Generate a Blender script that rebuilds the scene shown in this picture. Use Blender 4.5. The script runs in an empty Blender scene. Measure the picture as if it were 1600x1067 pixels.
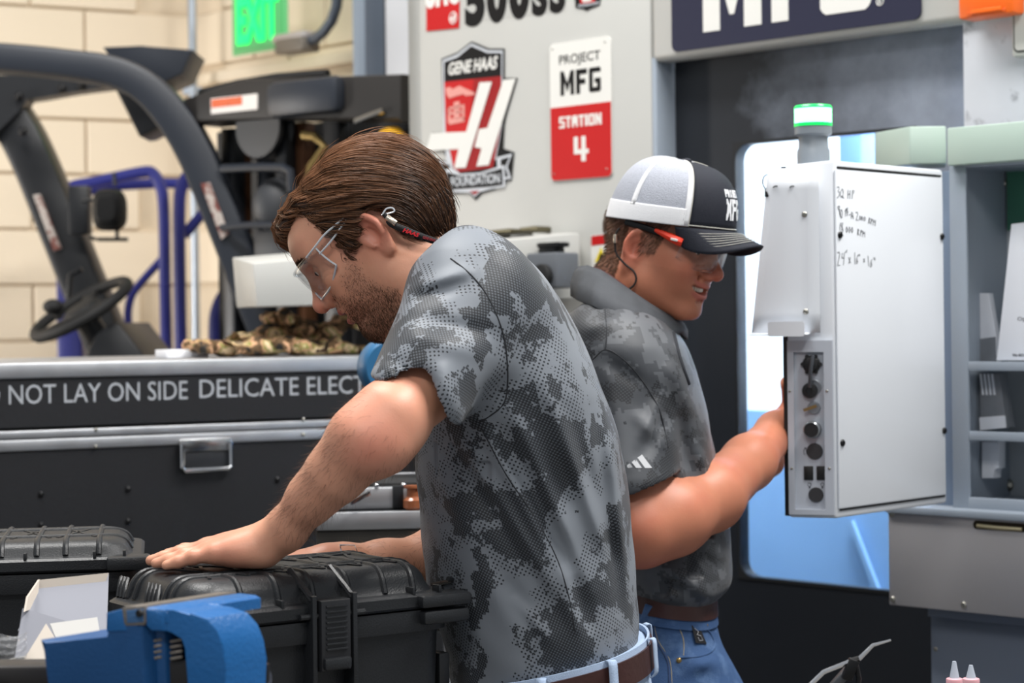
import bpy, bmesh, math, random
import numpy as np
from mathutils import Vector, Matrix
R = math.radians
random.seed(7)
rng = np.random.default_rng(7)
SC = bpy.context.scene
COL = SC.collection

# ------------------------------------------------------------------ camera
FPX, CAMZ, ROLL = 3200.0, 1.5, 0.012
HX, HY = 800.0, 503.0                      # image centre column, horizon row (1600x1067 frame)
cam = bpy.data.cameras.new('camera')
cam.sensor_width, cam.lens = 36.0, 36.0*FPX/1600
cam.shift_y = -(533.5-HY)/1600
cam.clip_start, cam.clip_end = 0.05, 60
cam.dof.use_dof, cam.dof.focus_distance, cam.dof.aperture_fstop = True, 2.62, 6.2
camo = bpy.data.objects.new('camera', cam)
COL.objects.link(camo)
camo.matrix_world = Matrix.Translation((0, 0, CAMZ)) @ Matrix.Rotation(R(90), 4, 'X') @ Matrix.Rotation(-ROLL, 4, 'Z')
SC.camera = camo
# ------------------------------------------------------------------ world, lamps, exposure
SC.view_settings.view_transform = 'Standard'
SC.view_settings.look = 'None'
SC.view_settings.exposure = 0.0
SC.view_settings.gamma = 1.0
SC.view_settings.use_curve_mapping = False
w = bpy.data.worlds.new('hall_light')
SC.world = w
w.use_nodes = True
w.node_tree.nodes['Background'].inputs[0].default_value = (0.90, 0.95, 1.0, 1)
w.node_tree.nodes['Background'].inputs[1].default_value = 0.36


def area(name, loc, aim, sx, sy, power, col=(1, 1, 1)):
    l = bpy.data.lights.new(name, 'AREA')
    l.shape, l.size, l.size_y, l.energy, l.color = 'RECTANGLE', sx, sy, power, col
    o = bpy.data.objects.new(name, l)
    COL.objects.link(o)
    o.location = loc
    o.rotation_euler = (Vector(aim)-Vector(loc)).to_track_quat('-Z', 'Y').to_euler()
    return o


area('hall_lamp', (1.8, 2.5, 4.6), (0.4, 2.8, 1.0), 2.4, 0.6, 195, (1.0, 0.98, 0.95))
area('hall_lamp', (-1.0, 3.4, 4.8), (-0.6, 3.8, 1.0), 2.4, 0.6, 145, (1.0, 0.98, 0.95))
area('hall_lamp', (-0.6, -1.0, 4.6), (0.1, 3.0, 1.2), 2.4, 0.6, 70, (1.0, 0.97, 0.93))
area('wall_fill', (-3.6, 5.4, 1.5), (-2.0, 7.6, 1.0), 0.8, 1.2, 78, (1.0, 0.96, 0.92))  # added fill light without a visible fixture, brightens the lower wall

# ------------------------------------------------------------------ helpers


def P(px, py, y):
    """world point at depth y seen at pixel (px, py)"""
    u, v = px-HX, HY-py
    c, s = math.cos(ROLL), math.sin(ROLL)
    a, b = u*c+v*s, -u*s+v*c
    return Vector((a/FPX*y, y, CAMZ+b/FPX*y))


def lin(c):
    o = []
    for v in c[:3]:
        v = v/255.0
        o.append(v/12.92 if v <= .04045 else ((v+.055)/1.055)**2.4)
    return (o[0], o[1], o[2], 1)


class Fr:
    """a vertical working plane: x along it, y into it (away), z up"""

    def __init__(s, o, xdir, z=(0, 0, 1)):
        s.o = Vector(o)
        s.x = Vector(xdir).normalized()
        s.z = Vector(z).normalized()
        s.y = s.z.cross(s.x).normalized()
        s.z = s.x.cross(s.y).normalized()
        s.M = Matrix.Translation(s.o) @ Matrix((s.x, s.y, s.z)).transposed().to_4x4()

    def W(s, x, y, z):
        return s.o+s.x*x+s.y*y+s.z*z

    def L(s, px, py, y=0.0):
        c = Vector((0, 0, CAMZ))
        d = P(px, py, 1.0)-c
        q = s.o+s.y*y
        t = (q-c).dot(s.y)/d.dot(s.y)
        h = c+d*t-s.o
        return h.dot(s.x), h.dot(s.z)

    def poly(s, pts, y=0.0):
        return [s.L(a, b, y) for a, b in pts]


ID = Matrix.Identity(4)


class B:
    """collects shapes into one mesh"""

    def __init__(s):
        s.bm = bmesh.new()

    def add(s, t, M=ID):
        me = bpy.data.meshes.new('tmp')
        bmesh.ops.recalc_face_normals(t, faces=t.faces[:])
        t.to_mesh(me)
        t.free()
        me.transform(M)
        s.bm.from_mesh(me)
        bpy.data.meshes.remove(me)
        return s

    def box(s, x0, x1, y0, y1, z0, z1, M=ID, bev=0.0, seg=2):
        t = bmesh.new()
        bmesh.ops.create_cube(t, size=1)
        for v in t.verts:
            v.co = Vector(((x0+x1)/2+v.co.x*(x1-x0), (y0+y1)/2+v.co.y*(y1-y0), (z0+z1)/2+v.co.z*(z1-z0)))
        if bev > 0:
            bmesh.ops.bevel(t, geom=t.edges[:], offset=bev, segments=seg, affect='EDGES', profile=.5)
        return s.add(t, M)

    def hexa(s, pts, bev=0.0, seg=2):
        """8 corner points: bottom ring then top ring"""
        t = bmesh.new()
        v = [t.verts.new(p) for p in pts]
        for f in ((0, 1, 2, 3), (7, 6, 5, 4), (0, 4, 5, 1), (1, 5, 6, 2), (2, 6, 7, 3), (3, 7, 4, 0)):
            t.faces.new([v[i] for i in f])
        if bev > 0:
            bmesh.ops.bevel(t, geom=t.edges[:], offset=bev, segments=seg, affect='EDGES', profile=.5)
        return s.add(t)

    def prism(s, poly, y0, y1, M=ID, bev=0.0, seg=2):
        """polygon in x,z extruded along y"""
        t = bmesh.new()
        a = [t.verts.new((x, y0, z)) for x, z in poly]
        b = [t.verts.new((x, y1, z)) for x, z in poly]
        n = len(poly)
        f1 = t.faces.new(a)
        f2 = t.faces.new(b[::-1])
        for i in range(n):
            t.faces.new((a[i], b[i], b[(i+1) % n], a[(i+1) % n]))
        if bev > 0:
            ed = list(f1.edges)+list(f2.edges)
            bmesh.ops.bevel(t, geom=ed, offset=bev, segments=seg, affect='EDGES', profile=.5)
        t.normal_update()
        bmesh.ops.triangulate(t, faces=[f for f in t.faces if len(f.verts) > 4], ngon_method='EAR_CLIP')
        return s.add(t, M)

    def rings(s, rings, caps=True, closed=False):
        t = bmesh.new()
        V = [[t.verts.new(p) for p in r] for r in rings]
        n = len(rings[0])
        m = len(V)
        for i in range(m if closed else m-1):
            p, q = V[i], V[(i+1) % m]
            for j in range(n):
                t.faces.new((p[j], q[j], q[(j+1) % n], p[(j+1) % n]))
        if caps and not closed:
            t.faces.new(V[0])
            t.faces.new(V[-1][::-1])
        return s.add(t)

    def strip(s, rows):
        """open sheet from rows of points"""
        t = bmesh.new()
        V = [[t.verts.new(p) for p in r] for r in rows]
        for i in range(len(V)-1):
            for j in range(len(V[0])-1):
                t.faces.new((V[i][j], V[i+1][j], V[i+1][j+1], V[i][j+1]))
        return s.add(t)

    def tube(s, path, r, n=10, closed=False, flat=1.0, up=None):
        pts = [Vector(p) for p in path]
        m = len(pts)
        rr = r if hasattr(r, '__len__') else [r]*m
        rings = []
        prev = None
        for i in range(m):
            if closed:
                d = pts[(i+1) % m]-pts[i-1]
            else:
                d = pts[min(i+1, m-1)]-pts[max(i-1, 0)]
            d.normalize()
            if prev is None:
                a = Vector(up) if up else (Vector((0, 0, 1)) if abs(d.z) < .9 else Vector((1, 0, 0)))
            else:
                a = prev
            a = (a-d*a.dot(d)).normalized()
            prev = a
            b = d.cross(a)
            rings.append([pts[i]+(a*math.cos(k*2*math.pi/n)*flat+b*math.sin(k*2*math.pi/n))*rr[i] for k in range(n)])
        return s.rings(rings, True, closed)

    def lathe(s, prof, M=ID, n=24):
        """profile (r, z) about local z"""
        rings = [[M @ Vector((max(r, 1e-5)*math.cos(k*2*math.pi/n), max(r, 1e-5)*math.sin(k*2*math.pi/n), z)) for k in range(n)] for r, z in prof]
        return s.rings(rings)

    def cyl(s, a, b, r, n=16, bev=0.0):
        a, b = Vector(a), Vector(b)
        L = (b-a).length
        M = Matrix.Translation(a) @ (b-a).to_track_quat('Z', 'Y').to_matrix().to_4x4()
        pr = [(r, 0), (r, L)] if bev <= 0 else [(r-bev, 0), (r-bev*.3, bev*.3), (r, bev), (r, L-bev), (r-bev*.3, L-bev*.3), (r-bev, L)]
        return s.lathe(pr, M, n)

    def ball(s, c, r, n=16, m=10, M=None):
        c = Vector(c)
        r3 = r if hasattr(r, '__len__') else (r, r, r)
        rings = []
        for i in range(m+1):
            a = -math.pi/2+math.pi*i/m
            rings.append([Vector((max(math.cos(a), .01)*math.cos(k*2*math.pi/n)*r3[0], max(math.cos(a), .01)*math.sin(k*2*math.pi/n)*r3[1], math.sin(a)*r3[2])) for k in range(n)])
        if M is not None:
            rings = [[M @ p for p in q] for q in rings]
        return s.rings([[c+p for p in q] for q in rings])

    def bar(s, a, b, wx, wz, up=(0, 0, 1), bev=0.0):
        """rectangular bar between two points"""
        a, b = Vector(a), Vector(b)
        d = (b-a).normalized()
        u = Vector(up)
        u = (u-d*u.dot(d)).normalized()
        q = d.cross(u)
        M = Matrix.Translation(a) @ Matrix((q, d, u)).transposed().to_4x4()
        return s.box(-wx/2, wx/2, 0, (b-a).length, -wz/2, wz/2, M, bev)

    def make(s, name, m, parent=None, angle=35, **tags):
        me = bpy.data.meshes.new(name)
        s.bm.to_mesh(me)
        s.bm.free()
        return link_mesh(name, me, m, parent, angle, **tags)


def link_mesh(name, me, m, parent=None, angle=35, **tags):
    o = bpy.data.objects.new(name, me)
    COL.objects.link(o)
    if parent is not None:
        t = Vector((0, 0, 0))
        q = parent
        while q is not None:
            t += q.location
            q = q.parent
        me.transform(Matrix.Translation(-t))
        o.parent = parent
    else:
        n = len(me.vertices)
        co = np.empty(n*3, np.float32)
        me.vertices.foreach_get('co', co)
        co = co.reshape(-1, 3)
        b = Vector(((co[:, 0].min()+co[:, 0].max())/2, (co[:, 1].min()+co[:, 1].max())/2, co[:, 2].min()))
        me.transform(Matrix.Translation(-b))
        o.location = b
    if m is not None:
        for k in (m if isinstance(m, (list, tuple)) else [m]):
            me.materials.append(k)
    if angle:
        me.polygons.foreach_set('use_smooth', [True]*len(me.polygons))
        me.set_sharp_from_angle(angle=R(angle))
    else:
        me.polygons.foreach_set('use_smooth', [False]*len(me.polygons))
    me.update()
    for k, v in tags.items():
        o[k] = v
    return o


def thing(name, label, cat, loc, group=None):
    o = bpy.data.objects.new(name, None)
    COL.objects.link(o)
    o.location = Vector(loc)
    o.empty_display_size = .05
    o['label'] = label
    o['category'] = cat
    if group:
        o['group'] = group
    return o


def copy_tree(o, parent=None):
    c = o.copy()
    COL.objects.link(c)
    if parent is not None:
        c.parent = parent
    for ch in list(o.children):
        copy_tree(ch, c)
    return c


_fonts = {}


def text_bm(body, x0, z0, x1, z1, M, depth=.0004, bold=0.0, shear=0.0, spacing=1.0, res=3):
    """lettering filling a box of the plane, thickness towards the viewer"""
    cu = bpy.data.curves.new('lettering', 'FONT')
    cu.body = body
    cu.resolution_u = res
    cu.offset = bold
    cu.shear = shear
    cu.space_character = spacing
    ob = bpy.data.objects.new('lettering', cu)
    COL.objects.link(ob)
    dg = bpy.context.evaluated_depsgraph_get()
    dg.update()
    me = bpy.data.meshes.new_from_object(ob.evaluated_get(dg))
    bpy.data.objects.remove(ob)
    bpy.data.curves.remove(cu)
    n = len(me.vertices)
    co = np.empty(n*3)
    me.vertices.foreach_get('co', co)
    co = co.reshape(-1, 3)
    lo, hi = co.min(0), co.max(0)
    t = bmesh.new()
    t.from_mesh(me)
    bpy.data.meshes.remove(me)
    for v in t.verts:
        v.co = Vector((x0+(v.co.x-lo[0])/(hi[0]-lo[0])*(x1-x0), -depth, z0+(v.co.y-lo[1])/(hi[1]-lo[1])*(z1-z0)))
    bmesh.ops.remove_doubles(t, verts=t.verts[:], dist=1e-6)
    ex = bmesh.ops.extrude_face_region(t, geom=t.faces[:])
    for g in ex['geom']:
        if isinstance(g, bmesh.types.BMVert):
            g.co.y = 0.0
    return t


# ------------------------------------------------------------------ materials
_m = {}


def mat(name, col=(128, 128, 128), rough=.5, metal=0.0, var=.06, vscale=6.0, bump=0.0, bscale=150.0, spec=.5, coat=0.0,
        emit=None, estr=0.0, rvar=0.0, dark=None, dscale=3.0, dlo=.55, dhi=.75):
    if name in _m:
        return _m[name]
    m = bpy.data.materials.new(name)
    m.use_nodes = True
    nt = m.node_tree
    N, L = nt.nodes, nt.links
    b = N['Principled BSDF']
    b.inputs['Roughness'].default_value = rough
    b.inputs['Metallic'].default_value = metal
    b.inputs['Specular IOR Level'].default_value = spec
    b.inputs['Coat Weight'].default_value = coat
    tc = N.new('ShaderNodeTexCoord')
    nz = N.new('ShaderNodeTexNoise')
    nz.inputs['Scale'].default_value = vscale
    nz.inputs['Detail'].default_value = 5
    L.new(tc.outputs['Object'], nz.inputs['Vector'])
    mx = N.new('ShaderNodeMix')
    mx.data_type = 'RGBA'
    c = lin(col)
    mx.inputs[6].default_value = tuple(v*(1-var) for v in c[:3])+(1,)
    mx.inputs[7].default_value = tuple(min(1, v*(1+var)) for v in c[:3])+(1,)
    L.new(nz.outputs['Fac'], mx.inputs[0])
    out = mx.outputs[2]
    if dark is not None:
        n2 = N.new('ShaderNodeTexNoise')
        n2.inputs['Scale'].default_value = dscale
        n2.inputs['Detail'].default_value = 8
        n2.inputs['Roughness'].default_value = .65
        L.new(tc.outputs['Object'], n2.inputs['Vector'])
        mr = N.new('ShaderNodeMapRange')
        mr.inputs[1].default_value = dlo
        mr.inputs[2].default_value = dhi
        L.new(n2.outputs['Fac'], mr.inputs[0])
        m2 = N.new('ShaderNodeMix')
        m2.data_type = 'RGBA'
        L.new(mr.outputs[0], m2.inputs[0])
        L.new(out, m2.inputs[6])
        m2.inputs[7].default_value = lin(dark)
        out = m2.outputs[2]
    L.new(out, b.inputs['Base Color'])
    if rvar > 0:
        mr = N.new('ShaderNodeMapRange')
        mr.inputs[3].default_value = max(.02, rough-rvar)
        mr.inputs[4].default_value = min(1, rough+rvar)
        L.new(nz.outputs['Fac'], mr.inputs[0])
        L.new(mr.outputs[0], b.inputs['Roughness'])
    if bump > 0:
        n3 = N.new('ShaderNodeTexNoise')
        n3.inputs['Scale'].default_value = bscale
        n3.inputs['Detail'].default_value = 3
        L.new(tc.outputs['Object'], n3.inputs['Vector'])
        bp = N.new('ShaderNodeBump')
        bp.inputs['Strength'].default_value = bump
        bp.inputs['Distance'].default_value = .002
        L.new(n3.outputs['Fac'], bp.inputs['Height'])
        L.new(bp.outputs[0], b.inputs['Normal'])
    if emit is not None:
        b.inputs['Emission Color'].default_value = lin(emit)
        b.inputs['Emission Strength'].default_value = estr
    _m[name] = m
    return m


BLACK = mat('black_paint', (24, 26, 30), .42, var=.2, bump=.1, bscale=60)
BLACKP = mat('black_polymer', (34, 36, 39), .38, var=.12, bump=.25, bscale=500)
RUBBER = mat('black_rubber', (18, 18, 19), .7)
ALU = mat('brushed_aluminium', (196, 198, 202), .38, .85, var=.08, vscale=20, rvar=.1)
STEEL = mat('bright_steel', (200, 200, 200), .22, 1.0, rvar=.08)
CHROME = mat('chrome', (225, 225, 228), .1, 1.0)
SCREW = mat('screw_zinc', (160, 158, 150), .3, .9)
DKSCREW = mat('black_screw', (20, 20, 22), .35, .3)
WHITEP = mat('white_powder_coat', (222, 224, 226), .45, var=.03, bump=.05, bscale=600)
MACH = mat('warm_grey_enamel', (186, 186, 182), .42, var=.03)
GREYP = mat('cool_grey_enamel', (150, 160, 172), .4, var=.04)


def screw(b, fr, x, z, y=0.0, r=.006, h=.003):
    """dome screw head standing proud of a frame's plane"""
    M = fr.M @ Matrix.Translation((x, y, z)) @ Matrix.Rotation(R(90), 4, 'X')
    b.lathe([(r, 0), (r, h*.4), (r*.8, h*.8), (r*.5, h), (r*.45, h*.6), (0, h*.6)], M, 14)

# ================================================================== the setting
WALL = mat('cream_block_paint', (228, 213, 190), .75, var=.03, vscale=2, bump=.35, bscale=90)
JOINT = mat('cream_joint', (218, 202, 178), .85, bump=.3, bscale=90)
CONC = mat('concrete_floor', (120, 118, 114), .6, var=.15, vscale=2, bump=.2, bscale=40)
WHITEW = mat('pale_sheet_wall', (215, 218, 224), .6, var=.02)

b = B()
b.box(-7, 5, -3, 12, -.1, 0)
b.make('floor', CONC, kind='structure')

# wall_left runs into depth towards the corner, wall_back comes back from it
WLF = Fr(P(302, 500, 7.75), (.885, .465, 0))
WBF = Fr(P(302, 500, 7.75), (.70, -.713, 0))
for nm, fr, xa, xb in (('wall_left', WLF, -4.6, 0.0), ('wall_back', WBF, 0.0, 3.4)):
    b = B()
    z0 = -fr.o.z
    b.box(xa, xb, .012, .2, z0, z0+5.2, fr.M)
    root = b.make(nm, JOINT, kind='structure')
    # painted concrete blocks, 400 x 200 mm, each a piece of its own
    bl = None
    rows = range(4, 16)
    for r in rows:
        zz = z0+r*.2032+.03
        off = .2032*(r % 2)
        k = 0
        while True:
            if nm == 'wall_left':
                x1 = -off-k*.4064
                x0 = x1-.4064
                if x1 < -2.6:
                    break
                if k == 0 and off:
                    x1 = x1
            else:
                x0 = off+k*.4064
                x1 = x0+.4064
                if x0 > 2.2:
                    break
            k += 1
            if bl is None or bl[0] != nm:
                t = B()
                t.box(-.1985, .1985, -.006, .02, -.0970, .0970, Matrix((fr.x, fr.y, fr.z)).transposed().to_4x4(), .004, 1)
                o = t.make('block', WALL, None)
                me = o.data
                bpy.data.objects.remove(o)
                me.transform(Matrix.Translation(-Vector([sum(v.co[i] for v in me.vertices)/len(me.vertices) for i in range(3)])))
                bl = (nm, me)
            q = bpy.data.objects.new('block', bl[1])
            COL.objects.link(q)
            q.parent = root
            q.location = fr.W((x0+x1)/2, .003, zz+.1016)-root.location
    # rest of the painted face beyond the pieces the frame shows
    for (xa2, xb2, za, zb) in ((xa, xb, z0, z0+.84), (xa, xb, z0+3.29, z0+5.2)):
        t = B()
        t.box(xa2, xb2, -.003, .013, za, zb, fr.M)
        t.make('wall_paint', WALL, root)

# ledge across the exit wall
fr = WBF
x0, z0 = fr.L(306, 126)
x1, z1 = fr.L(560, 92)
b = B()
b.box(.02, x1+1.2, -.05, .0, z0-.03, z0+.012, fr.M, .004)
b.make('trim_1', mat('pale_trim', (228, 214, 192), .6), kind='structure')

# pale sheet wall beside the machine
c = P(603, 60, 6.35)
fr = Fr((c.x, c.y, 0), (.70, -.713, 0))
b = B()
b.box(0, .9, 0, .05, 0, 4.6, fr.M)
b.make('wall_right', WHITEW, kind='structure')

# vertical pipe in the corner
t = thing('conduit_pipe', 'thin grey vertical conduit running up the wall corner behind the forklift roof', 'pipe', (P(306, 500, 7.5).x, 7.5, 0))
b = B()
p = P(306, 500, 7.5)
b.cyl((p.x, 7.5, 0), (p.x, 7.5, 4.9), .016, 12)
b.make('pipe', mat('galvanised', (176, 186, 198), .4, .6), t)
for z in (1.35, 2.36, 2.75):
    b = B()
    b.box(p.x-.035, p.x+.035, 7.49, 7.53, z-.012, z+.012)
    b.cyl((p.x, 7.5, z-.012), (p.x, 7.5, z+.012), .019, 12)
    b.make('pipe_strap', mat('galvanised', (176, 186, 198), .4, .6), t)

# steel post
c = P(551, 60, 6.55)
fr = Fr((c.x, c.y, 0), (.9, -.43, 0))
STEELP = mat('blue_grey_post', (88, 98, 112), .5, .3, var=.12)
t = thing('steel_post', 'blue grey steel column with open channel rising behind the forklift mast', 'column', fr.o)
b = B()
b.box(0, .045, 0, .012, 0, 4.8, fr.M, .002)
b.make('flange', mat('light_post_flange', (150, 162, 176), .45, .4), t)
b = B()
b.box(.045, .115, .0, .10, 0, 4.8, fr.M, .003)
b.make('web', STEELP, t)
b = B()
b.box(.0, .13, -.008, .11, 2.25, 2.275, fr.M, .002)
b.make('splice_plate', mat('rusty_plate', (95, 80, 66), .6, .3), t)

# illuminated exit sign
c = P(404, 40, 7.0)
fr = Fr((c.x, c.y, c.z), (.70, -.713, 0))
t = thing('exit_sign', 'green illuminated exit sign high on the cream wall', 'sign', fr.W(0, 0, .0))
xa, za = fr.L(363, 88)
xb, zb = fr.L(446, -40)
b = B()
b.box(xa, xb, 0, .012, za, zb, fr.M, .004)
b.make('sign_panel', mat('green_acrylic', (120, 205, 140), .15, emit=(70, 190, 100), estr=.10), t)
b = B()
x2, z2 = fr.L(374, 76)
x3, z3 = fr.L(437, -14)
b.box(xa+.012, xb-.012, -.006, 0, za+.012, zb, fr.M, .002)
b.make('letter_panel', mat('green_acrylic_deep', (96, 190, 120), .2, emit=(40, 180, 90), estr=.12), t)
b = B()
b.add(text_bm('EXIT', x2, z2+.01, x3, z3, Matrix(), .006, .035), fr.M @ Matrix.Translation((0, -.006, 0)))
b.make('lettering', mat('green_letters', (10, 240, 120), .4, emit=(0, 255, 105), estr=1.25), t, 0)
b = B()
b.box(xa-.01, xb+.01, -.03, .04, zb, zb+.05, fr.M, .006)
b.make('housing', mat('white_plastic', (225, 226, 222), .5), t)
# cast junction box and bent conduit
t = thing('junction_box', 'silver cast junction box with bent conduit right of the exit sign', 'electrical box', fr.W(*[fr.L(468, 62)[0], 0, fr.L(468, 62)[1]]))
xa, za = fr.L(441, 80)
xb, zb = fr.L(492, 48)
b = B()
b.box(xa, xb, -.05, .02, za+.02, zb, fr.M, .012)
b.make('box', mat('cast_grey', (190, 186, 186), .4, .5), t)
b = B()
b.box(xa+.03, xb+.005, -.06, .02, za-.02, za+.03, fr.M, .01)
b.make('hub', mat('cast_dark', (126, 120, 112), .5, .4), t)
b = B()
pts = [fr.W(*(lambda q: (q[0], -.02, q[1]))(fr.L(px, py))) for px, py in ((486, 66), (500, 62), (514, 50), (526, 33), (533, 12), (536, -15), (537, -60))]
b.tube(pts, .018, 12)
b.make('bent_conduit', mat('conduit_dark', (84, 92, 104), .4, .5), t)

# ================================================================== forklift behind the flight case
t = thing('forklift', 'black forklift with curved overhead guard, steering wheel and mast', 'forklift', (P(250, 500, 5.9).x, 5.9, 0))


def pp(l, z, z2=None):
    n = len(l)
    return [P(a, c, z if z2 is None else z+(z2-z)*i/(n-1)) for i, (a, c) in enumerate(l)]


GUARD = mat('guard_grey_black', (36, 41, 50), .45, var=.1)
# rounded near bar of the guard: rectangular section swept along a bend


def sweep_rect(path, wy, wn, rad=.012):
    rings = []
    m = len(path)
    for i in range(m):
        d = (path[min(i+1, m-1)]-path[max(i-1, 0)]).normalized()
        yv = Vector((0, 1, 0))
        nv = d.cross(yv).normalized()
        yv = nv.cross(d).normalized()
        w2 = wn[i]/2 if hasattr(wn, '__len__') else wn/2
        h2 = wy/2
        r = min(rad, w2*.6)
        ring = []
        for sx, sy in ((1, 1), (-1, 1), (-1, -1), (1, -1)):
            cx, cy = sx*(w2-r), sy*(h2-r)
            a0 = math.atan2(sy, sx)-math.pi/4
            for k in range(3):
                a = a0+k*math.pi/4
                ring.append(path[i]+nv*(cx+r*math.cos(a))+yv*(cy+r*math.sin(a)))
        rings.append(ring)
    return rings


def smooth_path(pts, n=6):
    out = []
    m = len(pts)
    for i in range(m-1):
        p0, p1, p2, p3 = pts[max(i-1, 0)], pts[i], pts[i+1], pts[min(i+2, m-1)]
        for k in range(n):
            u = k/n
            out.append(.5*((2*p1)+(p2-p0)*u+(2*p0-5*p1+4*p2-p3)*u*u+(3*p1-p0-3*p2+p3)*u**3))
    out.append(pts[-1])
    return out


near = smooth_path([P(-640, 700, 5.75), P(-620, 420, 5.75), P(-575, 170, 5.75), P(-500, 100, 5.75), P(-400, 84, 5.75), P(-160, 84, 5.75), P(-60, 89, 5.75), P(20, 93, 5.75), P(110, 102, 5.75), P(180, 114, 5.75), P(232, 140, 5.75), P(276, 188, 5.75), P(306, 238, 5.75), P(340, 316, 5.75), P(378, 412, 5.75), P(416, 510, 5.75), P(470, 640, 5.75)])
wn = [.080+.022*min(1, max(0, (i-48)/20)) for i in range(len(near))]
b = B()
b.rings(sweep_rect(near, .12, wn, .02))
b.make('overhead_guard', GUARD, t)
far = smooth_path([P(-60, 130, 6.5), P(-10, 150, 6.5), P(28, 200, 6.5), P(60, 265, 6.5), P(98, 360, 6.5), P(138, 460, 6.5), P(182, 570, 6.5), P(220, 660, 6.5)])
b = B()
b.rings(sweep_rect(far, .14, .130, .02))
b.make('far_pillar', BLACK, t)
# roof rail underside and front cross plate
b = B()
b.prism([(p.x, p.z) for p in pp([(-160, 118), (190, 122), (184, 138), (120, 146), (70, 155), (48, 158), (36, 176), (-30, 240), (-60, 178), (-480, 160), (-480, 118)], 6.45)], 6.4, 6.5)
b.make('roof_rail', BLACK, t)
b = B()
b.prism([(p.x, p.z) for p in pp([(176, 84), (235, 82), (313, 88), (296, 126), (268, 138), (200, 118)], 6.1)], 5.95, 6.2, bev=.006)
b.make('roof_plate', GUARD, t)
b = B()
b.prism([(p.x, p.z) for p in pp([(184, 134), (226, 217), (236, 216), (290, 190), (262, 140)], 6.2)], 6.1, 6.3, bev=.012)
b.make('sun_visor', BLACK, t)
for x, y in ((30, 150), (97, 138), (128, 132), (162, 130), (36, 205)):
    b = B()
    b.ball(P(x, y, 6.38), .014, 10, 6)
    b.make('bolt', DKSCREW, t)
b = B()
b.prism([(p.x, p.z) for p in pp([(52, 305), (62, 303), (95, 388), (84, 392)], 6.40)], 6.395, 6.42)
b.make('warning_label', mat('pillar_label', (190, 180, 172), .5, var=.1, vscale=3, dark=(120, 60, 50), dscale=30, dlo=.45, dhi=.55), t, label='worn strip label')
b = B()
b.prism([(p.x, p.z) for p in pp([(314, 287), (328, 285), (358, 365), (346, 374)], 5.68)], 5.675, 5.70)
b.make('warning_label', mat('pillar_label', (190, 180, 172), .5), t, label='worn strip label')
# steering wheel
c = P(127, 483, 5.95)
nrm = Vector((-.455*.954, -.30, .89*.954)).normalized()
M = Matrix.Translation(c) @ nrm.to_track_quat('Z', 'Y').to_matrix().to_4x4()
b = B()
rw = .152
b.tube([M @ Vector((rw*math.cos(a*math.pi/24), rw*math.sin(a*math.pi/24), 0)) for a in range(48)], .0165, 10, True)
for a in (20, 140, 260):
    b.bar(M @ Vector((0, 0, -.01)), M @ Vector((rw*math.cos(R(a)), rw*math.sin(R(a)), 0)), .045, .012, nrm, .003)
b.lathe([(.055, -.03), (.06, 0), (.045, .012), (0, .015)], M, 20)
sw = b.make('steering_wheel', RUBBER, t)
b = B()
b.cyl(c-nrm*.35, c, .035, 14)
b.make('steering_column', BLACK, t)
b = B()
q = M @ Vector((-rw*.55, .11, .03))
b.ball(P(83, 479, 5.85), (.03, .03, .022))
b.cyl(P(83, 479, 5.85)-nrm*.04, P(83, 479, 5.85), .012, 10)
b.make('spinner_knob', RUBBER, sw)
b = B()
b.prism([(p.x, p.z) for p in pp([(148, 545), (160, 523), (180, 506), (196, 504), (236, 556), (250, 640), (120, 640)], 6.0)], 5.9, 6.4, bev=.012)
b.make('dash_cowl', BLACK, t)
b = B()
b.tube(pp([(106, 470), (110, 430), (128, 420)], 6.25), .009, 8)
b.make('lever', BLACK, t)
# work light on a bracket
b = B()
b.box(*(sorted((P(108, 300, 6.3).x, P(140, 300, 6.3).x))), 6.28, 6.34, P(0, 368, 6.3).z, P(0, 292, 6.3).z, bev=.006)
b.make('bracket', BLACK, t)
b = B()
c = P(172, 328, 6.2)
b.rings([[Vector((c.x+dx*sx, 6.2+dy, c.z+dz*sx)) for dx, dz in [(.050*math.copysign(abs(math.cos(a))**.6, math.cos(a)), .064*math.copysign(abs(math.sin(a))**.6, math.sin(a))) for a in [k*math.pi/12 for k in range(24)]]] for sx, dy in ((.55, -.07), (.85, -.055), (1, -.02), (1, .0), (.9, .04), (.5, .06))])
wl = b.make('work_light', RUBBER, t)
b = B()
for l in (((150, 312), (128, 314)), ((180, 290), (178, 270)), ((183, 358), (183, 374)), ((152, 374), (200, 374)), ((140, 370), (150, 374))):
    b.tube(pp(l, 6.2), .006, 8)
b.make('light_bracket', BLACK, wl)
# mast: crosshead, rails, cylinder, chain
MF0 = Fr(P(480, 160, 5.5), (.78, -.62, 0))
f = MF0
b = B()
xs = [f.L(306, 170), f.L(404, 150), f.L(560, 150), f.L(646, 150)]
b.prism([(f.L(*q)) for q in ((308, 196), (306, 156), (400, 126), (646, 118), (646, 192), (430, 186))], -.05, .10, f.M, .01)
b.make('mast_crosshead', mat('mast_brown_black', (42, 39, 37), .5, var=.2), t)
b = B()
xx = (f.L(440, 150)[0]+f.L(555, 150)[0])/2
b.box(f.L(446, 150)[0], f.L(560, 150)[0], -.085, -.03, f.L(500, 184)[1], f.L(500, 126)[1], f.M, .025)
b.make('crosshead_boss', GUARD, t)
b = B()
b.tube([f.W(f.L(x, y)[0], -.02, f.L(x, y)[1]) for x, y in ((322, 146), (380, 132), (440, 122), (520, 116))], .012, 10)
b.make('hose', RUBBER, t)
b = B()
xa, za = f.L(329, 181, -.055)
xb, zb = f.L(401, 146, -.055)
b.box(xa, xb, -.0535, -.05, za+.005, zb, f.M)
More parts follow.
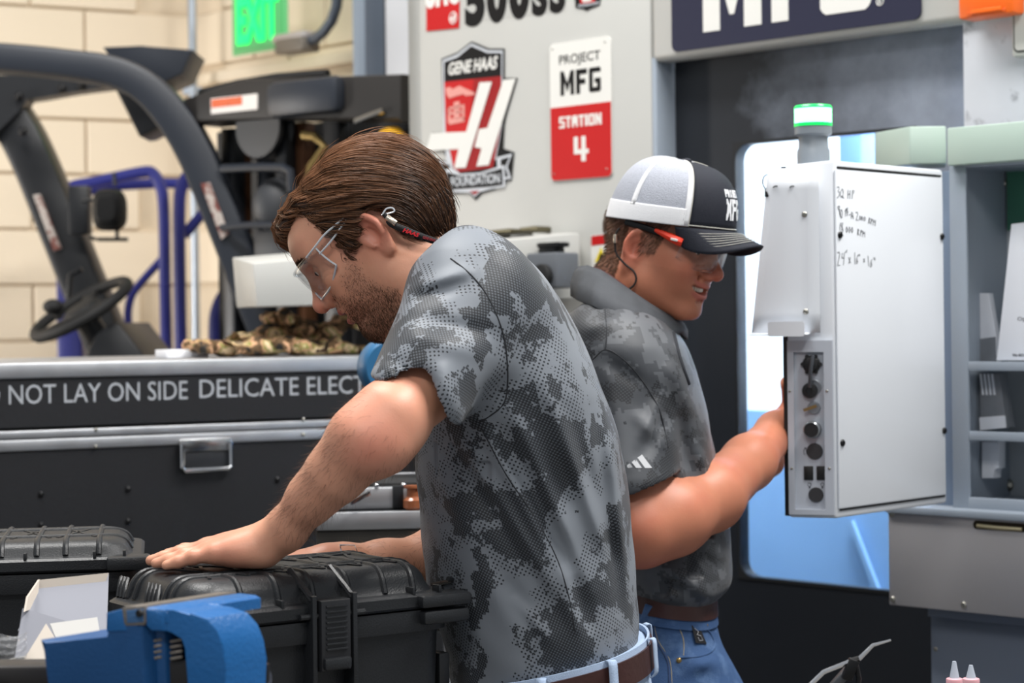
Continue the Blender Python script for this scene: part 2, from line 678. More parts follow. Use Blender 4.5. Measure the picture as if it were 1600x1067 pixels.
wlab = b.make('warning_label', mat('label_white', (226, 220, 214), .5), t, label='white label with an orange warning bar')
b = B()
b.box(xa+.003, xa+(xb-xa)*.68, -.0545, -.0535, za+.022, zb-.003, f.M)
b.make('orange_bar', mat('label_orange', (215, 95, 45), .5, dark=(150, 60, 35), dscale=60), wlab)
RUST = mat('rusty_chain', (92, 58, 34), .6, .3, var=.3, vscale=60)
for (xa, xb, dy, nm, m) in ((346, 364, .06, 'mast_rail', BLACK), (430, 447, .03, 'mast_rail', BLACK), (505, 530, .05, 'mast_rail', BLACK), (592, 648, .02, 'mast_rail', BLACK), (366, 374, .10, 'lift_chain', RUST), (462, 474, .07, 'lift_chain', RUST), (408, 424, .12, 'lift_cylinder', GUARD)):
    x0, x1 = f.L(xa, 300, dy)[0], f.L(xb, 300, dy)[0]
    b = B()
    if nm == 'lift_cylinder':
        b.cyl(f.W((x0+x1)/2, dy, -1.6), f.W((x0+x1)/2, dy, -.04), (x1-x0)*.6, 16)
    else:
        b.box(x0, x1, dy, dy+.05, -f.o.z+.2, -.04, f.M, .004)
    b.make(nm, m, t)
b = B()
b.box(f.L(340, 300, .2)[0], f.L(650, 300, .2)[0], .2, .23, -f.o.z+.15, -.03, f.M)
b.make('dark_backing', mat('mast_shadow_black', (16, 17, 19), .6), t)  # black sheet standing in for the darkness behind the mast
b = B()
x, z = f.L(402, 198)
b.lathe([(.03, -.03), (.085, -.03), (.09, -.02), (.075, -.01), (.075, .01), (.09, .02), (.085, .03), (.03, .03)], f.M @ Matrix.Translation((x, .03, z)) @ Matrix.Rotation(R(90), 4, 'X'), 28)
b.make('chain_pulley', BLACK, t)
b = B()
x, z = f.L(420, 322)
b.ball(f.W(x, .04, z), (.075, .06, .08))
b.box(x-.07, x+.06, 0, .1, z-.26, z-.06, f.M, .02)
b.make('hydraulic_tank', mat('tank_grey', (52, 54, 58), .55), t)
b = B()
b.tube([f.W(f.L(x, y)[0], -.02, f.L(x, y)[1]) for x, y in ((356, 264), (400, 262), (450, 262), (462, 268), (464, 300))], .012, 8)
b.tube([f.W(f.L(x, y)[0], -.02, f.L(x, y)[1]) for x, y in ((350, 356), (400, 352), (440, 352))], .01, 8)
b.make('guard_rod', GUARD, t)
b = B()
b.tube([f.W(f.L(x, y)[0], -.02, f.L(x, y)[1]) for x, y in ((482, 212), (500, 214), (516, 230), (494, 262), (490, 300))], .012, 8)
b.make('hose_fitting', mat('brass_dull', (150, 128, 80), .4, .7), t)
b = B()
x, z = f.L(620, 224)
b.lathe([(.0, -.03), (.03, -.028), (.042, -.01), (.044, .01), (.03, .03), (0, .034)], f.M @ Matrix.Translation((x, -.02, z)) @ Matrix.Rotation(R(70), 4, 'X'), 24)
b.make('filler_cap', mat('yellow_plastic', (228, 170, 20), .4), t, label='round yellow cap')
b = B()
b.tube([f.W(f.L(x, y)[0], -.06, f.L(x, y)[1]) for x, y in ((580, 192), (600, 184), (624, 175))], .008, 8)
b.make('grab_rod', STEEL, t)
# body of the truck below the guard
b = B()
b.box(P(-160, 0, 6.2).x, P(250, 0, 6.2).x, 5.9, 6.40, .35, 1.32, bev=.04)
b.make('truck_body', mat('truck_grey', (48, 50, 54), .5), t)
for (x, y) in ((-100, 5.85), (330, 5.85), (-100, 6.42), (330, 6.42)):
    b = B()
    p = P(x, 500, 6.2)
    b.lathe([(.12, -.09), (.26, -.09), (.28, -.05), (.28, .05), (.26, .09), (.12, .09)], Matrix.Translation((p.x, y, .28)) @ Matrix.Rotation(R(90), 4, 'X'), 24)
    b.make('wheel', RUBBER, t)
b = B()
b.box(P(200, 0, 6.2).x, P(430, 0, 6.2).x, 5.95, 6.40, .3, .5, bev=.02)
b.make('chassis', BLACK, t)

# ------------------------------------------------------------------ navy tubular cart
NAVY = mat('navy_tube_paint', (38, 42, 118), .4, var=.1)
t = thing('tubular_cart', 'navy blue tubular steel cart with two upright frames behind the forklift', 'cart', (P(250, 500, 6.9).x, 6.9, 0))
zc = 6.9


def cart(name, pts, z, r=.022, sm=True):
    b = B()
    q = pp(pts, z)
    b.tube(smooth_path(q, 4) if sm else q, r, 10)
    b.make(name, NAVY, t)


cart('upright_frame', [(104, 560), (104, 400), (102, 306), (112, 292), (150, 284), (222, 269), (240, 272), (251, 292), (256, 330), (258, 450), (262, 640)], 6.9, .020)
cart('upright_frame', [(400, 262), (350, 266), (312, 266), (296, 272), (284, 292), (280, 330), (281, 450), (284, 640)], 6.75, .021)
cart('brace', [(254, 404), (215, 448), (203, 470), (200, 500), (206, 530), (226, 556)], 6.92, .014)
cart('brace', [(360, 270), (330, 318), (287, 368)], 6.78, .018, False)
cart('brace', [(378, 430), (352, 458), (340, 482), (336, 510), (336, 600)], 6.76, .022)
cart('crossbar', [(118, 302), (180, 290), (250, 286), (350, 288)], 7.0, .018, False)
cart('crossbar', [(280, 541), (330, 541), (380, 541)], 6.78, .018, False)
b = B()
a, c = P(92, 500, 6.84), P(132, 500, 6.84)
b.box(a.x, c.x, 6.80, 6.88, .1, P(0, 420, 6.6).z, bev=.01)
b.make('corner_post', NAVY, t)
b = B()
b.box(P(90, 0, 6.8).x, P(420, 0, 6.8).x, 6.72, 7.2, .22, .30, bev=.01)
b.make('deck', NAVY, t)
for x in (110, 400):
    for y in (6.82, 7.1):
        b = B()
        px = P(x, 500, 6.8).x
        b.cyl((px, y-.02, .09), (px, y+.02, .09), .09, 18, .006)
        b.box(px-.03, px+.03, y-.03, y+.03, .12, .22)
        b.make('caster', RUBBER, t)

# ------------------------------------------------------------------ flight case
FC = Fr(P(0, 620, 4.0), (.88, .475, 0))
f = FC
ztop = f.L(0, 568)[1]
zl1 = f.L(0, 592)[1]
zl2 = f.L(0, 674)[1]
zl3 = f.L(0, 706)[1]
zbot = -f.o.z+.12
xL, xR = -.75, f.L(708, 620)[0]
CASEB = mat('black_laminate', (22, 23, 27), .5, var=.15, bump=.2, bscale=120)
t = thing('flight_case', 'tall black flight case with aluminium edging and white stencilled warning', 'case', f.W((xL+xR)/2, .3, -f.o.z))
D = .62
b = B()
b.box(xL, xR, .0, D, zbot, zl2-.004, f.M)
b.make('body', CASEB, t)
b = B()
b.box(xL, xR, .0, D, zl2+.006, ztop-.002, f.M)
lid = b.make('lid', CASEB, t)
b = B()
b.box(xL-.004, xR+.004, -.006, .04, zl1, ztop, f.M, .003)
b.box(xL-.004, xR+.004, .02, D+.004, ztop-.008, ztop+.001, f.M, .003)
b.make('edge_extrusion', ALU, lid)
b = B()
b.box(xL-.004, xR+.004, -.007, .03, (zl2+zl3)/2+.004, zl2, f.M, .003)
b.make('valance', ALU, lid)
b = B()
b.box(xL-.004, xR+.004, -.005, .03, zl3, (zl2+zl3)/2+.002, f.M, .003)
b.make('rim_extrusion', ALU, t)
b = B()
b.box(xR-.03, xR+.006, -.006, .03, zbot, zl3, f.M, .004)
b.make('corner_angle', ALU, t)
b = B()
for px, py in ((150, 671), (150, 698), (474, 655), (474, 679), (-60, 672)):
    x, z = f.L(px, py, -.007)
    b.ball(f.W(x, -.007, z), .004, 8, 5)
b.make('rivet', SCREW, t)
b = B()
for px, py in ((64, 772), (200, 764), (200, 814), (433, 749), (64, 820)):
    x, z = f.L(px, py)
    b.ball(f.W(x, -.001, z), .006, 8, 5)
b.make('black_rivet', DKSCREW, t)
STENCIL = mat('stencil_paint', (168, 172, 178), .6, var=.2, vscale=40)
for txt, xa, xb in (('DO NOT LAY ON SIDE', -52, 293), ('DELICATE ELECTRONICS', 312, 690)):
    x0, z0 = f.L(xa, 624)
    x0, z0 = f.L(xa, 634 if xa < 0 else 622)
    x1 = f.L(xb, 610)[0]
    h = abs(f.L(100, 627)[1]-f.L(100, 597)[1])
    b = B()
    b.add(text_bm(txt, x0, z0, x1, z0+h, Matrix(), .0006, .0), f.M)
    b.make('lettering', STENCIL, lid, 0)
# bail handle in its dish
hx, hz = f.L(321, 708, -.01)
hw, hh = .052, .033
hd = thing('latch', '', '', f.W(hx, 0, hz))
for k in ('label', 'category'):
    del hd[k]
hd.parent = t
hd.location = f.W(hx, 0, hz)-t.location
b = B()
b.box(hx-hw-.004, hx+hw+.004, -.014, 0, hz+.004, hz+.030, f.M, .003)
b.make('hinge_plate', STEEL, hd)
b = B()
b.box(hx-hw, hx+hw, -.010, -.002, hz-hh, hz+.006, f.M, .003)
b.make('dish', mat('dish_dark', (36, 38, 42), .4), hd)
b = B()
b.tube([f.W(hx+a, -.018, hz+c) for a, c in ((-hw, .022), (-hw, -hh+.006), (-hw+.006, -hh), (hw-.006, -hh), (hw, -hh+.006), (hw, .022))], .0045, 8)
b.make('bail', CHROME, hd)

# small white box behind the cloth on the case
fz = ztop
q = f.L(285, 551, .25)
t2 = B()
t2.box(q[0]-.045, q[0]+.05, .22, .30, fz+.001, fz+.018, f.M, .002)
t2.make('notepad', mat('pad_white', (225, 226, 230), .6), None, label='small flat white pad lying on the flight case lid', category='notepad')

# crumpled camouflage gloves on the lid
CAMO = bpy.data.materials.new('woodland_camo')
CAMO.use_nodes = True
nt = CAMO.node_tree
bs = nt.nodes['Principled BSDF']
bs.inputs['Roughness'].default_value = .8
tc = nt.nodes.new('ShaderNodeTexCoord')
nz = nt.nodes.new('ShaderNodeTexNoise')
nz.inputs['Scale'].default_value = 26
nz.inputs['Detail'].default_value = 3
cr = nt.nodes.new('ShaderNodeValToRGB')
cr.color_ramp.interpolation = 'CONSTANT'
for i, (p_, c_) in enumerate(((0, (30, 26, 20)), (.40, (96, 72, 44)), (.48, (196, 152, 116)), (.54, (136, 132, 70)), (.60, (222, 196, 156)), (.67, (70, 48, 32)))):
    e = cr.color_ramp.elements[i] if i < 2 else cr.color_ramp.elements.new(p_)
    e.position = p_
    e.color = lin(c_)
nt.links.new(tc.outputs['Object'], nz.inputs['Vector'])
nt.links.new(nz.outputs['Fac'], cr.inputs['Fac'])
nt.links.new(cr.outputs['Color'], bs.inputs['Base Color'])


def crumple(seed, cx, py, dy, rx, rz, tilt):
    """a folded limp glove: five finger rolls and a palm bag"""
    rr = random.Random(seed)
    x, _ = f.L(cx, py, dy)
    z = max(f.L(cx, py, dy)[1], fz+rz*.55)
    b = B()
    b.ball((0, 0, 0), (rx, .045, rz), 18, 12)
    for k in range(4):
        a = (k-1.5)*.5+rr.uniform(-.15, .15)
        L = rx*rr.uniform(.9, 1.3)
        s = -1 if seed % 2 else 1
        pts = [Vector((s*rx*.5, a*.02, 0)), Vector((s*(rx*.7+L*.35), a*.05, rz*rr.uniform(0, .6))), Vector((s*(rx*.7+L*.55), a*.07, rz*rr.uniform(-.2, .5))), Vector((s*(rx*.55+L*.4), a*.09, -rz*.3))]
        b.tube(smooth_path(pts, 4), [.012*(1+.2*math.sin(i)) for i in range(13)], 8)
    b.rings([[Vector((-(1 if seed % 2 == 0 else -1)*(rx*.7+u*rx*.6), math.cos(a)*.04*(1+.3*u), math.sin(a)*rz*(.6+.35*u)+rr.uniform(-.003, .003))) for a in [k*math.pi/8 for k in range(16)]] for u in (0, .3, .6, 1.0)], False)
    for v in b.bm.verts:
        n = math.sin(v.co.x*90+seed)*math.cos(v.co.z*110+seed*2)*.006+math.sin(v.co.y*130+v.co.x*60)*.004
        v.co += v.co.normalized()*n
    M = f.M @ Matrix.Translation((x, dy, z)) @ Matrix.Rotation(tilt, 4, 'Y')
    b.bm.transform(M)
    for v in b.bm.verts:
        if v.co.z < f.o.z+fz+.0015:
            v.co.z = f.o.z+fz+.0015
    return b


GL = [(1, 352, 544, .20, .055, .016, .05, 'leftmost crumpled camouflage glove lying flat on the flight case'),
      (2, 408, 542, .16, .06, .018, -.05, 'crumpled camouflage glove at the front of the pile on the flight case'),
      (3, 474, 544, .17, .06, .018, .1, 'camouflage glove lying low at the right front of the pile'),
      (4, 418, 524, .28, .06, .020, -.15, 'camouflage glove on the left slope of the pile on the case'),
      (5, 470, 513, .27, .05, .026, .35, 'topmost camouflage glove heaped upright on the pile'),
      (6, 512, 522, .24, .045, .024, -.5, 'camouflage glove slumping off the right side of the pile'),
      (7, 536, 543, .2, .04, .014, .2, 'small pale camouflage glove end nearest the blue casting')]
for sd, cx, py, dy, rx, rz, ti, lab in GL:
    b = crumple(sd, cx, py, dy, rx, rz, ti)
    b.make('camouflage_glove', CAMO, None, 60, label=lab, category='glove', group='camouflage gloves on the flight case')


# ================================================================== milling machine
MF = Fr((0, 4.77, 0), (.70, -.713, 0))
f = MF
t = thing('milling_machine', 'pale grey machining centre with black sliding door, lit window and sheet metal front', 'machine', f.W(.6, .3, 0))
xl = f.L(640, 300)[0]
xs = f.L(1021, 300)[0]
xd = f.L(1501, 300)[0]
zh = f.L(1022, 97)[1]
b = B()
b.box(xl, xs-.0015, 0, .05, .12, 2.9, f.M, .004)
b.box(xl, xl+.05, .0, 1.2, .12, 2.9, f.M, .004)
b.make('side_panel', MACH, t)
b = B()
b.box(xs+.0015, xd+.9, -.004, .055, zh, 2.9, f.M, .014, 3)
b.make('door_header', MACH, t)
b = B()
b.box(xs-.002, xs+.012, .0, .075, .12, zh+.01, f.M, .003)
b.make('door_jamb', GREYP, t)
# sliding door with a rounded window opening
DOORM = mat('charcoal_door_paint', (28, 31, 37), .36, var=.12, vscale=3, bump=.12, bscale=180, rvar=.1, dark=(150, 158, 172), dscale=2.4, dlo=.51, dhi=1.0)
# pale scuffs plus a cloudy reflection painted in, stronger on the upper right
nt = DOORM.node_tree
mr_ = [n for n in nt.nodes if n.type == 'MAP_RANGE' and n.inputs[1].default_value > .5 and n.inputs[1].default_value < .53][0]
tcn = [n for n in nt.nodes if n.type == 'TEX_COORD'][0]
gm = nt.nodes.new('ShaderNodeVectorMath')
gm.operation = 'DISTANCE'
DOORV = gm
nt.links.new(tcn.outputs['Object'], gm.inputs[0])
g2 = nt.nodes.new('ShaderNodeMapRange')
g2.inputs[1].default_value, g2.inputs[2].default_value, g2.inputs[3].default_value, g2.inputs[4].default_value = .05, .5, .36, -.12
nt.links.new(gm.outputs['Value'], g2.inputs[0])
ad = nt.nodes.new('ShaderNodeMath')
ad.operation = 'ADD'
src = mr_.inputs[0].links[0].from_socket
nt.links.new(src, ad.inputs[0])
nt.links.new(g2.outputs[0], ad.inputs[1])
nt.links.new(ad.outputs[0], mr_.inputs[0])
dy = .062
wx0, wz1 = f.L(1149, 226, dy)
wx1 = f.L(1429, 200, dy)[0]
wz0 = f.L(1166, 901, dy)[1]


def rrect(x0, z0, x1, z1, r, n=6):
    o = []
    for cx, cz, a0 in ((x1-r, z1-r, 0), (x0+r, z1-r, 90), (x0+r, z0+r, 180), (x1-r, z0+r, 270)):
        for k in range(n+1):
            a = R(a0+90*k/n)
            o.append((cx+r*math.cos(a), cz+r*math.sin(a)))
    return o


def holed_plate(x0, z0, x1, z1, hole, y0, y1, M):
    cx, cz = (sum(h[0] for h in hole)/len(hole), sum(h[1] for h in hole)/len(hole))
    outer = []
    for hx, hz in hole:
        dx, dz = hx-cx, hz-cz
        s = min(((x1-cx)/dx if dx > 0 else (x0-cx)/dx) if abs(dx) > 1e-6 else 1e9, ((z1-cz)/dz if dz > 0 else (z0-cz)/dz) if abs(dz) > 1e-6 else 1e9)
        outer.append((cx+dx*s, cz+dz*s))
    # snap the nearest ones to the corners
    for c in ((x0, z0), (x0, z1), (x1, z0), (x1, z1)):
        k = min(range(len(outer)), key=lambda i: (outer[i][0]-c[0])**2+(outer[i][1]-c[1])**2)
        outer[k] = c
    t = bmesh.new()
    lo = [[t.verts.new((x, y, z)) for x, z in L_] for L_, y in ((outer, y0), (hole, y0), (hole, y1), (outer, y1))]
    n = len(hole)
    for a in range(4):
        p, q = lo[a], lo[(a+1) % 4]
        for i in range(n):
            t.faces.new((p[i], q[i], q[(i+1) % n], p[(i+1) % n]))
    bb = B()
    bb.add(t, M)
    return bb


hole = rrect(wx0, wz0, wx1, wz1, .035)
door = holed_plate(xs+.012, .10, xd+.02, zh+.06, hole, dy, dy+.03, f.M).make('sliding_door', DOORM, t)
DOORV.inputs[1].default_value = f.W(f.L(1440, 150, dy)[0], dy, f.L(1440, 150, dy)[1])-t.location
b = holed_plate(wx0-.005, wz0-.005, wx1+.005, wz1+.005, rrect(wx0+.001, wz0+.001, wx1-.001, wz1-.001, .034), dy-.003, dy+.004, f.M)
b.make('window_gasket', mat('gasket_black', (20, 21, 24), .55), door)
GL_ = bpy.data.materials.new('window_glass')
GL_.use_nodes = True
nt = GL_.node_tree
nt.nodes.remove(nt.nodes['Principled BSDF'])
tr = nt.nodes.new('ShaderNodeBsdfTransparent')
tr.inputs[0].default_value = (.93, .96, .98, 1)
gl = nt.nodes.new('ShaderNodeBsdfGlossy')
gl.inputs['Roughness'].default_value = .03
fr_ = nt.nodes.new('ShaderNodeFresnel')
fr_.inputs[0].default_value = 1.35
mxs = nt.nodes.new('ShaderNodeMixShader')
nt.links.new(fr_.outputs[0], mxs.inputs[0])
nt.links.new(tr.outputs[0], mxs.inputs[1])
nt.links.new(gl.outputs[0], mxs.inputs[2])
nt.links.new(mxs.outputs[0], nt.nodes['Material Output'].inputs[0])
b = B()
b.box(wx0-.01, wx1+.01, dy+.014, dy+.020, wz0-.01, wz1+.01, f.M)
b.make('window_pane', GL_, door)
# lit enclosure behind the door
INW = mat('enclosure_white', (238, 242, 248), .5, var=.02)
INB = mat('enclosure_blue_cover', (146, 188, 236), .35, var=.1, vscale=4, rvar=.1)
b = B()
X0, X1 = xl+.03, xd+.5
b.box(X0-.02, X0, .11, 1.05, .3, 2.5, f.M)
b.box(X1, X1+.02, .11, 1.05, .3, 2.5, f.M)
b.box(X0, X1, 1.05, 1.07, .3, 2.5, f.M)
b.box(X0, X1, .11, 1.05, 2.5, 2.52, f.M)
b.make('enclosure_liner', INW, t)
# blue way cover: its top edge is wet and specked
xa, za = f.L(1150, 640, .42)
b = B()
b.box(X0+.01, X1-.01, .42, .44, .32, za, f.M)
wc = b.make('way_cover', INB, t)
b = B()
for k in range(46):
    x = wx0+.12+k*.02+random.uniform(-.006, .006)
    h = random.uniform(.008, .035)
    b.box(x, x+random.uniform(.004, .014), .416, .42, za-h, za+.003, f.M)
b.make('coolant_streaks', mat('coolant_dark', (30, 70, 120), .2, var=.2), wc, kind='stuff')
b = B()
b.bar(f.W(f.L(1330, 815, .41)[0], .41, f.L(1330, 815, .41)[1]), f.W(f.L(1372, 925, .41)[0], .41, f.L(1372, 925, .41)[1]), .012, .012)
b.make('cover_rib', mat('enclosure_blue_rib', (150, 192, 236), .3), wc)
b = B()
x = f.L(1335, 230, .7)[0]
b.box(x-.035, x+.035, .68, .76, .4, 2.45, f.M, .01)
b.make('shading_column', mat('shading_blue_grey', (74, 104, 150), .4), t)  # dark-blue strip added for the bluish shading inside the enclosure
l = area('enclosure_lamp', f.W((wx0+wx1)/2, .75, 2.44), f.W((wx0+wx1)/2, .85, .9), 1.0, .5, 62, (.86, .94, 1.0))
l = area('enclosure_lamp', f.W((wx0+wx1)/2, .2, 2.42), f.W((wx0+wx1)/2, .5, 1.0), 1.0, .12, 44, (.86, .94, 1.0))
# base of the machine below the door
b = B()
b.box(xl, xd+.9, -.02, .06, .0, .118, f.M, .004)
b.make('plinth', mat('plinth_black', (30, 32, 36), .5), t)

# bright galvanised sheet at the right of the door
b = B()
b.box(xd-.001, xd+.32, .015, .03, f.L(1520, 205)[1]-.25, f.L(1520, 32)[1]+.1, f.M, .002)
b.make('galvanised_sheet', mat('galvanised_sheet', (214, 218, 226), .42, .35, var=.12, vscale=9, dark=(140, 144, 152), dscale=14, dlo=.58, dhi=.72), t)
b = B()
x0, z0 = f.L(1581, 90, -.01)
b.box(x0, x0+.12, -.012, .02, z0, z0+.3, f.M, .006)
fp = b.make('control_flap', MACH, t)
b = B()
b.prism(rrect(x0+.006, z0+.008, x0+.115, z0+.292, .01), -.0135, -.012, f.M)
b.make('flap_seal', RUBBER, fp)
b = B()
b.prism(rrect(x0+.009, z0+.011, x0+.112, z0+.289, .008), -.0145, -.012, f.M)
b.make('flap_face', MACH, fp)
b = B()
b.box(xd+.3195, xd+.9, .0, .05, .12, f.L(1520, 32)[1]+.3, f.M, .003)
b.make('end_panel', MACH, t)
# orange safety interlock
ORANGE = mat('orange_plastic', (240, 104, 24), .35)
x0, z0 = f.L(1497, 36, -.05)
x1, z1 = f.L(1583, -40, -.05)
b = B()
b.box(x0, x1, -.05, .0, z0+.006, z1, f.M, .006)
ob = b.make('interlock', ORANGE, t)
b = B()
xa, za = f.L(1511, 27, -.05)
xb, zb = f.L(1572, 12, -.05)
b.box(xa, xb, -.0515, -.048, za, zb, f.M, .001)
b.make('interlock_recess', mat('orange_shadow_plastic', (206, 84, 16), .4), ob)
b = B()
b.box(xa+.01, xb-.008, -.0545, -.0505, za+.004, za+.012, f.M, .001)
b.make('interlock_lip', ORANGE, ob)

# ---------------------------------------------------------------- signs on the machine
NAVYB = mat('navy_vinyl', (28, 30, 56), .5, var=.04)
VW = mat('white_vinyl', (226, 225, 220), .55, var=.02)
VK = mat('black_vinyl', (18, 17, 18), .6, spec=.2)
VR = mat('red_vinyl', (190, 22, 24), .55, var=.03, spec=.25)
VR2 = mat('deep_red_vinyl', (150, 20, 24), .55, var=.05, spec=.25)
VS = mat('silver_vinyl', (196, 200, 206), .4)
VRL = mat('light_red_vinyl', (222, 150, 140), .45)


def plate(name, pts, m, par, y1, th=.0008, px=True, bev=0.0, fr=f, **k):
    b = B()
    b.prism(fr.poly(pts) if px else pts, y1-th, y1, fr.M, bev)
    return b.make(name, m, par, **k)


# banner over the door
x0, z0 = f.L(1051, 80, -.006)
x1, z1 = f.L(1438, -110, -.006)
z0 = f.L(1060, 81, -.006)[1]
b = B()
b.prism(rrect(x0, z0, x1, z0+.30, .016), -.009, -.004, f.M)
bn = b.make('banner', NAVYB, None, label='navy banner board with big white letters above the machine door', category='sign')


def LP(px, py):
    return f.L(px, py, -.009)


def blk(polys, name, par, m, y):
    for q in polys:
        b = B()
        b.prism(q, y-.001, y, f.M)
        b.make(name, m, par, 0)


zb = LP(1111, 49)[1]
H = .185
mx0, mx1 = LP(1099, 40)[0], LP(1190, 40)[0]
sw_ = LP(1125, 40)[0]-mx0
blk([[(mx0, zb), (mx0+sw_, zb), (mx0+sw_, zb+H*.62), ((mx0+mx1)/2-.006, zb+.03), ((mx0+mx1)/2+.006, zb+.03), (mx1-sw_, zb+H*.62), (mx1-sw_, zb), (mx1, zb), (mx1, zb+H), (mx1-sw_, zb+H), ((mx0+mx1)/2, zb+H*.5), (mx0+sw_, zb+H), (mx0, zb+H)]], 'lettering', bn, VW, -.009)
fx0, fx1 = LP(1206, 33)[0], LP(1232, 30)[0]
blk([[(fx0, zb), (fx1, zb), (fx1, zb+H*.38), (fx1+.05, zb+H*.38), (fx1+.05, zb+H*.6), (fx1, zb+H*.6), (fx1, zb+H*.79), (fx1+.06, zb+H*.79), (fx1+.06, zb+H), (fx0, zb+H)]], 'lettering', bn, VW, -.009)
gx0, gx1 = LP(1282, 20)[0], LP(1361, 10)[0]
c_ = .014
blk([[(gx0+c_*.4, zb+c_*.4), (gx0+c_, zb), (gx1-c_, zb), (gx1-c_*.4, zb+c_*.4), (gx1, zb+c_), (gx1, zb+H*.55), (gx0+(gx1-gx0)*.5, zb+H*.55), (gx0+(gx1-gx0)*.5, zb+H*.38), (gx1-sw_, zb+H*.38), (gx1-sw_, zb+H*.2), (gx0+sw_, zb+H*.2), (gx0+sw_, zb+H*.8), (gx1, zb+H*.8), (gx1, zb+H-c_), (gx1-c_, zb+H), (gx0+c_, zb+H), (gx0, zb+H-c_), (gx0, zb+c_)]], 'lettering', bn, VW, -.009)
rx, rz = LP(1375, 2)
b = B()
b.tube([f.W(rx+.008*math.cos(a*math.pi/10), -.0095, rz+.008*math.sin(a*math.pi/10)) for a in range(20)], .0011, 6, True)
b.add(text_bm('R', rx-.0035, rz-.0045, rx+.0035, rz+.0045, Matrix(), .0006, .03), f.M @ Matrix.Translation((0, -.009, 0)))
b.make('registered_mark', VW, bn, 0)

# station sign
xa, za = f.L(866, 281)
xb, zb2 = f.L(957, 276)
xa2, zt = f.L(857, 70)
sx0, sx1 = (f.L(862, 180)[0], f.L(957, 170)[0])
sz0, sz1 = f.L(866, 283)[1], f.L(866, 69)[1]
zm = f.L(866, 169)[1]
b = B()
b.prism(rrect(sx0, sz0, sx1, sz1, .012), -.004, -.001, f.M)
sg = b.make('station_sign', VW, None, label='white and red rectangular metal sign numbered four beside the door', category='sign')
rp = [(x, z) for x, z in rrect(sx0+.0005, sz0+.0005, sx1-.0005, sz1, .012) if z < zm]
rp = [(sx1-.0005, zm), (sx0+.0005, zm)]+[q for q in rp]
cx = sum(q[0] for q in rp)/len(rp)
cz = sum(q[1] for q in rp)/len(rp)
rp.sort(key=lambda q: math.atan2(q[1]-cz, q[0]-cx))
b = B()
b.prism(rp, -.0045, -.004, f.M)
b.make('red_field', VR, sg, 0)


def sign_text(txt, p0, p1, m, par, y=-.0045, **k):
    x0, z0 = f.L(p0[0], p0[1], y)
    x1, _ = f.L(p1[0], p1[1], y)
    z1 = f.L(p0[0], p0[1]-k.pop('h'), y)[1]
    b = B()
    b.add(text_bm(txt, x0, z0, x1, z1, Matrix(), .0005, k.get('bold', 0), k.get('shear', 0), k.get('spacing', 1)), f.M @ Matrix.Translation((0, y, 0)))
    return b.make('lettering', m, par, 0)


sign_text('PROJECT', (874, 106), (938, 98), VK, sg, -.004, h=19, bold=.008)
# MFG block letters on the sign


def block_word(glyphs, x0, z0, x1, z1, m, par, y, gap=.14):
    """glyphs: list of (width, polygons in a unit box)"""
    tot = sum(g[0] for g in glyphs)+gap*(len(glyphs)-1)
    s = (x1-x0)/tot
    x = x0
    for wd, polys in glyphs:
        b = B()
        for q in polys:
            b.prism([(x+u*wd*s, z0+v*(z1-z0)) for u, v in q], y-.0005, y, f.M)
        b.make('lettering', m, par, 0)
        x += (wd+gap)*s


G_M = (.95, [[(0, 0), (.27, 0), (.27, .55), (.5, .12), (.73, .55), (.73, 0), (1, 0), (1, 1), (.76, 1), (.5, .5), (.24, 1), (0, 1)]])
G_F = (.75, [[(0, 0), (.36, 0), (.36, .38), (.85, .38), (.85, .6), (.36, .6), (.36, .78), (1, .78), (1, 1), (0, 1)]])
G_G = (.8, [[(.1, 0), (.9, 0), (1, .08), (1, .56), (.48, .56), (.48, .37), (.68, .37), (.68, .2), (.32, .2), (.32, .8), (1, .8), (1, .93), (.92, 1), (.08, 1), (0, .92), (0, .08)]])
q0, q1 = f.L(876, 150, -.004), f.L(939, 140, -.004)
block_word([G_M, G_F, G_G], q0[0], q0[1], q1[0], f.L(876, 112, -.004)[1], VK, sg, -.004)
G_S = (.7, [[(0, 0), (1, 0), (1, .58), (.35, .62), (.35, .8), (1, .8), (1, 1), (0, 1), (0, .45), (.65, .4), (.65, .2), (0, .2)]])
G_T = (.7, [[(.33, 0), (.67, 0), (.67, .78), (1, .78), (1, 1), (0, 1), (0, .78), (.33, .78)]])
G_A = (.75, [[(0, 0), (.32, 0), (.32, .28), (.68, .28), (.68, 0), (1, 0), (1, .8), (.8, 1), (.2, 1), (0, .8)]])
G_I = (.34, [[(0, 0), (1, 0), (1, 1), (0, 1)]])
G_O = (.75, [[(0, .1), (.12, 0), (.5, 0), (.5, .2), (.34, .2), (.34, .8), (.5, .8), (.5, 1), (.12, 1), (0, .9)], [(.5, 0), (.88, 0), (1, .1), (1, .9), (.88, 1), (.5, 1), (.5, .8), (.66, .8), (.66, .2), (.5, .2)]])
G_N = (.75, [[(0, 0), (.33, 0), (.33, .5), (.67, 0), (1, 0), (1, 1), (.67, 1), (.67, .5), (.33, 1), (0, 1)]])
G_4 = (.8, [[(.5, 0), (.8, 0), (.8, .3), (1, .3), (1, .48), (.8, .48), (.8, 1), (.52, 1), (.52, .48), (.28, .48), (.28, 1), (0, 1), (0, .3), (.5, .3)]])
q0, q1 = f.L(874, 201, -.0045), f.L(940, 195, -.0045)
block_word([G_S, G_T, G_A, G_T, G_I, G_O, G_N], q0[0], q0[1], q1[0], f.L(874, 183, -.0045)[1], VW, sg, -.0045, .1)
q0, q1 = f.L(897, 253, -.0045), f.L(920, 250, -.0045)
block_word([G_4], q0[0], q0[1], q1[0], f.L(897, 214, -.0045)[1], VW, sg, -.0045)
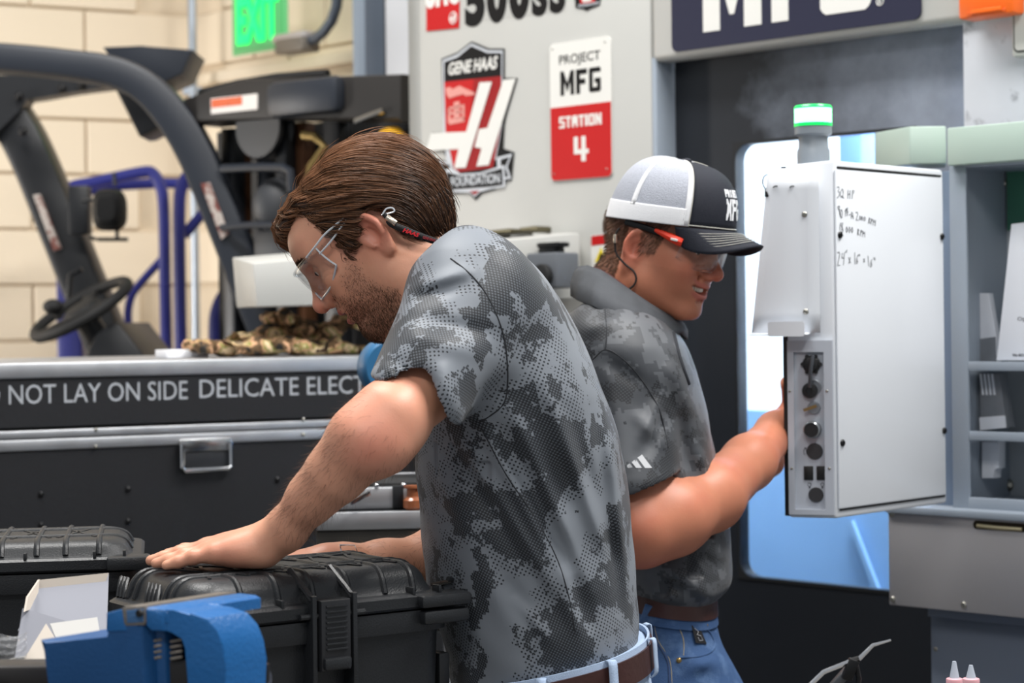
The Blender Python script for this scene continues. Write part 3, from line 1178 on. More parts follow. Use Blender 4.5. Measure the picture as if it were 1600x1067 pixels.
for px, py in ((865, 77), (947, 66), (868, 272), (950, 264)):
    b = B()
    x, z = f.L(px, py)
    b.ball(f.W(x, -.0045, z), .0022, 8, 5)
    b.make('rivet', SCREW, sg)

# shield badge with its silver rim, bars and ribbon
sb = plate('shield_sign', [(738, 65), (765, 76), (789, 76), (789, 122), (809, 122), (792, 180), (789, 195), (787, 232), (804, 238), (800, 282), (782, 284), (775, 296), (754, 302), (744, 312), (734, 302), (700, 303), (696, 290), (685, 287), (683, 248), (700, 252), (694, 236), (668, 236), (676, 207), (694, 207), (691, 92), (716, 82)], VK, None, -.001, .002, label='red and black shield badge with slanted white bars and ribbon', category='sign')
plate('silver_rim', [(738, 68), (764, 79), (787, 79), (786, 195), (776, 250), (700, 262), (694, 205), (693, 94), (716, 85)], VS, sb, -.003, .0004, angle=0)
plate('ribbon_tail', [(685, 250), (708, 256), (708, 284), (687, 286), (692, 268)], VS, sb, -.003, .0004, angle=0)
plate('ribbon_tail', [(778, 246), (802, 240), (794, 260), (800, 279), (780, 282)], VS, sb, -.003, .0004, angle=0)
plate('ribbon_tail_inner', [(688, 255), (704, 258), (704, 281), (692, 282), (696, 268)], VK, sb, -.0034, .0003, angle=0)
plate('ribbon_tail_inner', [(784, 249), (798, 245), (791, 261), (796, 276), (784, 277)], VK, sb, -.0034, .0003, angle=0)
plate('top_field', [(738, 72), (763, 83), (785, 83), (785, 119), (696, 128), (696, 97), (716, 90)], VK, sb, -.0034, .0004, angle=0)
plate('red_field', [(696, 128), (785, 119), (785, 195), (772, 262), (712, 270), (698, 206)], VR2, sb, -.0034, .0004, angle=0)
plate('bright_red_field', [(696, 129), (742, 124), (735, 205), (724, 262), (712, 266), (698, 206)], VR, sb, -.0037, .0003, angle=0)
plate('ribbon', [(697, 266), (720, 272), (752, 270), (790, 258), (791, 292), (770, 295), (752, 300), (744, 308), (736, 301), (698, 300)], VS, sb, -.0040, .0006, angle=0)
plate('ribbon_fold', [(697, 266), (708, 262), (716, 267), (724, 275), (712, 276)], VS, sb, -.0040, .0004, angle=0)
plate('ribbon_inner', [(700, 269), (722, 275), (752, 273), (787, 263), (788, 289), (768, 292), (700, 297)], VK, sb, -.0047, .0004, angle=0)
plate('ribbon_point', [(736, 299), (752, 298), (744, 305)], VR2, sb, -.0047, .0003, angle=0)
plate('slanted_bar', [(752, 129), (771, 128), (730, 262), (712, 263), (719, 233), (668, 236), (676, 208), (731, 206)], VW, sb, -.0047, .0008, angle=0)
plate('slanted_bar', [(789, 125), (808, 123), (766, 258), (747, 260), (755, 232), (744, 230), (751, 202), (764, 200)], VW, sb, -.0047, .0008, angle=0)
sign_text('GENE HAAS', (701, 118), (778, 111), VW, sb, -.0040, h=20, bold=.03, shear=.25)
sign_text('FOUNDATION', (705, 292), (781, 285), VS, sb, -.0052, h=15, bold=.02)
# little racing car and machine pictograms
plate('car_pictogram', [(698, 138), (706, 136), (708, 140), (720, 134), (728, 138), (742, 144), (744, 148), (730, 150), (726, 147), (712, 151), (704, 154), (700, 148)], VRL, sb, -.0042, .0003, angle=0)
for q in ([(702, 168), (727, 163), (727, 167), (702, 172)], [(702, 176), (727, 172), (727, 176), (702, 180)], [(704, 186), (728, 182), (728, 190), (704, 195)], [(702, 168), (706, 167), (706, 192), (702, 193)], [(711, 160), (720, 158), (720, 186), (711, 188)], [(724, 164), (728, 163), (728, 188), (724, 190)]):
    plate('mill_pictogram', q, VRL, sb, -.0042, .0003, angle=0)

# model plate top left: red block with white letters and round mark
lb = plate('model_label', [(667, -20), (719, -20), (718, 44), (667, 49)], VR, None, -.001, .001, label='red square label with white capitals and round emblem, top left of the machine', category='label')
sign_text('UMC', (664, 15), (718, 10), VW, lb, -.002, h=52, bold=.07)
x, z = f.L(708, 28, -.002)
b = B()
b.tube([f.W(x+.0115*math.cos(a*math.pi/12), -.0022, z+.0135*math.sin(a*math.pi/12)) for a in range(24)], .0016, 6, True)
b.prism([(x-.014, z-.003), (x-.004, z-.003), (x-.001, z-.009), (x+.001, z-.009), (x+.004, z+.009), (x+.001, z+.009), (x-.001, z+.002), (x-.012, z+.001)], -.0026, -.002, f.M)
b.prism([(x+.002, z-.009), (x+.005, z-.009), (x+.009, z+.007), (x+.006, z+.007)], -.0026, -.002, f.M)
b.make('round_emblem', VW, lb, 0)
md = plate('model_number', [(728, 35), (884, 17), (884, -40), (728, -30)], MACH, None, -.0002, .0003, label='black condensed model number lettering on the machine panel', category='label')
sx = f.L(727, 36)[0], f.L(884, 20)[0]
zb_ = f.L(745, 41)[1]
# condensed rounded digits: 5 0 0 S S
xx = sx[0]
Hn = .125
wd = ((.054, '5'), (.054, '0'), (.054, '0'), (.040, 's'), (.040, 's'))
tot = sum(q[0] for q in wd)+4*.0045
k_ = (sx[1]-sx[0])/tot
for w_, ch in wd:
    b = B()
    hh = Hn if ch in '50' else Hn*.72
    b.add(text_bm(ch.upper() if ch == 's' else ch, xx, zb_, xx+w_*k_, zb_+hh, Matrix(), .0006, .06, 0, 1, 6), f.M @ Matrix.Translation((0, -.0006, 0)))
    b.make('digit', VK, md, 0)
    xx += (w_+.0045)*k_
sm = plate('ribbon_sticker', [(899, -8), (940, -12), (938, 8), (922, 14), (918, 17), (912, 14), (900, 12)], VK, None, -.001, .0012, label='tiny black ribbon sticker at the top edge of the machine', category='sticker')
plate('red_field', [(906, -10), (934, -12), (930, 4), (908, 6)], VR, sm, -.0024, .0003, angle=0)
plate('white_bars', [(910, -8), (928, -10), (925, 2), (912, 4)], VW, sm, -.0028, .0003, angle=0)
sign_text('FOUNDATION', (904, 12), (936, 7), VS, sm, -.0026, h=5, bold=.02)

# warning sticker by the switch
ws = plate('warning_sticker', [(924, 368), (951, 365), (951, 446), (925, 446)], VW, None, -.001, .0008, label='red topped warning sticker with a yellow triangle beside the switch', category='sticker')
plate('red_band', [(925, 369), (950, 366), (950, 381), (925, 384)], VR, ws, -.002, .0004, angle=0)
plate('yellow_triangle', [(940, 386), (949, 408), (930, 410)], mat('yellow_vinyl', (232, 208, 30), .45), ws, -.002, .0004, angle=0)
plate('triangle_mark', [(939, 396), (942, 396), (944, 406), (936, 407)], VK, ws, -.0025, .0003, angle=0)

# ---------------------------------------------------------------- sloping chip tray with the isolator switch
TB = Fr(P(402, 470, 4.35), (.955, .297, 0))   # its own slight skew
f = TB
t = thing('chip_tray', 'long pale grey sheet metal tray sticking out behind the men', 'tray', f.W(.3, .05, -.1))
x1, z1 = f.L(907, 466)
zt0, zt1 = f.L(395, 412)[1], f.L(905, 364)[1]
zb0 = f.L(402, 479)[1]
zb1 = f.L(907, 466)[1]
x0t, x0b = f.L(395, 412)[0], f.L(402, 479)[0]
b = B()
b.hexa([f.W(x0b, 0, zb0), f.W(x1, 0, zb1), f.W(x1, .26, zb1), f.W(x0b, .26, zb0), f.W(x0t, 0, zt0), f.W(x1, 0, zt1), f.W(x1, .26, zt1+.012), f.W(x0t, .26, zt0+.022)], .003)
tr_ = b.make('tray_body', MACH, t)
b = B()
q = [f.L(430, 407, .05), f.L(470, 404, .05)]
b.hexa([f.W(x0t+.045, .06, zt0+.0065), f.W(x1-.08, .06, zt1+.0045), f.W(x1-.08, .2, zt1+.0105), f.W(x0t+.045, .2, zt0+.0175), f.W(x0t+.045, .06, zt0+.0078), f.W(x1-.08, .06, zt1+.0058), f.W(x1-.08, .2, zt1+.0118), f.W(x0t+.045, .2, zt0+.0188)])
b.make('tray_liner', mat('oily_liner', (74, 72, 62), .4, dark=(30, 30, 26), dscale=14, dlo=.4, dhi=.6), t)
b = B()
b.hexa([f.W(x1-.12, .26, zb1+.02), f.W(x1-.02, .26, zb1+.02), f.W(x1+.02, .40, zb1+.02), f.W(x1-.08, .40, zb1+.02), f.W(x1-.12, .26, zt1-.02), f.W(x1-.02, .26, zt1-.02), f.W(x1+.02, .40, zt1-.02), f.W(x1-.08, .40, zt1-.02)])
b.make('wall_bracket', MACH, t)
# clamps / tie bars lying on the tray
for k, (px, py, wh) in enumerate(((765, 377, 'second of the four from the left, nearest the collar'), (800, 373, 'third of the four from the left'), (842, 369, 'rightmost of the four, nearest the switch'), (722, 381, 'leftmost of the four, at the neck strap'))):
    b = B()
    x, z = f.L(px, py, .12)
    zs = zt0+(zt1-zt0)*(x-x0t)/(x1-x0t)+.0165
    b.tube([f.W(x-.045, .12, zs), f.W(x-.01, .11, zs+.002), f.W(x+.03, .13, zs+.002), f.W(x+.05, .12, zs)], [.006, .008, .007, .005], 8)
    b.make('clamp_bar', mat('oily_steel', (96, 90, 70), .35, .7), None, label='oily clamp bar on the tray, '+wh, category='bar', group='clamp bars on the tray')
# isolator switch
SWG = mat('switch_grey', (98, 102, 108), .5, var=.05, bump=.1)
sx0, sz0 = f.L(842, 450, -.09)
sx1, sz1 = f.L(902, 394, -.09)
t = thing('isolator_switch', 'grey isolator switch box with black rotary knob on the pale tray end', 'switch', f.W(sx0+.03, -.05, sz0))
b = B()
SF = Fr(f.W(sx1-.045, -.045, 0), (.70, -.713, 0))
Ms = SF.M
b.box(-.048, .048, -.032, .04, sz0, sz1, Ms, .006)
b.make('switch_housing', SWG, t)
b = B()
xk = .03
b.cyl(SF.W(.012, -.032, (sz0+sz1)/2-.012), SF.W(.012, -.05, (sz0+sz1)/2-.012), .026, 18, .004)
b.bar(SF.W(.012, -.055, (sz0+sz1)/2+.014), SF.W(.012, -.055, (sz0+sz1)/2-.038), .018, .014)
b.make('rotary_knob', RUBBER, t)
b = B()
b.box(-.03, .022, -.01, .02, sz1, sz1+.012, Ms, .002)
b.box(-.034, .036, -.012, .022, sz1+.012, sz1+.023, Ms, .003)
b.make('handle', DKSCREW, t)

# ================================================================== control pendant
def ground(px, y):
    p = P(px, 520, y)
    return Vector((p.x, p.y, 0))


pA, pB, pC = ground(1227, 3.325), ground(1304, 3.30), ground(1477, 3.55)
pD = pA+pC-pB
pz0, pz1 = P(1306, 810, 3.30).z, P(1302, 250, 3.30).z
PW = mat('pendant_white', (214, 218, 224), .4, var=.02)
PG = mat('pendant_side_grey', (176, 182, 192), .45, var=.02)
t = thing('control_pendant', 'white machine control pendant with marker notes and connector strip', 'control panel', (pA+pC)/2+Vector((0, 0, pz0)))
b = B()
V3 = lambda p, z: Vector((p.x, p.y, z))
b.hexa([V3(pA, pz0), V3(pB, pz0), V3(pC, pz0), V3(pD, pz0), V3(pA, pz1-.006), V3(pB, pz1), V3(pC, pz1), V3(pD, pz1)], .005)
body = b.make('pendant_body', PW, t)
# side plane (narrow, with connectors) and back plane (wide, with the writing)
SF = Fr(V3(pA, 0), pB-pA)
BF = Fr(V3(pB, 0), pC-pB)
b = B()
b.hexa([V3(pA, pz0+.003)+SF.x*-.004, V3(pA, pz0+.003)+SF.x*.004-SF.y*.0015, V3(pA, pz0+.003)+SF.x*.004+SF.y*.02, V3(pA, pz0+.003)-SF.x*.004+SF.y*.02,
        V3(pA, pz1-.008)+SF.x*-.004, V3(pA, pz1-.008)+SF.x*.004-SF.y*.0015, V3(pA, pz1-.008)+SF.x*.004+SF.y*.02, V3(pA, pz1-.008)-SF.x*.004+SF.y*.02])
b.make('black_seal', RUBBER, t)
# back cover sheet
f = BF
x0, zt = f.L(1303, 264)
xa, zb = f.L(1310, 795)
x1 = f.L(1470, 280)[0]
ztr = f.L(1468, 275)[1]
b = B()
b.box(x0-.001, x1, -.004, .0, zb, zt, f.M, .0025)
bc = b.make('back_cover', mat('cover_white', (224, 228, 234), .3, var=.02, coat=.2), t)
b = B()
b.box(x0+.008, x1-.004, -.0035, .0005, zt+.001, zt+.0045, f.M)
b.make('top_gap', RUBBER, t)
b = B()
b.box(x0+.004, x1, -.0015, .0005, zb-.0035, zb-.0005, f.M)
b.make('bottom_gap', RUBBER, t)
for px, py in ((1304, 367), (1311, 692), (1472, 370), (1480, 672)):
    x, z = f.L(px, py)
    x = min(max(x, .012), x1-.006)
    b = B()
    screw(b, f, x, z, -.004, .0058, .004)
    b.make('cover_screw', DKSCREW, bc)
# marker writing: strokes drawn as thin ink ridges on the sheet
INK = mat('marker_ink', (52, 54, 62), .6)


def stroke(b, pts, r=.00055):
    q = []
    for px, py in pts:
        x, z = f.L(px, py, -.0043)
        q.append(f.W(x, -.0043, z))
    b.tube(q, r, 5)


# (line of 800x1067 tracing of the region at 1280..1400 x 270..430, 6.67x)
def tr6(l):
    return [(1280+a/6.667, 270+c/6.667) for a, c in l]


WR = [
    # 30 HP
    [(185, 150), (205, 145), (210, 165), (196, 190), (212, 205), (208, 240), (186, 262)],
    [(240, 165), (222, 200), (222, 240), (236, 256), (248, 235), (250, 190), (240, 165)], [(238, 240), (256, 264)],
    [(300, 178), (297, 268)], [(322, 180), (320, 268)], [(297, 222), (322, 222)],
    [(346, 185), (342, 272)], [(346, 185), (362, 184), (364, 200), (352, 215)],
    # 90 ft-lb 2000 rpm
    [(206, 345), (194, 352), (192, 375), (204, 378), (210, 345), (206, 400)], [(206, 345), (214, 430), (222, 462)],
    [(226, 380), (220, 420), (226, 465), (236, 470), (242, 420), (234, 382)],
    [(276, 375), (272, 455)], [(266, 400), (290, 385)], [(294, 380), (290, 450)], [(276, 378), (300, 365)], [(285, 415), (305, 405)],
    [(310, 440), (328, 432)],
    [(338, 405), (332, 478)], [(346, 415), (356, 480)], [(335, 450), (352, 448)],
    [(380, 412), (396, 408), (402, 430), (384, 492), (410, 490)],
    [(424, 448), (418, 475), (426, 490), (434, 470), (424, 448)], [(444, 452), (438, 480), (446, 495), (454, 476), (444, 452)], [(470, 456), (464, 480), (472, 500), (484, 482), (470, 456)],
    [(520, 468), (512, 530)], [(520, 468), (532, 480), (518, 498), (530, 525)], [(544, 478), (538, 540)], [(544, 478), (556, 488), (544, 505)], [(564, 488), (560, 548)], [(564, 488), (574, 515), (586, 492), (582, 555)],
    # 15,000 rpm
    [(222, 520), (215, 560), (216, 600)], [(236, 520), (226, 550), (240, 575), (228, 610), (242, 622)], [(246, 520), (238, 560), (248, 600), (236, 640), (252, 655)], [(222, 630), (238, 640), (228, 655)],
    [(286, 560), (278, 595), (286, 622), (296, 596), (286, 560)], [(314, 562), (306, 595), (314, 625), (324, 598), (314, 562)], [(342, 566), (334, 598), (342, 625), (352, 600), (342, 566)],
    [(402, 585), (398, 650)], [(402, 585), (416, 598), (402, 612), (414, 650)], [(434, 595), (428, 660)], [(434, 595), (446, 605), (434, 625)], [(454, 605), (450, 668)], [(454, 605), (462, 635), (474, 612), (474, 670)],
    # 24" x 16" x 16"
    [(190, 832), (206, 822), (212, 850), (192, 960), (216, 962)], [(240, 835), (236, 885), (258, 882)], [(262, 830), (252, 960)], [(276, 815), (274, 835)], [(288, 800), (286, 830)],
    [(306, 880), (326, 940)], [(326, 878), (308, 945)],
    [(370, 830), (372, 955)], [(402, 855), (388, 905), (390, 950), (402, 930), (396, 905)], [(414, 848), (412, 866)], [(422, 848), (420, 866)],
    [(460, 895), (474, 930)], [(474, 893), (460, 935)],
    [(508, 865), (516, 975)], [(548, 900), (534, 940), (536, 985), (550, 960), (540, 935)], [(568, 880), (568, 905)], [(580, 880), (582, 912)],
]
b = B()
for s_ in WR:
    stroke(b, tr6(s_))
b.make('marker_writing', INK, bc, 60, kind='stuff')

# narrow side: raised border, recessed connector strip
f = SF
rx0, rz1 = f.L(1241, 550)
rx1, _ = f.L(1288, 550)
rz0 = f.L(1250, 795)[1]
W_ = (pB-pA).length
b = B()
zs0, zs1 = pz0+.006, f.L(1250, 532)[1]
for bx in ((.004, rx0, zs0, zs1), (rx1, W_-.003, zs0, zs1), (rx0, rx1, zs0, rz0), (rx0, rx1, rz1, zs1)):
    b.box(bx[0], bx[1], -.008, .0, bx[2], bx[3], f.M)
b.make('strip_border', PG, t)
b = B()
b.box(rx0, rx1, -.0012, .0, rz0, rz1, f.M)
cs = b.make('connector_strip', PG, t)
b = B()
for px, py in ((1234, 611), (1292, 611), (1237, 732), (1296, 732)):
    x, z = f.L(px, py, -.008)
    screw(b, f, x, z, -.008, .0022, .001)
b.make('small_screw', SCREW, t, kind='stuff')
XC = Matrix.Rotation(R(90), 4, 'X')


def rnd(name, px, py, r, prof, m, par=cs):
    x, z = f.L(px, py, -.002)
    b = B()
    b.lathe([(r*q, h) for q, h in prof], f.M @ Matrix.Translation((x, 0, z)) @ XC, 26)
    return b.make(name, m, par)


CON = mat('connector_black', (24, 25, 27), .4)
c1 = rnd('sealed_port', 1268, 569, .0145, ((1, 0), (1, .004), (.8, .006), (.78, .012), (.5, .013), (0, .013)), CON)
for k in range(6):
    x, z = f.L(1268, 569, -.002)
    a = k*math.pi/3
    b = B()
    b.cyl(f.W(x+.0145*math.cos(a), -.001, z+.0145*math.sin(a)), f.W(x+.0145*math.cos(a), -.006, z+.0145*math.sin(a)), .0032, 8)
    b.make('port_lug', CON, c1)
b = B()
x, z = f.L(1270, 555, -.014)
x2, z2 = f.L(1265, 605, -.014)
b.tube([f.W(x, -.014, z), f.W((x+x2)/2, -.02, (z+z2)/2), f.W(x2, -.012, z2)], .0032, 8)
b.make('cap_strap', mat('strap_grey', (66, 70, 76), .4), cs)
rnd('usb_ring', 1272, 604, .012, ((1, 0), (1, .004), (.85, .005), (.8, .003), (0, .003)), mat('ring_grey', (138, 142, 148), .35, .5))
rnd('port_cap', 1266, 610, .0125, ((1, 0), (1, .009), (.9, .0115), (.45, .012), (.4, .010), (0, .010)), CON)
rnd('key_lock', 1272, 637, .0105, ((1, 0), (1, .004), (.9, .006), (0, .006)), mat('lock_grey', (150, 154, 160), .3, .7))
b = B()
x, z = f.L(1256, 641, -.01)
x2, z2 = f.L(1276, 634, -.01)
b.bar(f.W(x, -.012, z), f.W(x2, -.012, z2), .003, .005)
b.make('key', mat('brass_key', (168, 138, 92), .3, .9), cs)
rk = rnd('jog_knob', 1270, 671, .0135, ((1.06, 0), (1.06, .004), (1, .005), (1, .016), (.88, .018), (.85, .016), (0, .016)), mat('knob_ring', (150, 154, 158), .25, .8))
rnd('knob_face', 1270, 671, .0113, ((1, .0158), (1, .0172), (0, .0172)), CON, rk)
rnd('round_plug', 1273, 705, .0132, ((1, 0), (1, .003), (.95, .004), (0, .004)), mat('plug_charcoal', (44, 44, 47), .6))
rnd('round_plug', 1275, 773, .0122, ((1, 0), (1, .003), (.95, .004), (0, .004)), mat('plug_charcoal', (44, 44, 47), .6))
for px0, px1 in ((1256, 1271), (1276, 1289)):
    x0, z1_ = f.L(px0, 728, -.0015)
    x1_, z0_ = f.L(px1, 750, -.0015)
    b = B()
    b.box(x0, x1_, -.003, -.001, z0_, z1_, f.M, .0005)
    b.make('square_port', mat('port_black', (14, 14, 15), .5), cs)
b = B()
for px, py in ((1265, 757), (1285, 757)):
    x, z = f.L(px, py, -.0015)
    b.tube([f.W(x+.0028*math.cos(a), -.0016, z+.0028*math.sin(a)) for a in [k*math.pi/6 for k in range(12)]], .0004, 4, True)
    b.box(x-.001, x+.001, -.002, -.0012, z-.006, z-.003, f.M)
for px, py in ((1258, 705),):
    x, z = f.L(px, py, -.0015)
    b.tube([f.W(x+a, -.0016, z+c) for a, c in ((-.002, -.005), (.002, -.005), (.002, .003), (-.002, .003))], .0004, 4, True)
    b.box(x-.001, x+.002, -.002, -.0012, z+.004, z+.006, f.M)
b.make('port_symbols', INK, cs, 0, kind='stuff')

# bent sheet holder screwed to the side
b = B()
hx1 = f.L(1279, 300, -.01)[0]
hz1 = f.L(1240, 263, -.01)[1]
hz0 = f.L(1240, 520, -.01)[1]
hxm = f.L(1245, 300, -.01)[0]
prof = []          # (x, y) section of the bent sheet: flange on the side face, then a wing reaching out to the left
rows = []
for k in range(9):
    u = k/8
    z = hz1+(hz0-hz1)*u
    reach = .034+.030*u            # wing grows towards the bottom
    rows.append([f.W(hx1, -.0095, z), f.W(hx1-.02, -.0095, z), f.W(hxm+.004, -.0105, z), f.W(hxm-.006, -.0145, z), f.W(hxm-.012-reach*.3, -.0155, z), f.W(hxm-.012-reach*.7, -.014, z), f.W(hxm-.012-reach, -.012, z)])
b = B()
b.strip(rows)
hs = b.make('document_holder', PW, t, 50)
so = hs.modifiers.new('sheet', 'SOLIDIFY')
so.thickness = .0016
so.offset = 0
b = B()
xa = hxm-.012-.064
za = hz0
b.strip([[f.W(xa, -.012, za), f.W(xa, -.040, za-.002)], [f.W(hxm-.02, -.0150, za), f.W(hxm-.03, -.043, za-.002)], [f.W(hx1-.016, -.0095, za), f.W(hx1-.016, -.040, za-.002)]])
sh = b.make('holder_shelf', PW, hs, 0)
so = sh.modifiers.new('sheet', 'SOLIDIFY')
so.thickness = .0014
lx0, lz0 = f.L(1200, 526, -.042)
lx1, lz1 = f.L(1257, 502, -.042)
b = B()
b.prism(rrect(lx0, lz0, lx1, lz1, .004), -.043, -.0415, f.M)
b.make('holder_lip', PW, hs)
for px, py in ((1257, 335), (1259, 487)):
    x, z = f.L(px, py, -.0105)
    b = B()
    screw(b, f, x, z, -.0105, .0046, .0026)
    b.make('holder_screw', SCREW, hs)
b = B()
for px, py in ((1211, 291), (1237, 291)):
    x, z = f.L(px, py, -.016)
    b.tube([f.W(x-.003, -.0165, z-.002), f.W(x, -.018, z), f.W(x+.004, -.0165, z)], .0011, 6)
b.make('staple', DKSCREW, hs, kind='stuff')
# beacon lamp on top
bx = P(1271, 240, 3.36)
zt_ = pz1-.004
def zpx(py):
    return P(1271, py, 3.36).z
b = B()
BM = Matrix.Translation((bx.x, bx.y, 0))
b.lathe([(.0270, zt_), (.0270, zpx(236)), (.0245, zpx(231)), (.0240, zpx(214)), (.0305, zpx(210)), (.0305, zpx(197)), (0, zpx(197))], BM, 28)
bs_ = b.make('beacon_base', mat('beacon_grey', (128, 136, 144), .4), t)
BEAM = mat('beacon_green', (150, 255, 190), .3, emit=(120, 255, 160), estr=4.0)
b = B()
b.lathe([(.0295, zpx(197)), (.0305, zpx(195)), (.0305, zpx(169)), (.0285, zpx(166)), (0, zpx(165))], BM, 28)
b.make('beacon_lens', BEAM, bs_)
b = B()
b.lathe([(.0312, zpx(198)), (.0314, zpx(196)), (.0312, zpx(193)), (.0300, zpx(193))], BM, 28)
b.lathe([(.0312, zpx(170)), (.0314, zpx(168)), (.0290, zpx(165)), (.0280, zpx(166))], BM, 28)
b.make('beacon_rim', mat('beacon_green_rim', (10, 190, 90), .3, emit=(0, 220, 90), estr=.9), bs_)
# key ring hanging on the holder's back edge
b = B()
pk = f.W(hxm-.012-.036, -.008, f.L(1190, 285)[1])
b.tube([pk+Vector((.008*math.cos(a), 0, .012*math.sin(a))) for a in [k*math.pi/8 for k in range(16)]], .0012, 6, True)
b.tube([pk+Vector((-.002, 0, -.010)), pk+Vector((-.001, -.002, -.022)), pk+Vector((.006, -.002, -.030))], [.003, .005, .003], 8)
b.make('key_ring', DKSCREW, None, label='small black key ring hooked over the holder edge beside the cap', category='key ring')

# ================================================================== pendant arm and tool cabinet
MINT = mat('mint_grey_enamel', (178, 196, 186), .4, var=.03)
t = thing('pendant_arm', 'mint grey square arm carrying the pendant above the open cabinet', 'arm', P(1420, 258, 3.75))
q0, q1, q2 = ground(1369, 3.82), ground(1482, 3.66), ground(1720, 3.46)
za0, za1 = P(1400, 258, 3.72).z, P(1400, 204, 3.78).z
b = B()
m1 = ground(1425, 3.70)
mid = ground(1482, 3.70)
b.hexa([V3(q0, za0), V3(m1, za0), V3(mid, za0), V3(mid+Vector((.02, .10, 0)), za0), V3(q0, za1), V3(m1, za1), V3(mid, za1), V3(mid+Vector((.02, .10, 0)), za1)], .003)
b.make('arm_knuckle', MINT, t)
e0, e1 = ground(1483, 3.64), ground(1760, 3.38)
zb0, zb1 = P(1484, 259, 3.64).z, P(1484, 200, 3.64).z
d_ = Vector((.12, .13, 0))
b = B()
b.hexa([V3(e0, zb0), V3(e1, zb0), V3(e1+d_, zb0), V3(e0+d_, zb0), V3(e0, zb1), V3(e1, zb1), V3(e1+d_, zb1), V3(e0+d_, zb1)], .003)
b.make('arm_beam', MINT, t)

CF = Fr(ground(1486, 3.66), (.73, -.683, 0))
f = CF
CABI = mat('cabinet_inner_grey', (192, 197, 200), .45, var=.06, dark=(160, 166, 170), dscale=4)
t = thing('tool_cabinet', 'grey open front steel cabinet with shelves of manuals beside the pendant', 'cabinet', f.W(.15, .1, P(1500, 795, 3.6).z))
cz0 = f.L(1500, 795)[1]
cz1 = f.L(1500, 259)[1]
xs1 = f.L(1512, 500)[0]
CW = .52
b = B()
b.box(0, .018, 0, .20, cz0, cz1, f.M, .002)
b.box(0, .034, -.001, .006, cz0, cz1, f.M, .002)
b.make('side_wall', GREYP, t)
b = B()
b.box(.012, CW, .17, .185, cz0, cz1, f.M)
b.make('back_panel', CABI, t)
b = B()
b.box(0, CW, .0, .18, cz0-.004, cz0+.012, f.M, .002)
b.box(.03, CW, -.001, .008, cz0, cz0+.022, f.M, .002)
b.make('floor_panel', GREYP, t)
b = B()
b.box(0, CW, .0, .18, cz1-.004, cz1+.004, f.M, .001)
b.make('top_panel', GREYP, t)
SHZ = []
for py in (572, 681):
    z = f.L(1530, py)[1]
    SHZ.append(z)
    b = B()
    b.box(.034, CW, -.0005, .006, z-.008, z+.008, f.M, .001)
    b.box(.030, CW, .0, .165, z-.002, z+.002, f.M)
    b.make('shelf', GREYP, t)
for px, py in ((1563, 286), (1573, 758)):
    b = B()
    x, z = f.L(px, py, .165)
    b.lathe([(.012, 0), (.012, .004), (.007, .008), (0, .009)], f.M @ Matrix.Translation((x, .168, z)) @ XC, 16)
    b.make('panel_bolt', SCREW, t)
# green liner sheet on the back
b = B()
x0, z0 = f.L(1573, 360, .16)
x1 = f.L(1640, 360, .16)[0]
b.box(x0, x1, .162, .169, z0, f.L(1573, 268, .16)[1], f.M)
b.make('green_liner', mat('green_liner', (72, 128, 104), .5, var=.1), t)
# strip beside the pendant (blue grey rear post)
b = B()
b.box(-.055, -.002, .03, .2, cz0, cz1-.005, f.M, .003)
b.make('rear_post', mat('rear_post_blue', (126, 142, 164), .4), t)

PAPER = mat('manual_paper', (226, 229, 236), .55, var=.02)
PAPERG = mat('grey_booklet', (120, 124, 130), .5, var=.15, vscale=40)


def book(name, quad, y, th, m, lab, grp=None, lean=0.0):
    """upright booklet from four front corners (pixels) at cabinet depth y"""
    pts = [f.L(a, c, y) for a, c in quad]
    b = B()
    b.prism(pts, y, y+th, f.M, .001)
    return b.make(name, m, None, label=lab, category='booklet')


bk = book('manual', [(1557, 563), (1580, 350), (1604, 347), (1660, 347), (1660, 563)], .03, .02, PAPER, 'white operator manual standing open at the frame edge on the upper shelf')
x0, z0 = f.L(1590, 503, .03)
b = B()
b.add(text_bm('Operator', x0, z0, x0+.05, z0+.009, Matrix(), .0004), f.M @ Matrix.Translation((0, .030, 0)))
b.make('lettering', INK, bk, 0)
x0, z0 = f.L(1582, 557, .03)
b = B()
b.add(text_bm('96-8210', x0, z0, x0+.03, z0+.005, Matrix(), .0004, .02), f.M @ Matrix.Translation((0, .030, 0)))
b.make('lettering', INK, bk, 0)
bk = book('booklet', [(1530, 566), (1526, 458), (1545, 458), (1557, 530), (1558, 566)], .07, .015, PAPER, 'white booklet with grey lower half leaning on the upper shelf side')
b = B()
b.prism([f.L(a, c, .07) for a, c in ((1530, 565), (1527, 530), (1556, 526), (1557, 565))], .069, .07, f.M)
b.make('printed_half', PAPERG, bk, 0)
bk = book('booklet', [(1532, 672), (1530, 583), (1561, 583), (1573, 668)], .05, .03, PAPERG, 'grey printed booklet with white spine on the middle shelf')
b = B()
b.prism([f.L(a, c, .05) for a, c in ((1532, 672), (1531, 652), (1571, 649), (1573, 668))], .048, .05, f.M)
b.make('white_band', PAPER, bk, 0)
b = B()
for k in range(4):
    b.prism([f.L(a, c, .05) for a, c in ((1531+k*6, 584), (1534+k*6, 584), (1538+k*6, 617), (1535+k*6, 617))], .0485, .05, f.M)
b.make('white_stripes', PAPER, bk, 0, kind='stuff')
bk = book('booklet', [(1534, 747), (1534, 690), (1560, 690), (1560, 732), (1553, 733), (1553, 747)], .06, .025, PAPER, 'plain white booklet on the bottom level of the cabinet')

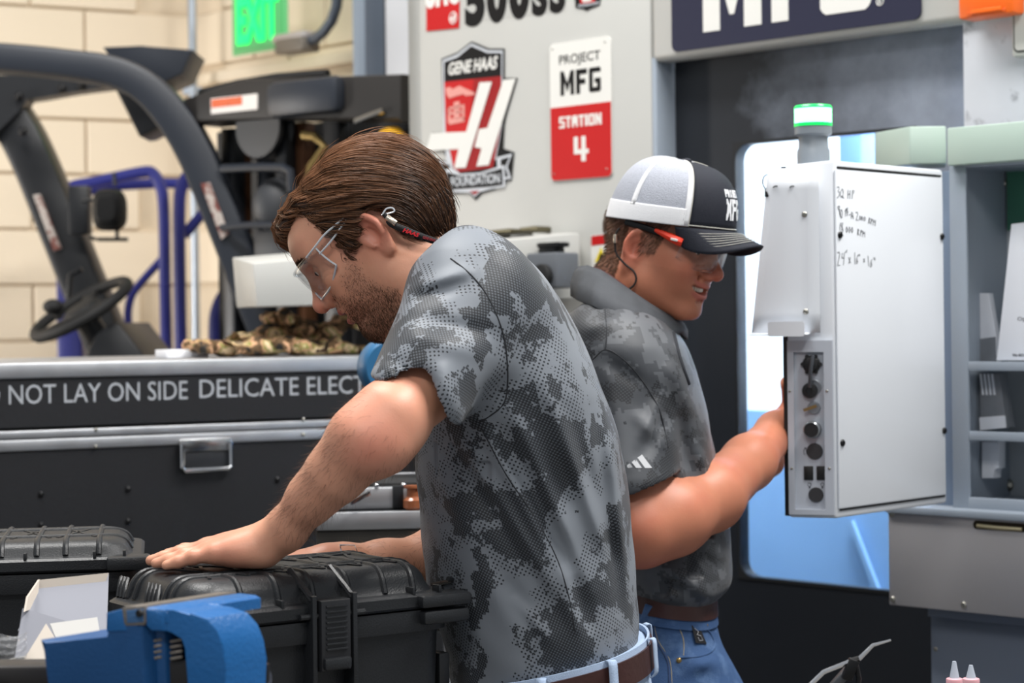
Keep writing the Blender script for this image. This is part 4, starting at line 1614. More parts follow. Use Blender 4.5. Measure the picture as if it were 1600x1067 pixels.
# ---- panels below the cabinet
LF = Fr(ground(1386, 3.72), (.725, -.689, 0))
f = LF
t = thing('drawer_panel', 'brownish grey screwed sheet panel with oval grip under the cabinet', 'panel', f.W(.2, 0, 1.0))
x0, zt = f.L(1384, 799)
zb = f.L(1388, 944)[1]
BRG = mat('taupe_grey_metal', (160, 158, 160), .40, .2, var=.06, vscale=3, rvar=.08)
b = B()
b.box(0, .62, -.004, .02, zb, zt, f.M, .002)
b.make('front_sheet', BRG, t)
b = B()
x, z = f.L(1520, 819, -.006)
x2, z2 = f.L(1600, 823, -.006)
b.prism(rrect(x, z-.008, x2+.004, z+.007, .0073), -.0052, -.0038, f.M)
gr = b.make('oval_grip', mat('grip_shadow', (52, 44, 32), .3, .6), t)
b = B()
b.tube([f.W(x+.008, -.004, z-.002), f.W((x+x2)/2, -.0045, z-.0035), f.W(x2-.004, -.004, z-.0035)], .0042, 8)
b.make('grip_lip', mat('grip_brass', (196, 184, 150), .3, .8), gr)
for px, py in ((1387, 803), (1391, 936), (1506, 945)):
    b = B()
    x, z = f.L(px, py, -.004)
    screw(b, f, max(x, .008), z, -.004, .0055, .003)
    b.make('panel_screw', SCREW, t)
b = B()
b.box(0, .62, -.012, .2, zt-.001, zt+.012, f.M, .002)
b.make('top_flange', GREYP, t)
b = B()
x, z = f.L(1453, 960, .05)
b.box(x, x+.6, .05, .09, .0, z+.08, f.M, .004)
b.box(.06, x+.6, .03, .05, z+.0, zb+.03, f.M)
b.make('lower_column', mat('slate_blue_enamel', (108, 117, 132), .42, var=.05), t)
b = B()
for px, py in ((1517, 961), (1462, 1014)):
    xx, zz = f.L(px, py, .05)
    screw(b, f, xx, zz, .05, .004, .002)
b.make('lower_screw', SCREW, t, kind='stuff')

# ---- glue bottles and the indicator holder at the bottom edge
BN = mat('clear_nozzle', (176, 184, 196), .3, var=.02)
BP = mat('pink_bottle', (226, 168, 176), .4, var=.03)
for (px, py, yy, lab) in ((1491, 1033, 2.55, 'left of two pale bottles with clear pointed nozzles at the bottom edge'), (1517, 1039, 2.50, 'right of two pale bottles with clear pointed nozzles at the bottom edge')):
    top = P(px, py, yy)
    zz = P(px, 1060, yy).z
    t = thing('glue_bottle', lab, 'bottle', (top.x, yy, .95), 'nozzle bottles')
    b = B()
    M = Matrix.Translation((top.x, yy, 0))
    b.lathe([(.0022, top.z), (.0026, top.z-.001), (.0062, zz+.001), (.0066, zz)], M, 16)
    b.make('nozzle', BN, t)
    b = B()
    b.lathe([(.0066, zz+.001), (.010, zz), (.0105, zz-.001), (.0105, zz-.006), (.009, zz-.007)], M, 18)
    b.make('collar', BP, t)
    b = B()
    b.lathe([(.0095, zz-.006), (.0125, zz-.012), (.0125, .955), (.011, .95), (0, .95)], M, 18)
    b.make('bottle_body', BP, t)

# ================================================================== implicit surfaces for the figures
F4 = np.float32


def A3(v):
    return np.array(v, F4)


def ell(p, c, r):
    r = A3(r)
    q = p-A3(c)
    k0 = np.sqrt(((q/r)**2).sum(1))
    k1 = np.sqrt(((q/(r*r))**2).sum(1))+F4(1e-9)
    return k0*(k0-1)/k1


def cone(p, a, b, ra, rb):
    a, b = A3(a), A3(b)
    ab = b-a
    t = np.clip((p-a) @ ab/float(ab @ ab), 0, 1)
    d = p-a-t[:, None]*ab
    return np.sqrt((d*d).sum(1))-(ra+t*(rb-ra))


def sph(p, c, r):
    d = p-A3(c)
    return np.sqrt((d*d).sum(1))-r


def smin(a, b, k):
    h = np.maximum(k-np.abs(a-b), 0)/k
    return np.minimum(a, b)-h*h*k*.25


def smax(a, b, k):
    return -smin(-a, -b, k)


def sub(a, b, k):
    return smax(a, -b, k)


def chain(p, pts, rs, k=.01):
    d = None
    for i in range(len(pts)-1):
        c = cone(p, pts[i], pts[i+1], rs[i], rs[i+1])
        d = c if d is None else smin(d, c, k)
    return d


def poly2(x, z, pts):
    """signed distance to a polygon, negative inside"""
    P_ = np.array(pts, F4)
    n = len(P_)
    d = np.full(x.shape, 1e9, F4)
    s = np.ones(x.shape, F4)
    j = n-1
    for i in range(n):
        vi, vj = P_[i], P_[j]
        e = vj-vi
        wx, wz = x-vi[0], z-vi[1]
        t = np.clip((wx*e[0]+wz*e[1])/(e[0]**2+e[1]**2+1e-12), 0, 1)
        bx, bz = wx-e[0]*t, wz-e[1]*t
        d = np.minimum(d, bx*bx+bz*bz)
        c1, c2, c3 = z >= vi[1], z < vj[1], e[0]*wz > e[1]*wx
        flip = (c1 & c2 & c3) | (~c1 & ~c2 & ~c3)
        s = np.where(flip, -s, s)
        j = i
    return s*np.sqrt(d)


def surf(fn, lo, hi, h, name='surface', slack=1.9):
    """surface nets over a sparse block grid"""
    lo, hi = np.array(lo, float), np.array(hi, float)
    Bk = 8
    nb = np.ceil((hi-lo)/(h*Bk)).astype(int)
    g = np.stack(np.meshgrid(*[np.arange(n) for n in nb], indexing='ij'), -1).reshape(-1, 3)
    c = lo+(g*Bk+Bk/2-.5)*h
    v = fn(c.astype(F4))
    act = np.abs(v) < Bk*h*.866*slack
    shp = nb*Bk
    D = np.repeat(np.repeat(np.repeat(np.where(v < 0, -1, 1).astype(F4).reshape(nb), Bk, 0), Bk, 1), Bk, 2)
    o = np.stack(np.meshgrid(*[np.arange(Bk)]*3, indexing='ij'), -1).reshape(-1, 3)
    ga = g[act]
    for s in range(0, len(ga), 1500):
        idx = (ga[s:s+1500, None, :]*Bk+o[None]).reshape(-1, 3)
        D[idx[:, 0], idx[:, 1], idx[:, 2]] = fn((lo+idx*h).astype(F4))
    D[0], D[-1], D[:, 0], D[:, -1], D[:, :, 0], D[:, :, -1] = [np.maximum(q, h*.5) for q in (D[0], D[-1], D[:, 0], D[:, -1], D[:, :, 0], D[:, :, -1])]
    S = D < 0
    acc = {}
    ny, nz = shp[1], shp[2]
    cid, pos = [], []
    quads = []
    for ax in range(3):
        sl0 = [slice(None)]*3
        sl1 = [slice(None)]*3
        sl0[ax], sl1[ax] = slice(0, -1), slice(1, None)
        e = np.argwhere(S[tuple(sl0)] != S[tuple(sl1)])
        i1 = e.copy()
        i1[:, ax] += 1
        d0, d1 = D[e[:, 0], e[:, 1], e[:, 2]], D[i1[:, 0], i1[:, 1], i1[:, 2]]
        t = d0/(d0-d1)
        pt = e.astype(float)
        pt[:, ax] += t
        b_, c_ = (ax+1) % 3, (ax+2) % 3
        cells = []
        for ob, oc in ((-1, -1), (0, -1), (0, 0), (-1, 0)):
            q = e.copy()
            q[:, b_] += ob
            q[:, c_] += oc
            k = (q[:, 0]*ny+q[:, 1])*nz+q[:, 2]
            cells.append(k)
            cid.append(k)
            pos.append(pt)
        Q = np.stack(cells, 1)
        f = d0 > 0
        Q[f] = Q[f][:, ::-1]
        quads.append(Q)
    cid = np.concatenate(cid)
    pos = np.concatenate(pos)
    uq, inv = np.unique(cid, return_inverse=True)
    cnt = np.bincount(inv)
    V = np.stack([np.bincount(inv, pos[:, i])/cnt for i in range(3)], 1)
    Q = np.searchsorted(uq, np.concatenate(quads))
    return lo+V*h, Q


def np_mesh(name, V, Q):
    me = bpy.data.meshes.new(name)
    n, m = len(V), len(Q)
    k = Q.shape[1]
    me.vertices.add(n)
    me.vertices.foreach_set('co', np.ascontiguousarray(V, F4).ravel())
    me.loops.add(m*k)
    me.loops.foreach_set('vertex_index', np.ascontiguousarray(Q, np.int32).ravel())
    me.polygons.add(m)
    me.polygons.foreach_set('loop_start', np.arange(0, m*k, k, dtype=np.int32))
    me.update(calc_edges=True)
    me.validate()
    return me


def relax(V, Q, it=2, lam=.5, keep=None):
    n = len(V)
    e = np.concatenate([Q[:, [0, 1]], Q[:, [1, 2]], Q[:, [2, 3]], Q[:, [3, 0]]])
    e = np.concatenate([e, e[:, ::-1]])
    cnt = np.bincount(e[:, 0], minlength=n)[:, None]
    for s in range(it):
        for l in (lam, -lam*1.03):
            W = np.stack([np.bincount(e[:, 0], V[e[:, 1], i], n) for i in range(3)], 1)/np.maximum(cnt, 1)
            V = V+l*(W-V)
    return V


def attr(me, name, val):
    a = me.attributes.new(name, 'FLOAT', 'POINT')
    a.data.foreach_set('value', np.ascontiguousarray(val, F4))


class HeadFrame:
    """x to the face, y to the left ear, z to the crown; origin midway between the ear canals"""

    def __init__(s, fwd_h, pitch, roll, scale, ear_px, ear_depth, ear_side):
        h = Vector(fwd_h).normalized()
        f = h*math.cos(pitch)-Vector((0, 0, 1))*math.sin(pitch)
        u = h*math.sin(pitch)+Vector((0, 0, 1))*math.cos(pitch)
        l = u.cross(f)
        u2 = u*math.cos(roll)+l*math.sin(roll)
        l2 = u2.cross(f)
        s.f, s.l, s.u, s.s = f, l2, u2, scale
        s.o = P(*ear_px, ear_depth)-s.l*(.078*ear_side*scale)
        s.Rm = np.array([f, l2, u2], float)
        s.on = np.array(s.o, float)

    def can(s, p):
        return ((p-s.on.astype(F4)) @ s.Rm.T.astype(F4))/F4(s.s)

    def W(s, x, y, z):
        return s.o+(s.f*x+s.l*y+s.u*z)*s.s

    def px(s, a, b, yc):
        """canonical x, z of the pixel on the plane y = yc"""
        c = Vector((0, 0, CAMZ))
        d = P(a, b, 1)-c
        q = s.o+s.l*(yc*s.s)
        t = (q-c).dot(s.l)/d.dot(s.l)
        w_ = (c+d*t-s.o)/s.s
        return w_.dot(s.f), w_.dot(s.u)

    def nW(s, C):
        return s.on+s.s*(C @ s.Rm)


def head_sdf(p, o):
    """human head in canonical metres"""
    x, y, z = p[:, 0], p[:, 1], p[:, 2]
    ya = np.abs(y)
    q = np.stack([x, ya, z], 1)
    d = ell(q, (-.006, 0, .038), (.101, .0755, .080))
    d = smin(d, ell(q, (.034, 0, -.012), (.060, .060, .082)), .03)
    d = smin(d, ell(q, (.070, 0, .048), (.029, .052, .036)), .03)
    jw = o.get('jaw', 0)
    d = smin(d, cone(q, (.012, .050+jw, -.052), (.072, .020+jw*.5, -.088), .019, .017), .028)
    d = smin(d, cone(q, (.0, .052+jw*.6, -.01), (.012, .050+jw, -.056), .02, .018), .025)
    d = smin(d, ell(q, (.080, 0, -.088), (.0165, .022, .016)), .016)
    d = smin(d, ell(q, (.074, 0, -.046), (.029, .034, .032)), .018)
    d = smin(d, ell(q, (.058, .044, -.006), (.028, .021, .020)), .022)
    d = smin(d, ell(q, (.060, .036, -.034), (.026, .020+o.get('cheek', 0), .026)), .02)
    d = smin(d, cone(q, (.0885, .010, .036), (.070, .046, .036), .0105, .011), .014)
    # eyes
    d = sub(d, ell(q, (.097, .033, .017), (.017, .019, .0125)), .012)
    d = smin(d, sph(q, (.0765, .0325, .0175), .0135), .003)
    lid = o.get('eye', .0028)
    d = sub(d, ell(q, (.0915, .0325, .0165-lid*.4), (.006, .013, lid)), .0015)
    # nose
    d = smin(d, cone(q, (.093, 0, .026), (.114, 0, -.014), .0072, .0098), .013)
    d = smin(d, sph(q, (.1155+o.get('nose', 0), 0, -.0175), .0112), .008)
    d = smin(d, ell(q, (.1025, .0125, -.0215), (.0115, .0075, .0088)), .006)
    d = sub(d, ell(q, (.1085, .0062, -.0305), (.0058, .0036, .0055)), .003)
    # lips
    sm = o.get('smile', 0)
    zc = z-sm*ya*ya
    qs = np.stack([x+o.get('pull', 0)*ya*ya, ya, zc], 1)
    op = o.get('open', .002)
    mw = o.get('mw', 1.0)
    d = smin(d, ell(qs, (.0955, 0, -.0435+op*.3), (.0095, .024*mw, .0062)), .005)
    d = smin(d, ell(qs, (.0935, 0, -.0575-op*.6), (.0100, .021*mw, .0072)), .005)
    d = sub(d, ell(qs, (.102, 0, -.0505-op*.1), (.020, .0255*mw, op)), .0018)
    d = sub(d, sph(qs, (.0815, .030*mw, -.0495), .0042), .006)
    if o.get('grin'):
        d = smin(d, ell(q, (.066, .043, -.018), (.022, .019, .017)), .014)
    d = sub(d, cone(q, (.092, .020, -.026), (.076, .038, -.052), .0022+o.get('grin', 0), .0026+o.get('grin', 0)), o.get('fold', .009))
    d = sub(d, cone(qs, (.0985, 0, -.068), (.094, .012, -.068), .003, .002), .008)
    # ear
    ec = A3((-.010, .0775, .003))
    e1 = A3((-.86, .44, .22))
    e1 /= np.linalg.norm(e1)
    e3 = A3((-.20, .06, .97))
    e3 -= e1*(e1 @ e3)
    e3 /= np.linalg.norm(e3)
    en = np.cross(e3, e1)
    if en[1] < 0:
        en = -en
    r = q-ec
    u, v, w_ = r @ e1, r @ e3, r @ en
    wid = np.where(v > 0, .0195, .0195+np.clip(v, -.04, 0)*.22)
    k = np.sqrt((u/wid)**2+(v/.0325)**2)
    rad = (k-1)*.0195
    disc = smax(rad, np.abs(w_-.001)-.0042, .004)
    hel = np.sqrt((rad+.0026)**2+(w_-.0058)**2)-.0040
    hel = np.maximum(hel, -(v+.016)*.7)
    ear = smin(disc, hel, .003)
    k2 = np.sqrt(((u-.002)/.0115)**2+((v-.002)/.021)**2)
    ant = np.maximum(np.sqrt(((k2-1)*.0115)**2+(w_-.0042)**2)-.0028, -(u+.002))
    ear = smin(ear, ant, .003)
    ear = sub(ear, ell(np.stack([u, v, w_], 1), (-.002, -.003, .0075), (.0092, .0145, .0085)), .0025)
    ear = smin(ear, ell(np.stack([u, v, w_], 1), (-.0145, -.005, .004), (.0045, .0075, .005)), .003)
    ear = smin(ear, ell(np.stack([u, v, w_], 1), (-.006, -.029, .0015), (.0085, .0085, .0045)), .005)
    d = smin(d, ear, .005)
    return d


def bounded(fn, c, r):
    c = np.array(c, F4)

    def g(p):
        d = np.sqrt(((p-c)**2).sum(1))-F4(r)
        out = d+F4(.02)
        m = d < 0.0
        if m.any():
            out[m] = fn(p[m])
        return out
    return g


def skin_mat(name, col, beardcol, flush=(200, 110, 95)):
    m = bpy.data.materials.new(name)
    m.use_nodes = True
    nt = m.node_tree
    N, L = nt.nodes, nt.links
    b = N['Principled BSDF']
    tc = N.new('ShaderNodeTexCoord')

    def noise(s, d=4):
        n = N.new('ShaderNodeTexNoise')
        n.inputs['Scale'].default_value = s
        n.inputs['Detail'].default_value = d
        L.new(tc.outputs['Object'], n.inputs['Vector'])
        return n

    def mix(fac, a, c):
        x = N.new('ShaderNodeMix')
        x.data_type = 'RGBA'
        L.new(fac, x.inputs[0])
        if isinstance(a, tuple):
            x.inputs[6].default_value = a
        else:
            L.new(a, x.inputs[6])
        x.inputs[7].default_value = c
        return x.outputs[2]

    def at(n):
        a = N.new('ShaderNodeAttribute')
        a.attribute_name = n
        return a.outputs['Fac']
    c = lin(col)
    n1 = noise(35)
    n2 = noise(9)
    n3 = noise(600, 2)
    out = mix(n1.outputs['Fac'], tuple(v*.90 for v in c[:3])+(1,), tuple(min(1, v*1.1) for v in c[:3])+(1,))
    mr = N.new('ShaderNodeMapRange')
    mr.inputs[1].default_value, mr.inputs[2].default_value, mr.inputs[4].default_value = .5, .75, .35
    L.new(n2.outputs['Fac'], mr.inputs[0])
    out = mix(mr.outputs[0], out, lin(flush))
    out = mix(at('flush'), out, lin(flush))
    out = mix(at('lip'), out, lin((176, 88, 84)))
    # beard: broken up by fine noise
    mu = N.new('ShaderNodeMath')
    mu.operation = 'MULTIPLY'
    m2 = N.new('ShaderNodeMapRange')
    m2.inputs[1].default_value, m2.inputs[2].default_value, m2.inputs[3].default_value, m2.inputs[4].default_value = .35, .6, .55, 1.0
    L.new(n3.outputs['Fac'], m2.inputs[0])
    L.new(at('beard'), mu.inputs[0])
    L.new(m2.outputs[0], mu.inputs[1])
    out = mix(mu.outputs[0], out, lin(beardcol))
    L.new(out, b.inputs['Base Color'])
    b.inputs['Roughness'].default_value = .46
    b.inputs['Specular IOR Level'].default_value = .45
    b.inputs['Subsurface Weight'].default_value = .12
    b.inputs['Subsurface Radius'].default_value = (.012, .005, .003)
    b.inputs['Subsurface Scale'].default_value = .6
    bp = N.new('ShaderNodeBump')
    bp.inputs['Strength'].default_value = .18
    bp.inputs['Distance'].default_value = .0008
    nb = noise(420, 3)
    L.new(nb.outputs['Fac'], bp.inputs['Height'])
    L.new(bp.outputs[0], b.inputs['Normal'])
    return m


def hair_mat(name, c0, c1, rough=.42):
    m = bpy.data.materials.new(name)
    m.use_nodes = True
    nt = m.node_tree
    b = nt.nodes['Principled BSDF']
    a = nt.nodes.new('ShaderNodeAttribute')
    a.attribute_name = 'tone'
    x = nt.nodes.new('ShaderNodeMix')
    x.data_type = 'RGBA'
    nt.links.new(a.outputs['Fac'], x.inputs[0])
    x.inputs[6].default_value, x.inputs[7].default_value = lin(c0), lin(c1)
    nt.links.new(x.outputs[2], b.inputs['Base Color'])
    b.inputs['Roughness'].default_value = rough
    b.inputs['Specular IOR Level'].default_value = .35
    return m


def strands(name, roots, dirs, step, n, r, follow=None, m=None, parent=None, tone=None, wav=.0, seed=1):
    """thin tapered hairs; follow(p, d) -> corrected p, d after each step (world space)"""
    rg = np.random.default_rng(seed)
    K = len(roots)
    pts = [roots]
    p, d = roots.copy(), dirs.copy()
    dl = [d]
    for i in range(n):
        p = p+d*step[:, None]
        if follow is not None:
            p, d = follow(p, d, (i+1)/n)
        if wav:
            d = d+rg.normal(0, wav, d.shape)
            d /= np.linalg.norm(d, axis=1, keepdims=True)
        pts.append(p)
        dl.append(d)
    pts, dl = np.stack(pts, 1), np.stack(dl, 1)
    ref = np.array([.31, .77, .55])
    a = np.cross(dl, ref)
    a /= np.linalg.norm(a, axis=2, keepdims=True)+1e-9
    c = np.cross(dl, a)
    rad = (r[:, None]*np.sqrt(np.linspace(1, .02, n+1))[None])
    rings = [pts+rad[..., None]*(a*math.cos(t)+c*math.sin(t)) for t in (0, 2.094, 4.189)]
    V = np.stack(rings, 2).reshape(-1, 3)
    base = (np.arange(K)*(n+1)*3)[:, None, None]
    i = np.arange(n)[None, :, None]*3
    j = np.arange(3)[None, None, :]
    q0 = base+i+j
    q1 = base+i+(j+1) % 3
    Q = np.stack([q0, q1, q1+3, q0+3], -1).reshape(-1, 4)
    me = np_mesh(name, V, Q)
    tn = rg.random(K) if tone is None else tone
    attr(me, 'tone', np.repeat(tn, (n+1)*3))
    o = link_mesh(name, me, m, parent, 0)
    me.polygons.foreach_set('use_smooth', [True]*len(me.polygons))
    return o


def sample_faces(V, Q, weight, n, rg):
    a, b_, c = V[Q[:, 0]], V[Q[:, 1]], V[Q[:, 2]]
    d_ = V[Q[:, 3]]
    nr = np.cross(c-a, d_-b_)
    ar = np.linalg.norm(nr, axis=1)+1e-12
    w_ = ar*weight[Q].mean(1)
    idx = rg.choice(len(Q), n, p=w_/w_.sum())
    u, v = rg.random(n)[:, None], rg.random(n)[:, None]
    p = (a[idx]*(1-u)+b_[idx]*u)*(1-v)+(d_[idx]*(1-u)+c[idx]*u)*v
    return p, nr[idx]/ar[idx][:, None]


def camo_shirt_mat(name, light, mid, dark, dots=True, lo=.47, hi=.58, px=.0036):
    """sublimated digital camouflage knit: pixelled patches with dot screens, mapped on the cloth's own UVs"""
    m = bpy.data.materials.new(name)
    m.use_nodes = True
    nt = m.node_tree
    N, L = nt.nodes, nt.links
    b = N['Principled BSDF']
    uv = N.new('ShaderNodeUVMap')
    uv.uv_map = 'UVMap'

    def vm(op, a, c):
        n = N.new('ShaderNodeVectorMath')
        n.operation = op
        L.new(a, n.inputs[0])
        if isinstance(c, tuple):
            n.inputs[1].default_value = c
        else:
            L.new(c, n.inputs[1])
        return n.outputs[0] if op not in ('LENGTH', 'DISTANCE') else n.outputs['Value']

    def ma(op, a, c=None, d=None):
        n = N.new('ShaderNodeMath')
        n.operation = op
        for i, v in enumerate((a, c, d)):
            if v is None:
                continue
            if isinstance(v, (int, float)):
                n.inputs[i].default_value = v
            else:
                L.new(v, n.inputs[i])
        return n.outputs[0]

    def noise(vec, s, det, rough=.5):
        n = N.new('ShaderNodeTexNoise')
        n.noise_dimensions = '2D'
        n.inputs['Scale'].default_value = s
        n.inputs['Detail'].default_value = det
        n.inputs['Roughness'].default_value = rough
        L.new(vec, n.inputs['Vector'])
        return n.outputs['Fac']

    def mixc(f, a, c):
        x = N.new('ShaderNodeMix')
        x.data_type = 'RGBA'
        L.new(f, x.inputs[0])
        for i, v in ((6, a), (7, c)):
            if isinstance(v, tuple):
                x.inputs[i].default_value = v
            else:
                L.new(v, x.inputs[i])
        return x.outputs[2]
    snap = vm('SNAP', uv.outputs[0], (px, px, px))
    n1 = noise(snap, 10.0, 5.0, .62)
    sh = vm('ADD', snap, (3.7, 1.9, 0))
    n2 = noise(sh, 13.0, 5.0, .6)
    # dot screens
    def dots_(cell, r, off):
        q = vm('DIVIDE', vm('ADD', uv.outputs[0], off), (cell, cell*.9, 1))
        rot = N.new('ShaderNodeVectorRotate')
        rot.rotation_type = 'Z_AXIS'
        rot.inputs['Angle'].default_value = R(30)
        L.new(q, rot.inputs['Vector'])
        fr = vm('FRACTION', rot.outputs[0], (0, 0, 0))
        c = vm('SUBTRACT', fr, (.5, .5, 0))
        sp = N.new('ShaderNodeSeparateXYZ')
        L.new(c, sp.inputs[0])
        l = ma('SQRT', ma('ADD', ma('MULTIPLY', sp.outputs[0], sp.outputs[0]), ma('MULTIPLY', sp.outputs[1], sp.outputs[1])))
        return ma('LESS_THAN', l, r)
    zone1 = ma('GREATER_THAN', n1, lo)
    zone2 = ma('GREATER_THAN', n1, hi)
    zone3 = ma('GREATER_THAN', n2, .585)
    cl, cm, cd = lin(light), lin(mid), lin(dark)
    if dots:
        d1 = dots_(.0052, .26, (0, 0, 0))
        d2 = dots_(.0036, .34, (.001, .001, 0))
        z1 = mixc(d1, cl, cd)
        z2 = mixc(d2, cd, cm)
    else:
        d2 = dots_(.004, .3, (.001, .001, 0))
        z1 = cm
        z2 = mixc(d2, cd, cm)
    out = mixc(zone1, cl, z1)
    out = mixc(zone2, out, z2)
    out = mixc(zone3, out, z2)
    L.new(out, b.inputs['Base Color'])
    b.inputs['Roughness'].default_value = .52
    b.inputs['Specular IOR Level'].default_value = .35
    b.inputs['Sheen Weight'].default_value = .1
    wv = noise(uv.outputs[0], 900.0, 2.0)
    bp = N.new('ShaderNodeBump')
    bp.inputs['Strength'].default_value = .15
    bp.inputs['Distance'].default_value = .0006
    L.new(wv, bp.inputs['Height'])
    L.new(bp.outputs[0], b.inputs['Normal'])
    return m


def denim_mat(name, base, light, worn=.5, scale=7):
    m = mat(name, base, .8, 0, var=.12, vscale=40, bump=.4, bscale=700, spec=.2, dark=light, dscale=scale, dlo=worn, dhi=worn+.25)
    return m


def sections(p, T, expo=2.0):
    """stacked ellipse sections: T rows (z, xl, xr, yc, yh) in world metres, z descending"""
    T = np.array(T, float)
    T = T[np.argsort(T[:, 0])]
    z = p[:, 2]
    g = lambda i: np.interp(z, T[:, 0], T[:, i]).astype(F4)
    xl, xr, yc, yh = g(1), g(2), g(3), g(4)
    a, c = (xr-xl)/2, (xl+xr)/2
    k = (np.abs((p[:, 0]-c)/a)**expo+np.abs((p[:, 1]-yc)/yh)**expo)**(1/expo)
    d = (k-1)*np.minimum(a, yh)
    d = smax(d, (z-F4(T[-1, 0])), .02)
    return smax(d, F4(T[0, 0])-z, .004)


def px_sections(rows):
    """rows (py, xl px, xr px, depth, half depth) -> world rows, smoothly resampled"""
    out = []
    for py, a, c, y, h in rows:
        p0, p1 = P(a, py, y), P(c, py, y)
        out.append(((p0.z+p1.z)/2, p0.x, p1.x, y, h))
    T = np.array(sorted(out))
    zz = np.linspace(T[0, 0], T[-1, 0], 80)
    cols = [zz]
    for i in range(1, 5):
        v = np.interp(zz, T[:, 0], T[:, i])
        k = np.array([1, 2, 3, 2, 1])/9
        vp = np.pad(v, 2, mode='edge')
        cols.append(np.convolve(vp, k, 'valid'))
    return np.stack(cols, 1)


def seg2(px_, pz_, a, b_):
    """distance and parameter along a 2-D segment"""
    ax, az = a
    ex, ez = b_[0]-ax, b_[1]-az
    t = np.clip(((px_-ax)*ex+(pz_-az)*ez)/(ex*ex+ez*ez), 0, 1)
    return np.sqrt((px_-ax-t*ex)**2+(pz_-az-t*ez)**2), t


def folds(p, L_, side):
    """cloth folds: ridges and valleys running along lines of the near side of the cloth"""
    out = np.zeros(len(p), F4)
    for a, b_, w_, amp in L_:
        d, t = seg2(p[:, 0], p[:, 2], a, b_)
        prof = np.sin(np.clip(t, .02, .98)*math.pi)**.6
        out += (amp*np.exp(-(d/w_)**2)*prof).astype(F4)
    return out*np.clip(side, 0, 1)

# ================================================================== bearded man leaning on the case
DA = 2.62
HA = HeadFrame((-math.cos(R(4)), math.sin(R(4)), 0), R(40), R(0), .955, (577, 372), 2.585, 1)
OA = dict(smile=1.5, open=.0048, cheek=.0, jaw=.001, fold=.008, eye=.0022)
CASE_Z = P(330, 889, 2.42).z          # height of the lid the hand lies on


def V_(px, py, y):
    return np.array(P(px, py, y), F4)


# arm axis
armA = [(708, 520, 2.53), (658, 604, 2.43), (608, 658, 2.375), (568, 690, 2.36), (524, 740, 2.375), (488, 777, 2.39), (446, 828, 2.41), (416, 851, 2.42)]
armAr = [.048, .0415, .0435, .0405, .0325, .0265, .0225, .0215]
armAp = [V_(*a) for a in armA]
# hand: heel, metacarpals, fingers along the lid
Zt = CASE_Z+.0015


def hp(px, y, h):
    q = P(px, 880, y)
    return np.array((q.x, y, Zt+h), F4)


fingA = [  # mcp px, depth, tip px, tip depth
    (338, 2.400, 260, 2.398, .0074),
    (328, 2.418, 244, 2.415, .0080),
    (322, 2.440, 236, 2.440, .0084),
    (326, 2.462, 246, 2.470, .0080)]
farA = [V_(740, 805, 2.80), V_(672, 874, 2.735), V_(600, 881, 2.70), V_(535, 879, 2.675), V_(508, 879, 2.665)]
farAr = [.040, .034, .029, .0225, .021]


def handA(p):
    d = None
    wr = hp(412, 2.420, .030)
    for k, (m_, ym, t_, yt, r) in enumerate(fingA):
        kn = hp(m_, ym, .0195)
        c = cone(p, wr+A3((0, (k-1.5)*.008, 0)), kn, .0185, .0125)
        d = c if d is None else smin(d, c, .014)
    d = smin(d, ell(p, hp(385, 2.412, .017), (.034, .026, .0175)), .012)     # little-finger edge of the palm
    d = smin(d, sph(p, hp(408, 2.410, .017), .017), .012)
    d = smin(d, ell(p, hp(380, 2.455, .018), (.034, .022, .018)), .012)      # thumb ball
    for m_, ym, t_, yt, r in fingA:
        kn = hp(m_, ym, .0185)
        mx, my = m_+(t_-m_)*.46, ym+(yt-ym)*.46
        pip = hp(mx, my, .0150)
        dx, dyy = m_+(t_-m_)*.76, ym+(yt-ym)*.76
        dip = hp(dx, dyy, .0100)
        tip = hp(t_, yt, r*.82)
        c = chain(p, [kn, pip, dip, tip], [r*1.35, r*1.1, r*.98, r*.80], .004)
        c = smin(c, sph(p, pip+A3((0, 0, .0005)), r*1.08), .004)
        d = smin(d, c, .007)
    th = [hp(392, 2.468, .018), hp(360, 2.496, .016), hp(334, 2.512, .0115), hp(312, 2.518, .009)]
    d = smin(d, chain(p, th, [.015, .0125, .0105, .0085], .005), .008)
    return smax(d, Zt-p[:, 2], .003)


def hand2A(p):
    w_ = farA[-1]
    d = None
    zt = w_[2]-.012
    for k in range(4):
        y0 = w_[1]-.036+k*.018
        kn = np.array((w_[0]-.060, y0, zt+.010), F4)
        c = cone(p, w_, kn, .018, .012)
        d = c if d is None else smin(d, c, .012)
        L_ = (.055, .068, .074, .064)[k]
        c = chain(p, [kn, kn+A3((-L_*.5, 0, .001)), kn+A3((-L_*.8, 0, -.003)), kn+A3((-L_, 0, -.006))], [.0105, .009, .008, .0068], .004)
        d = smin(d, c, .004)
    th = [w_+A3((-.015, -.02, 0)), w_+A3((-.045, -.042, -.004)), w_+A3((-.075, -.050, -.008))]
    d = smin(d, chain(p, th, [.013, .011, .0085], .004), .006)
    return d


neckA = [HA.nW(np.array([[-.022, 0, -.015]]))[0], V_(668, 440, 2.655), V_(700, 485, 2.655)]
hbA = bounded(lambda p: head_sdf(HA.can(p), OA)*HA.s, HA.nW(np.array([[.0, 0, .0]]))[0], .185)
haA = bounded(handA, hp(335, 2.44, .01), .15)
h2A = bounded(hand2A, farA[-1]+A3((-.06, 0, 0)), .15)


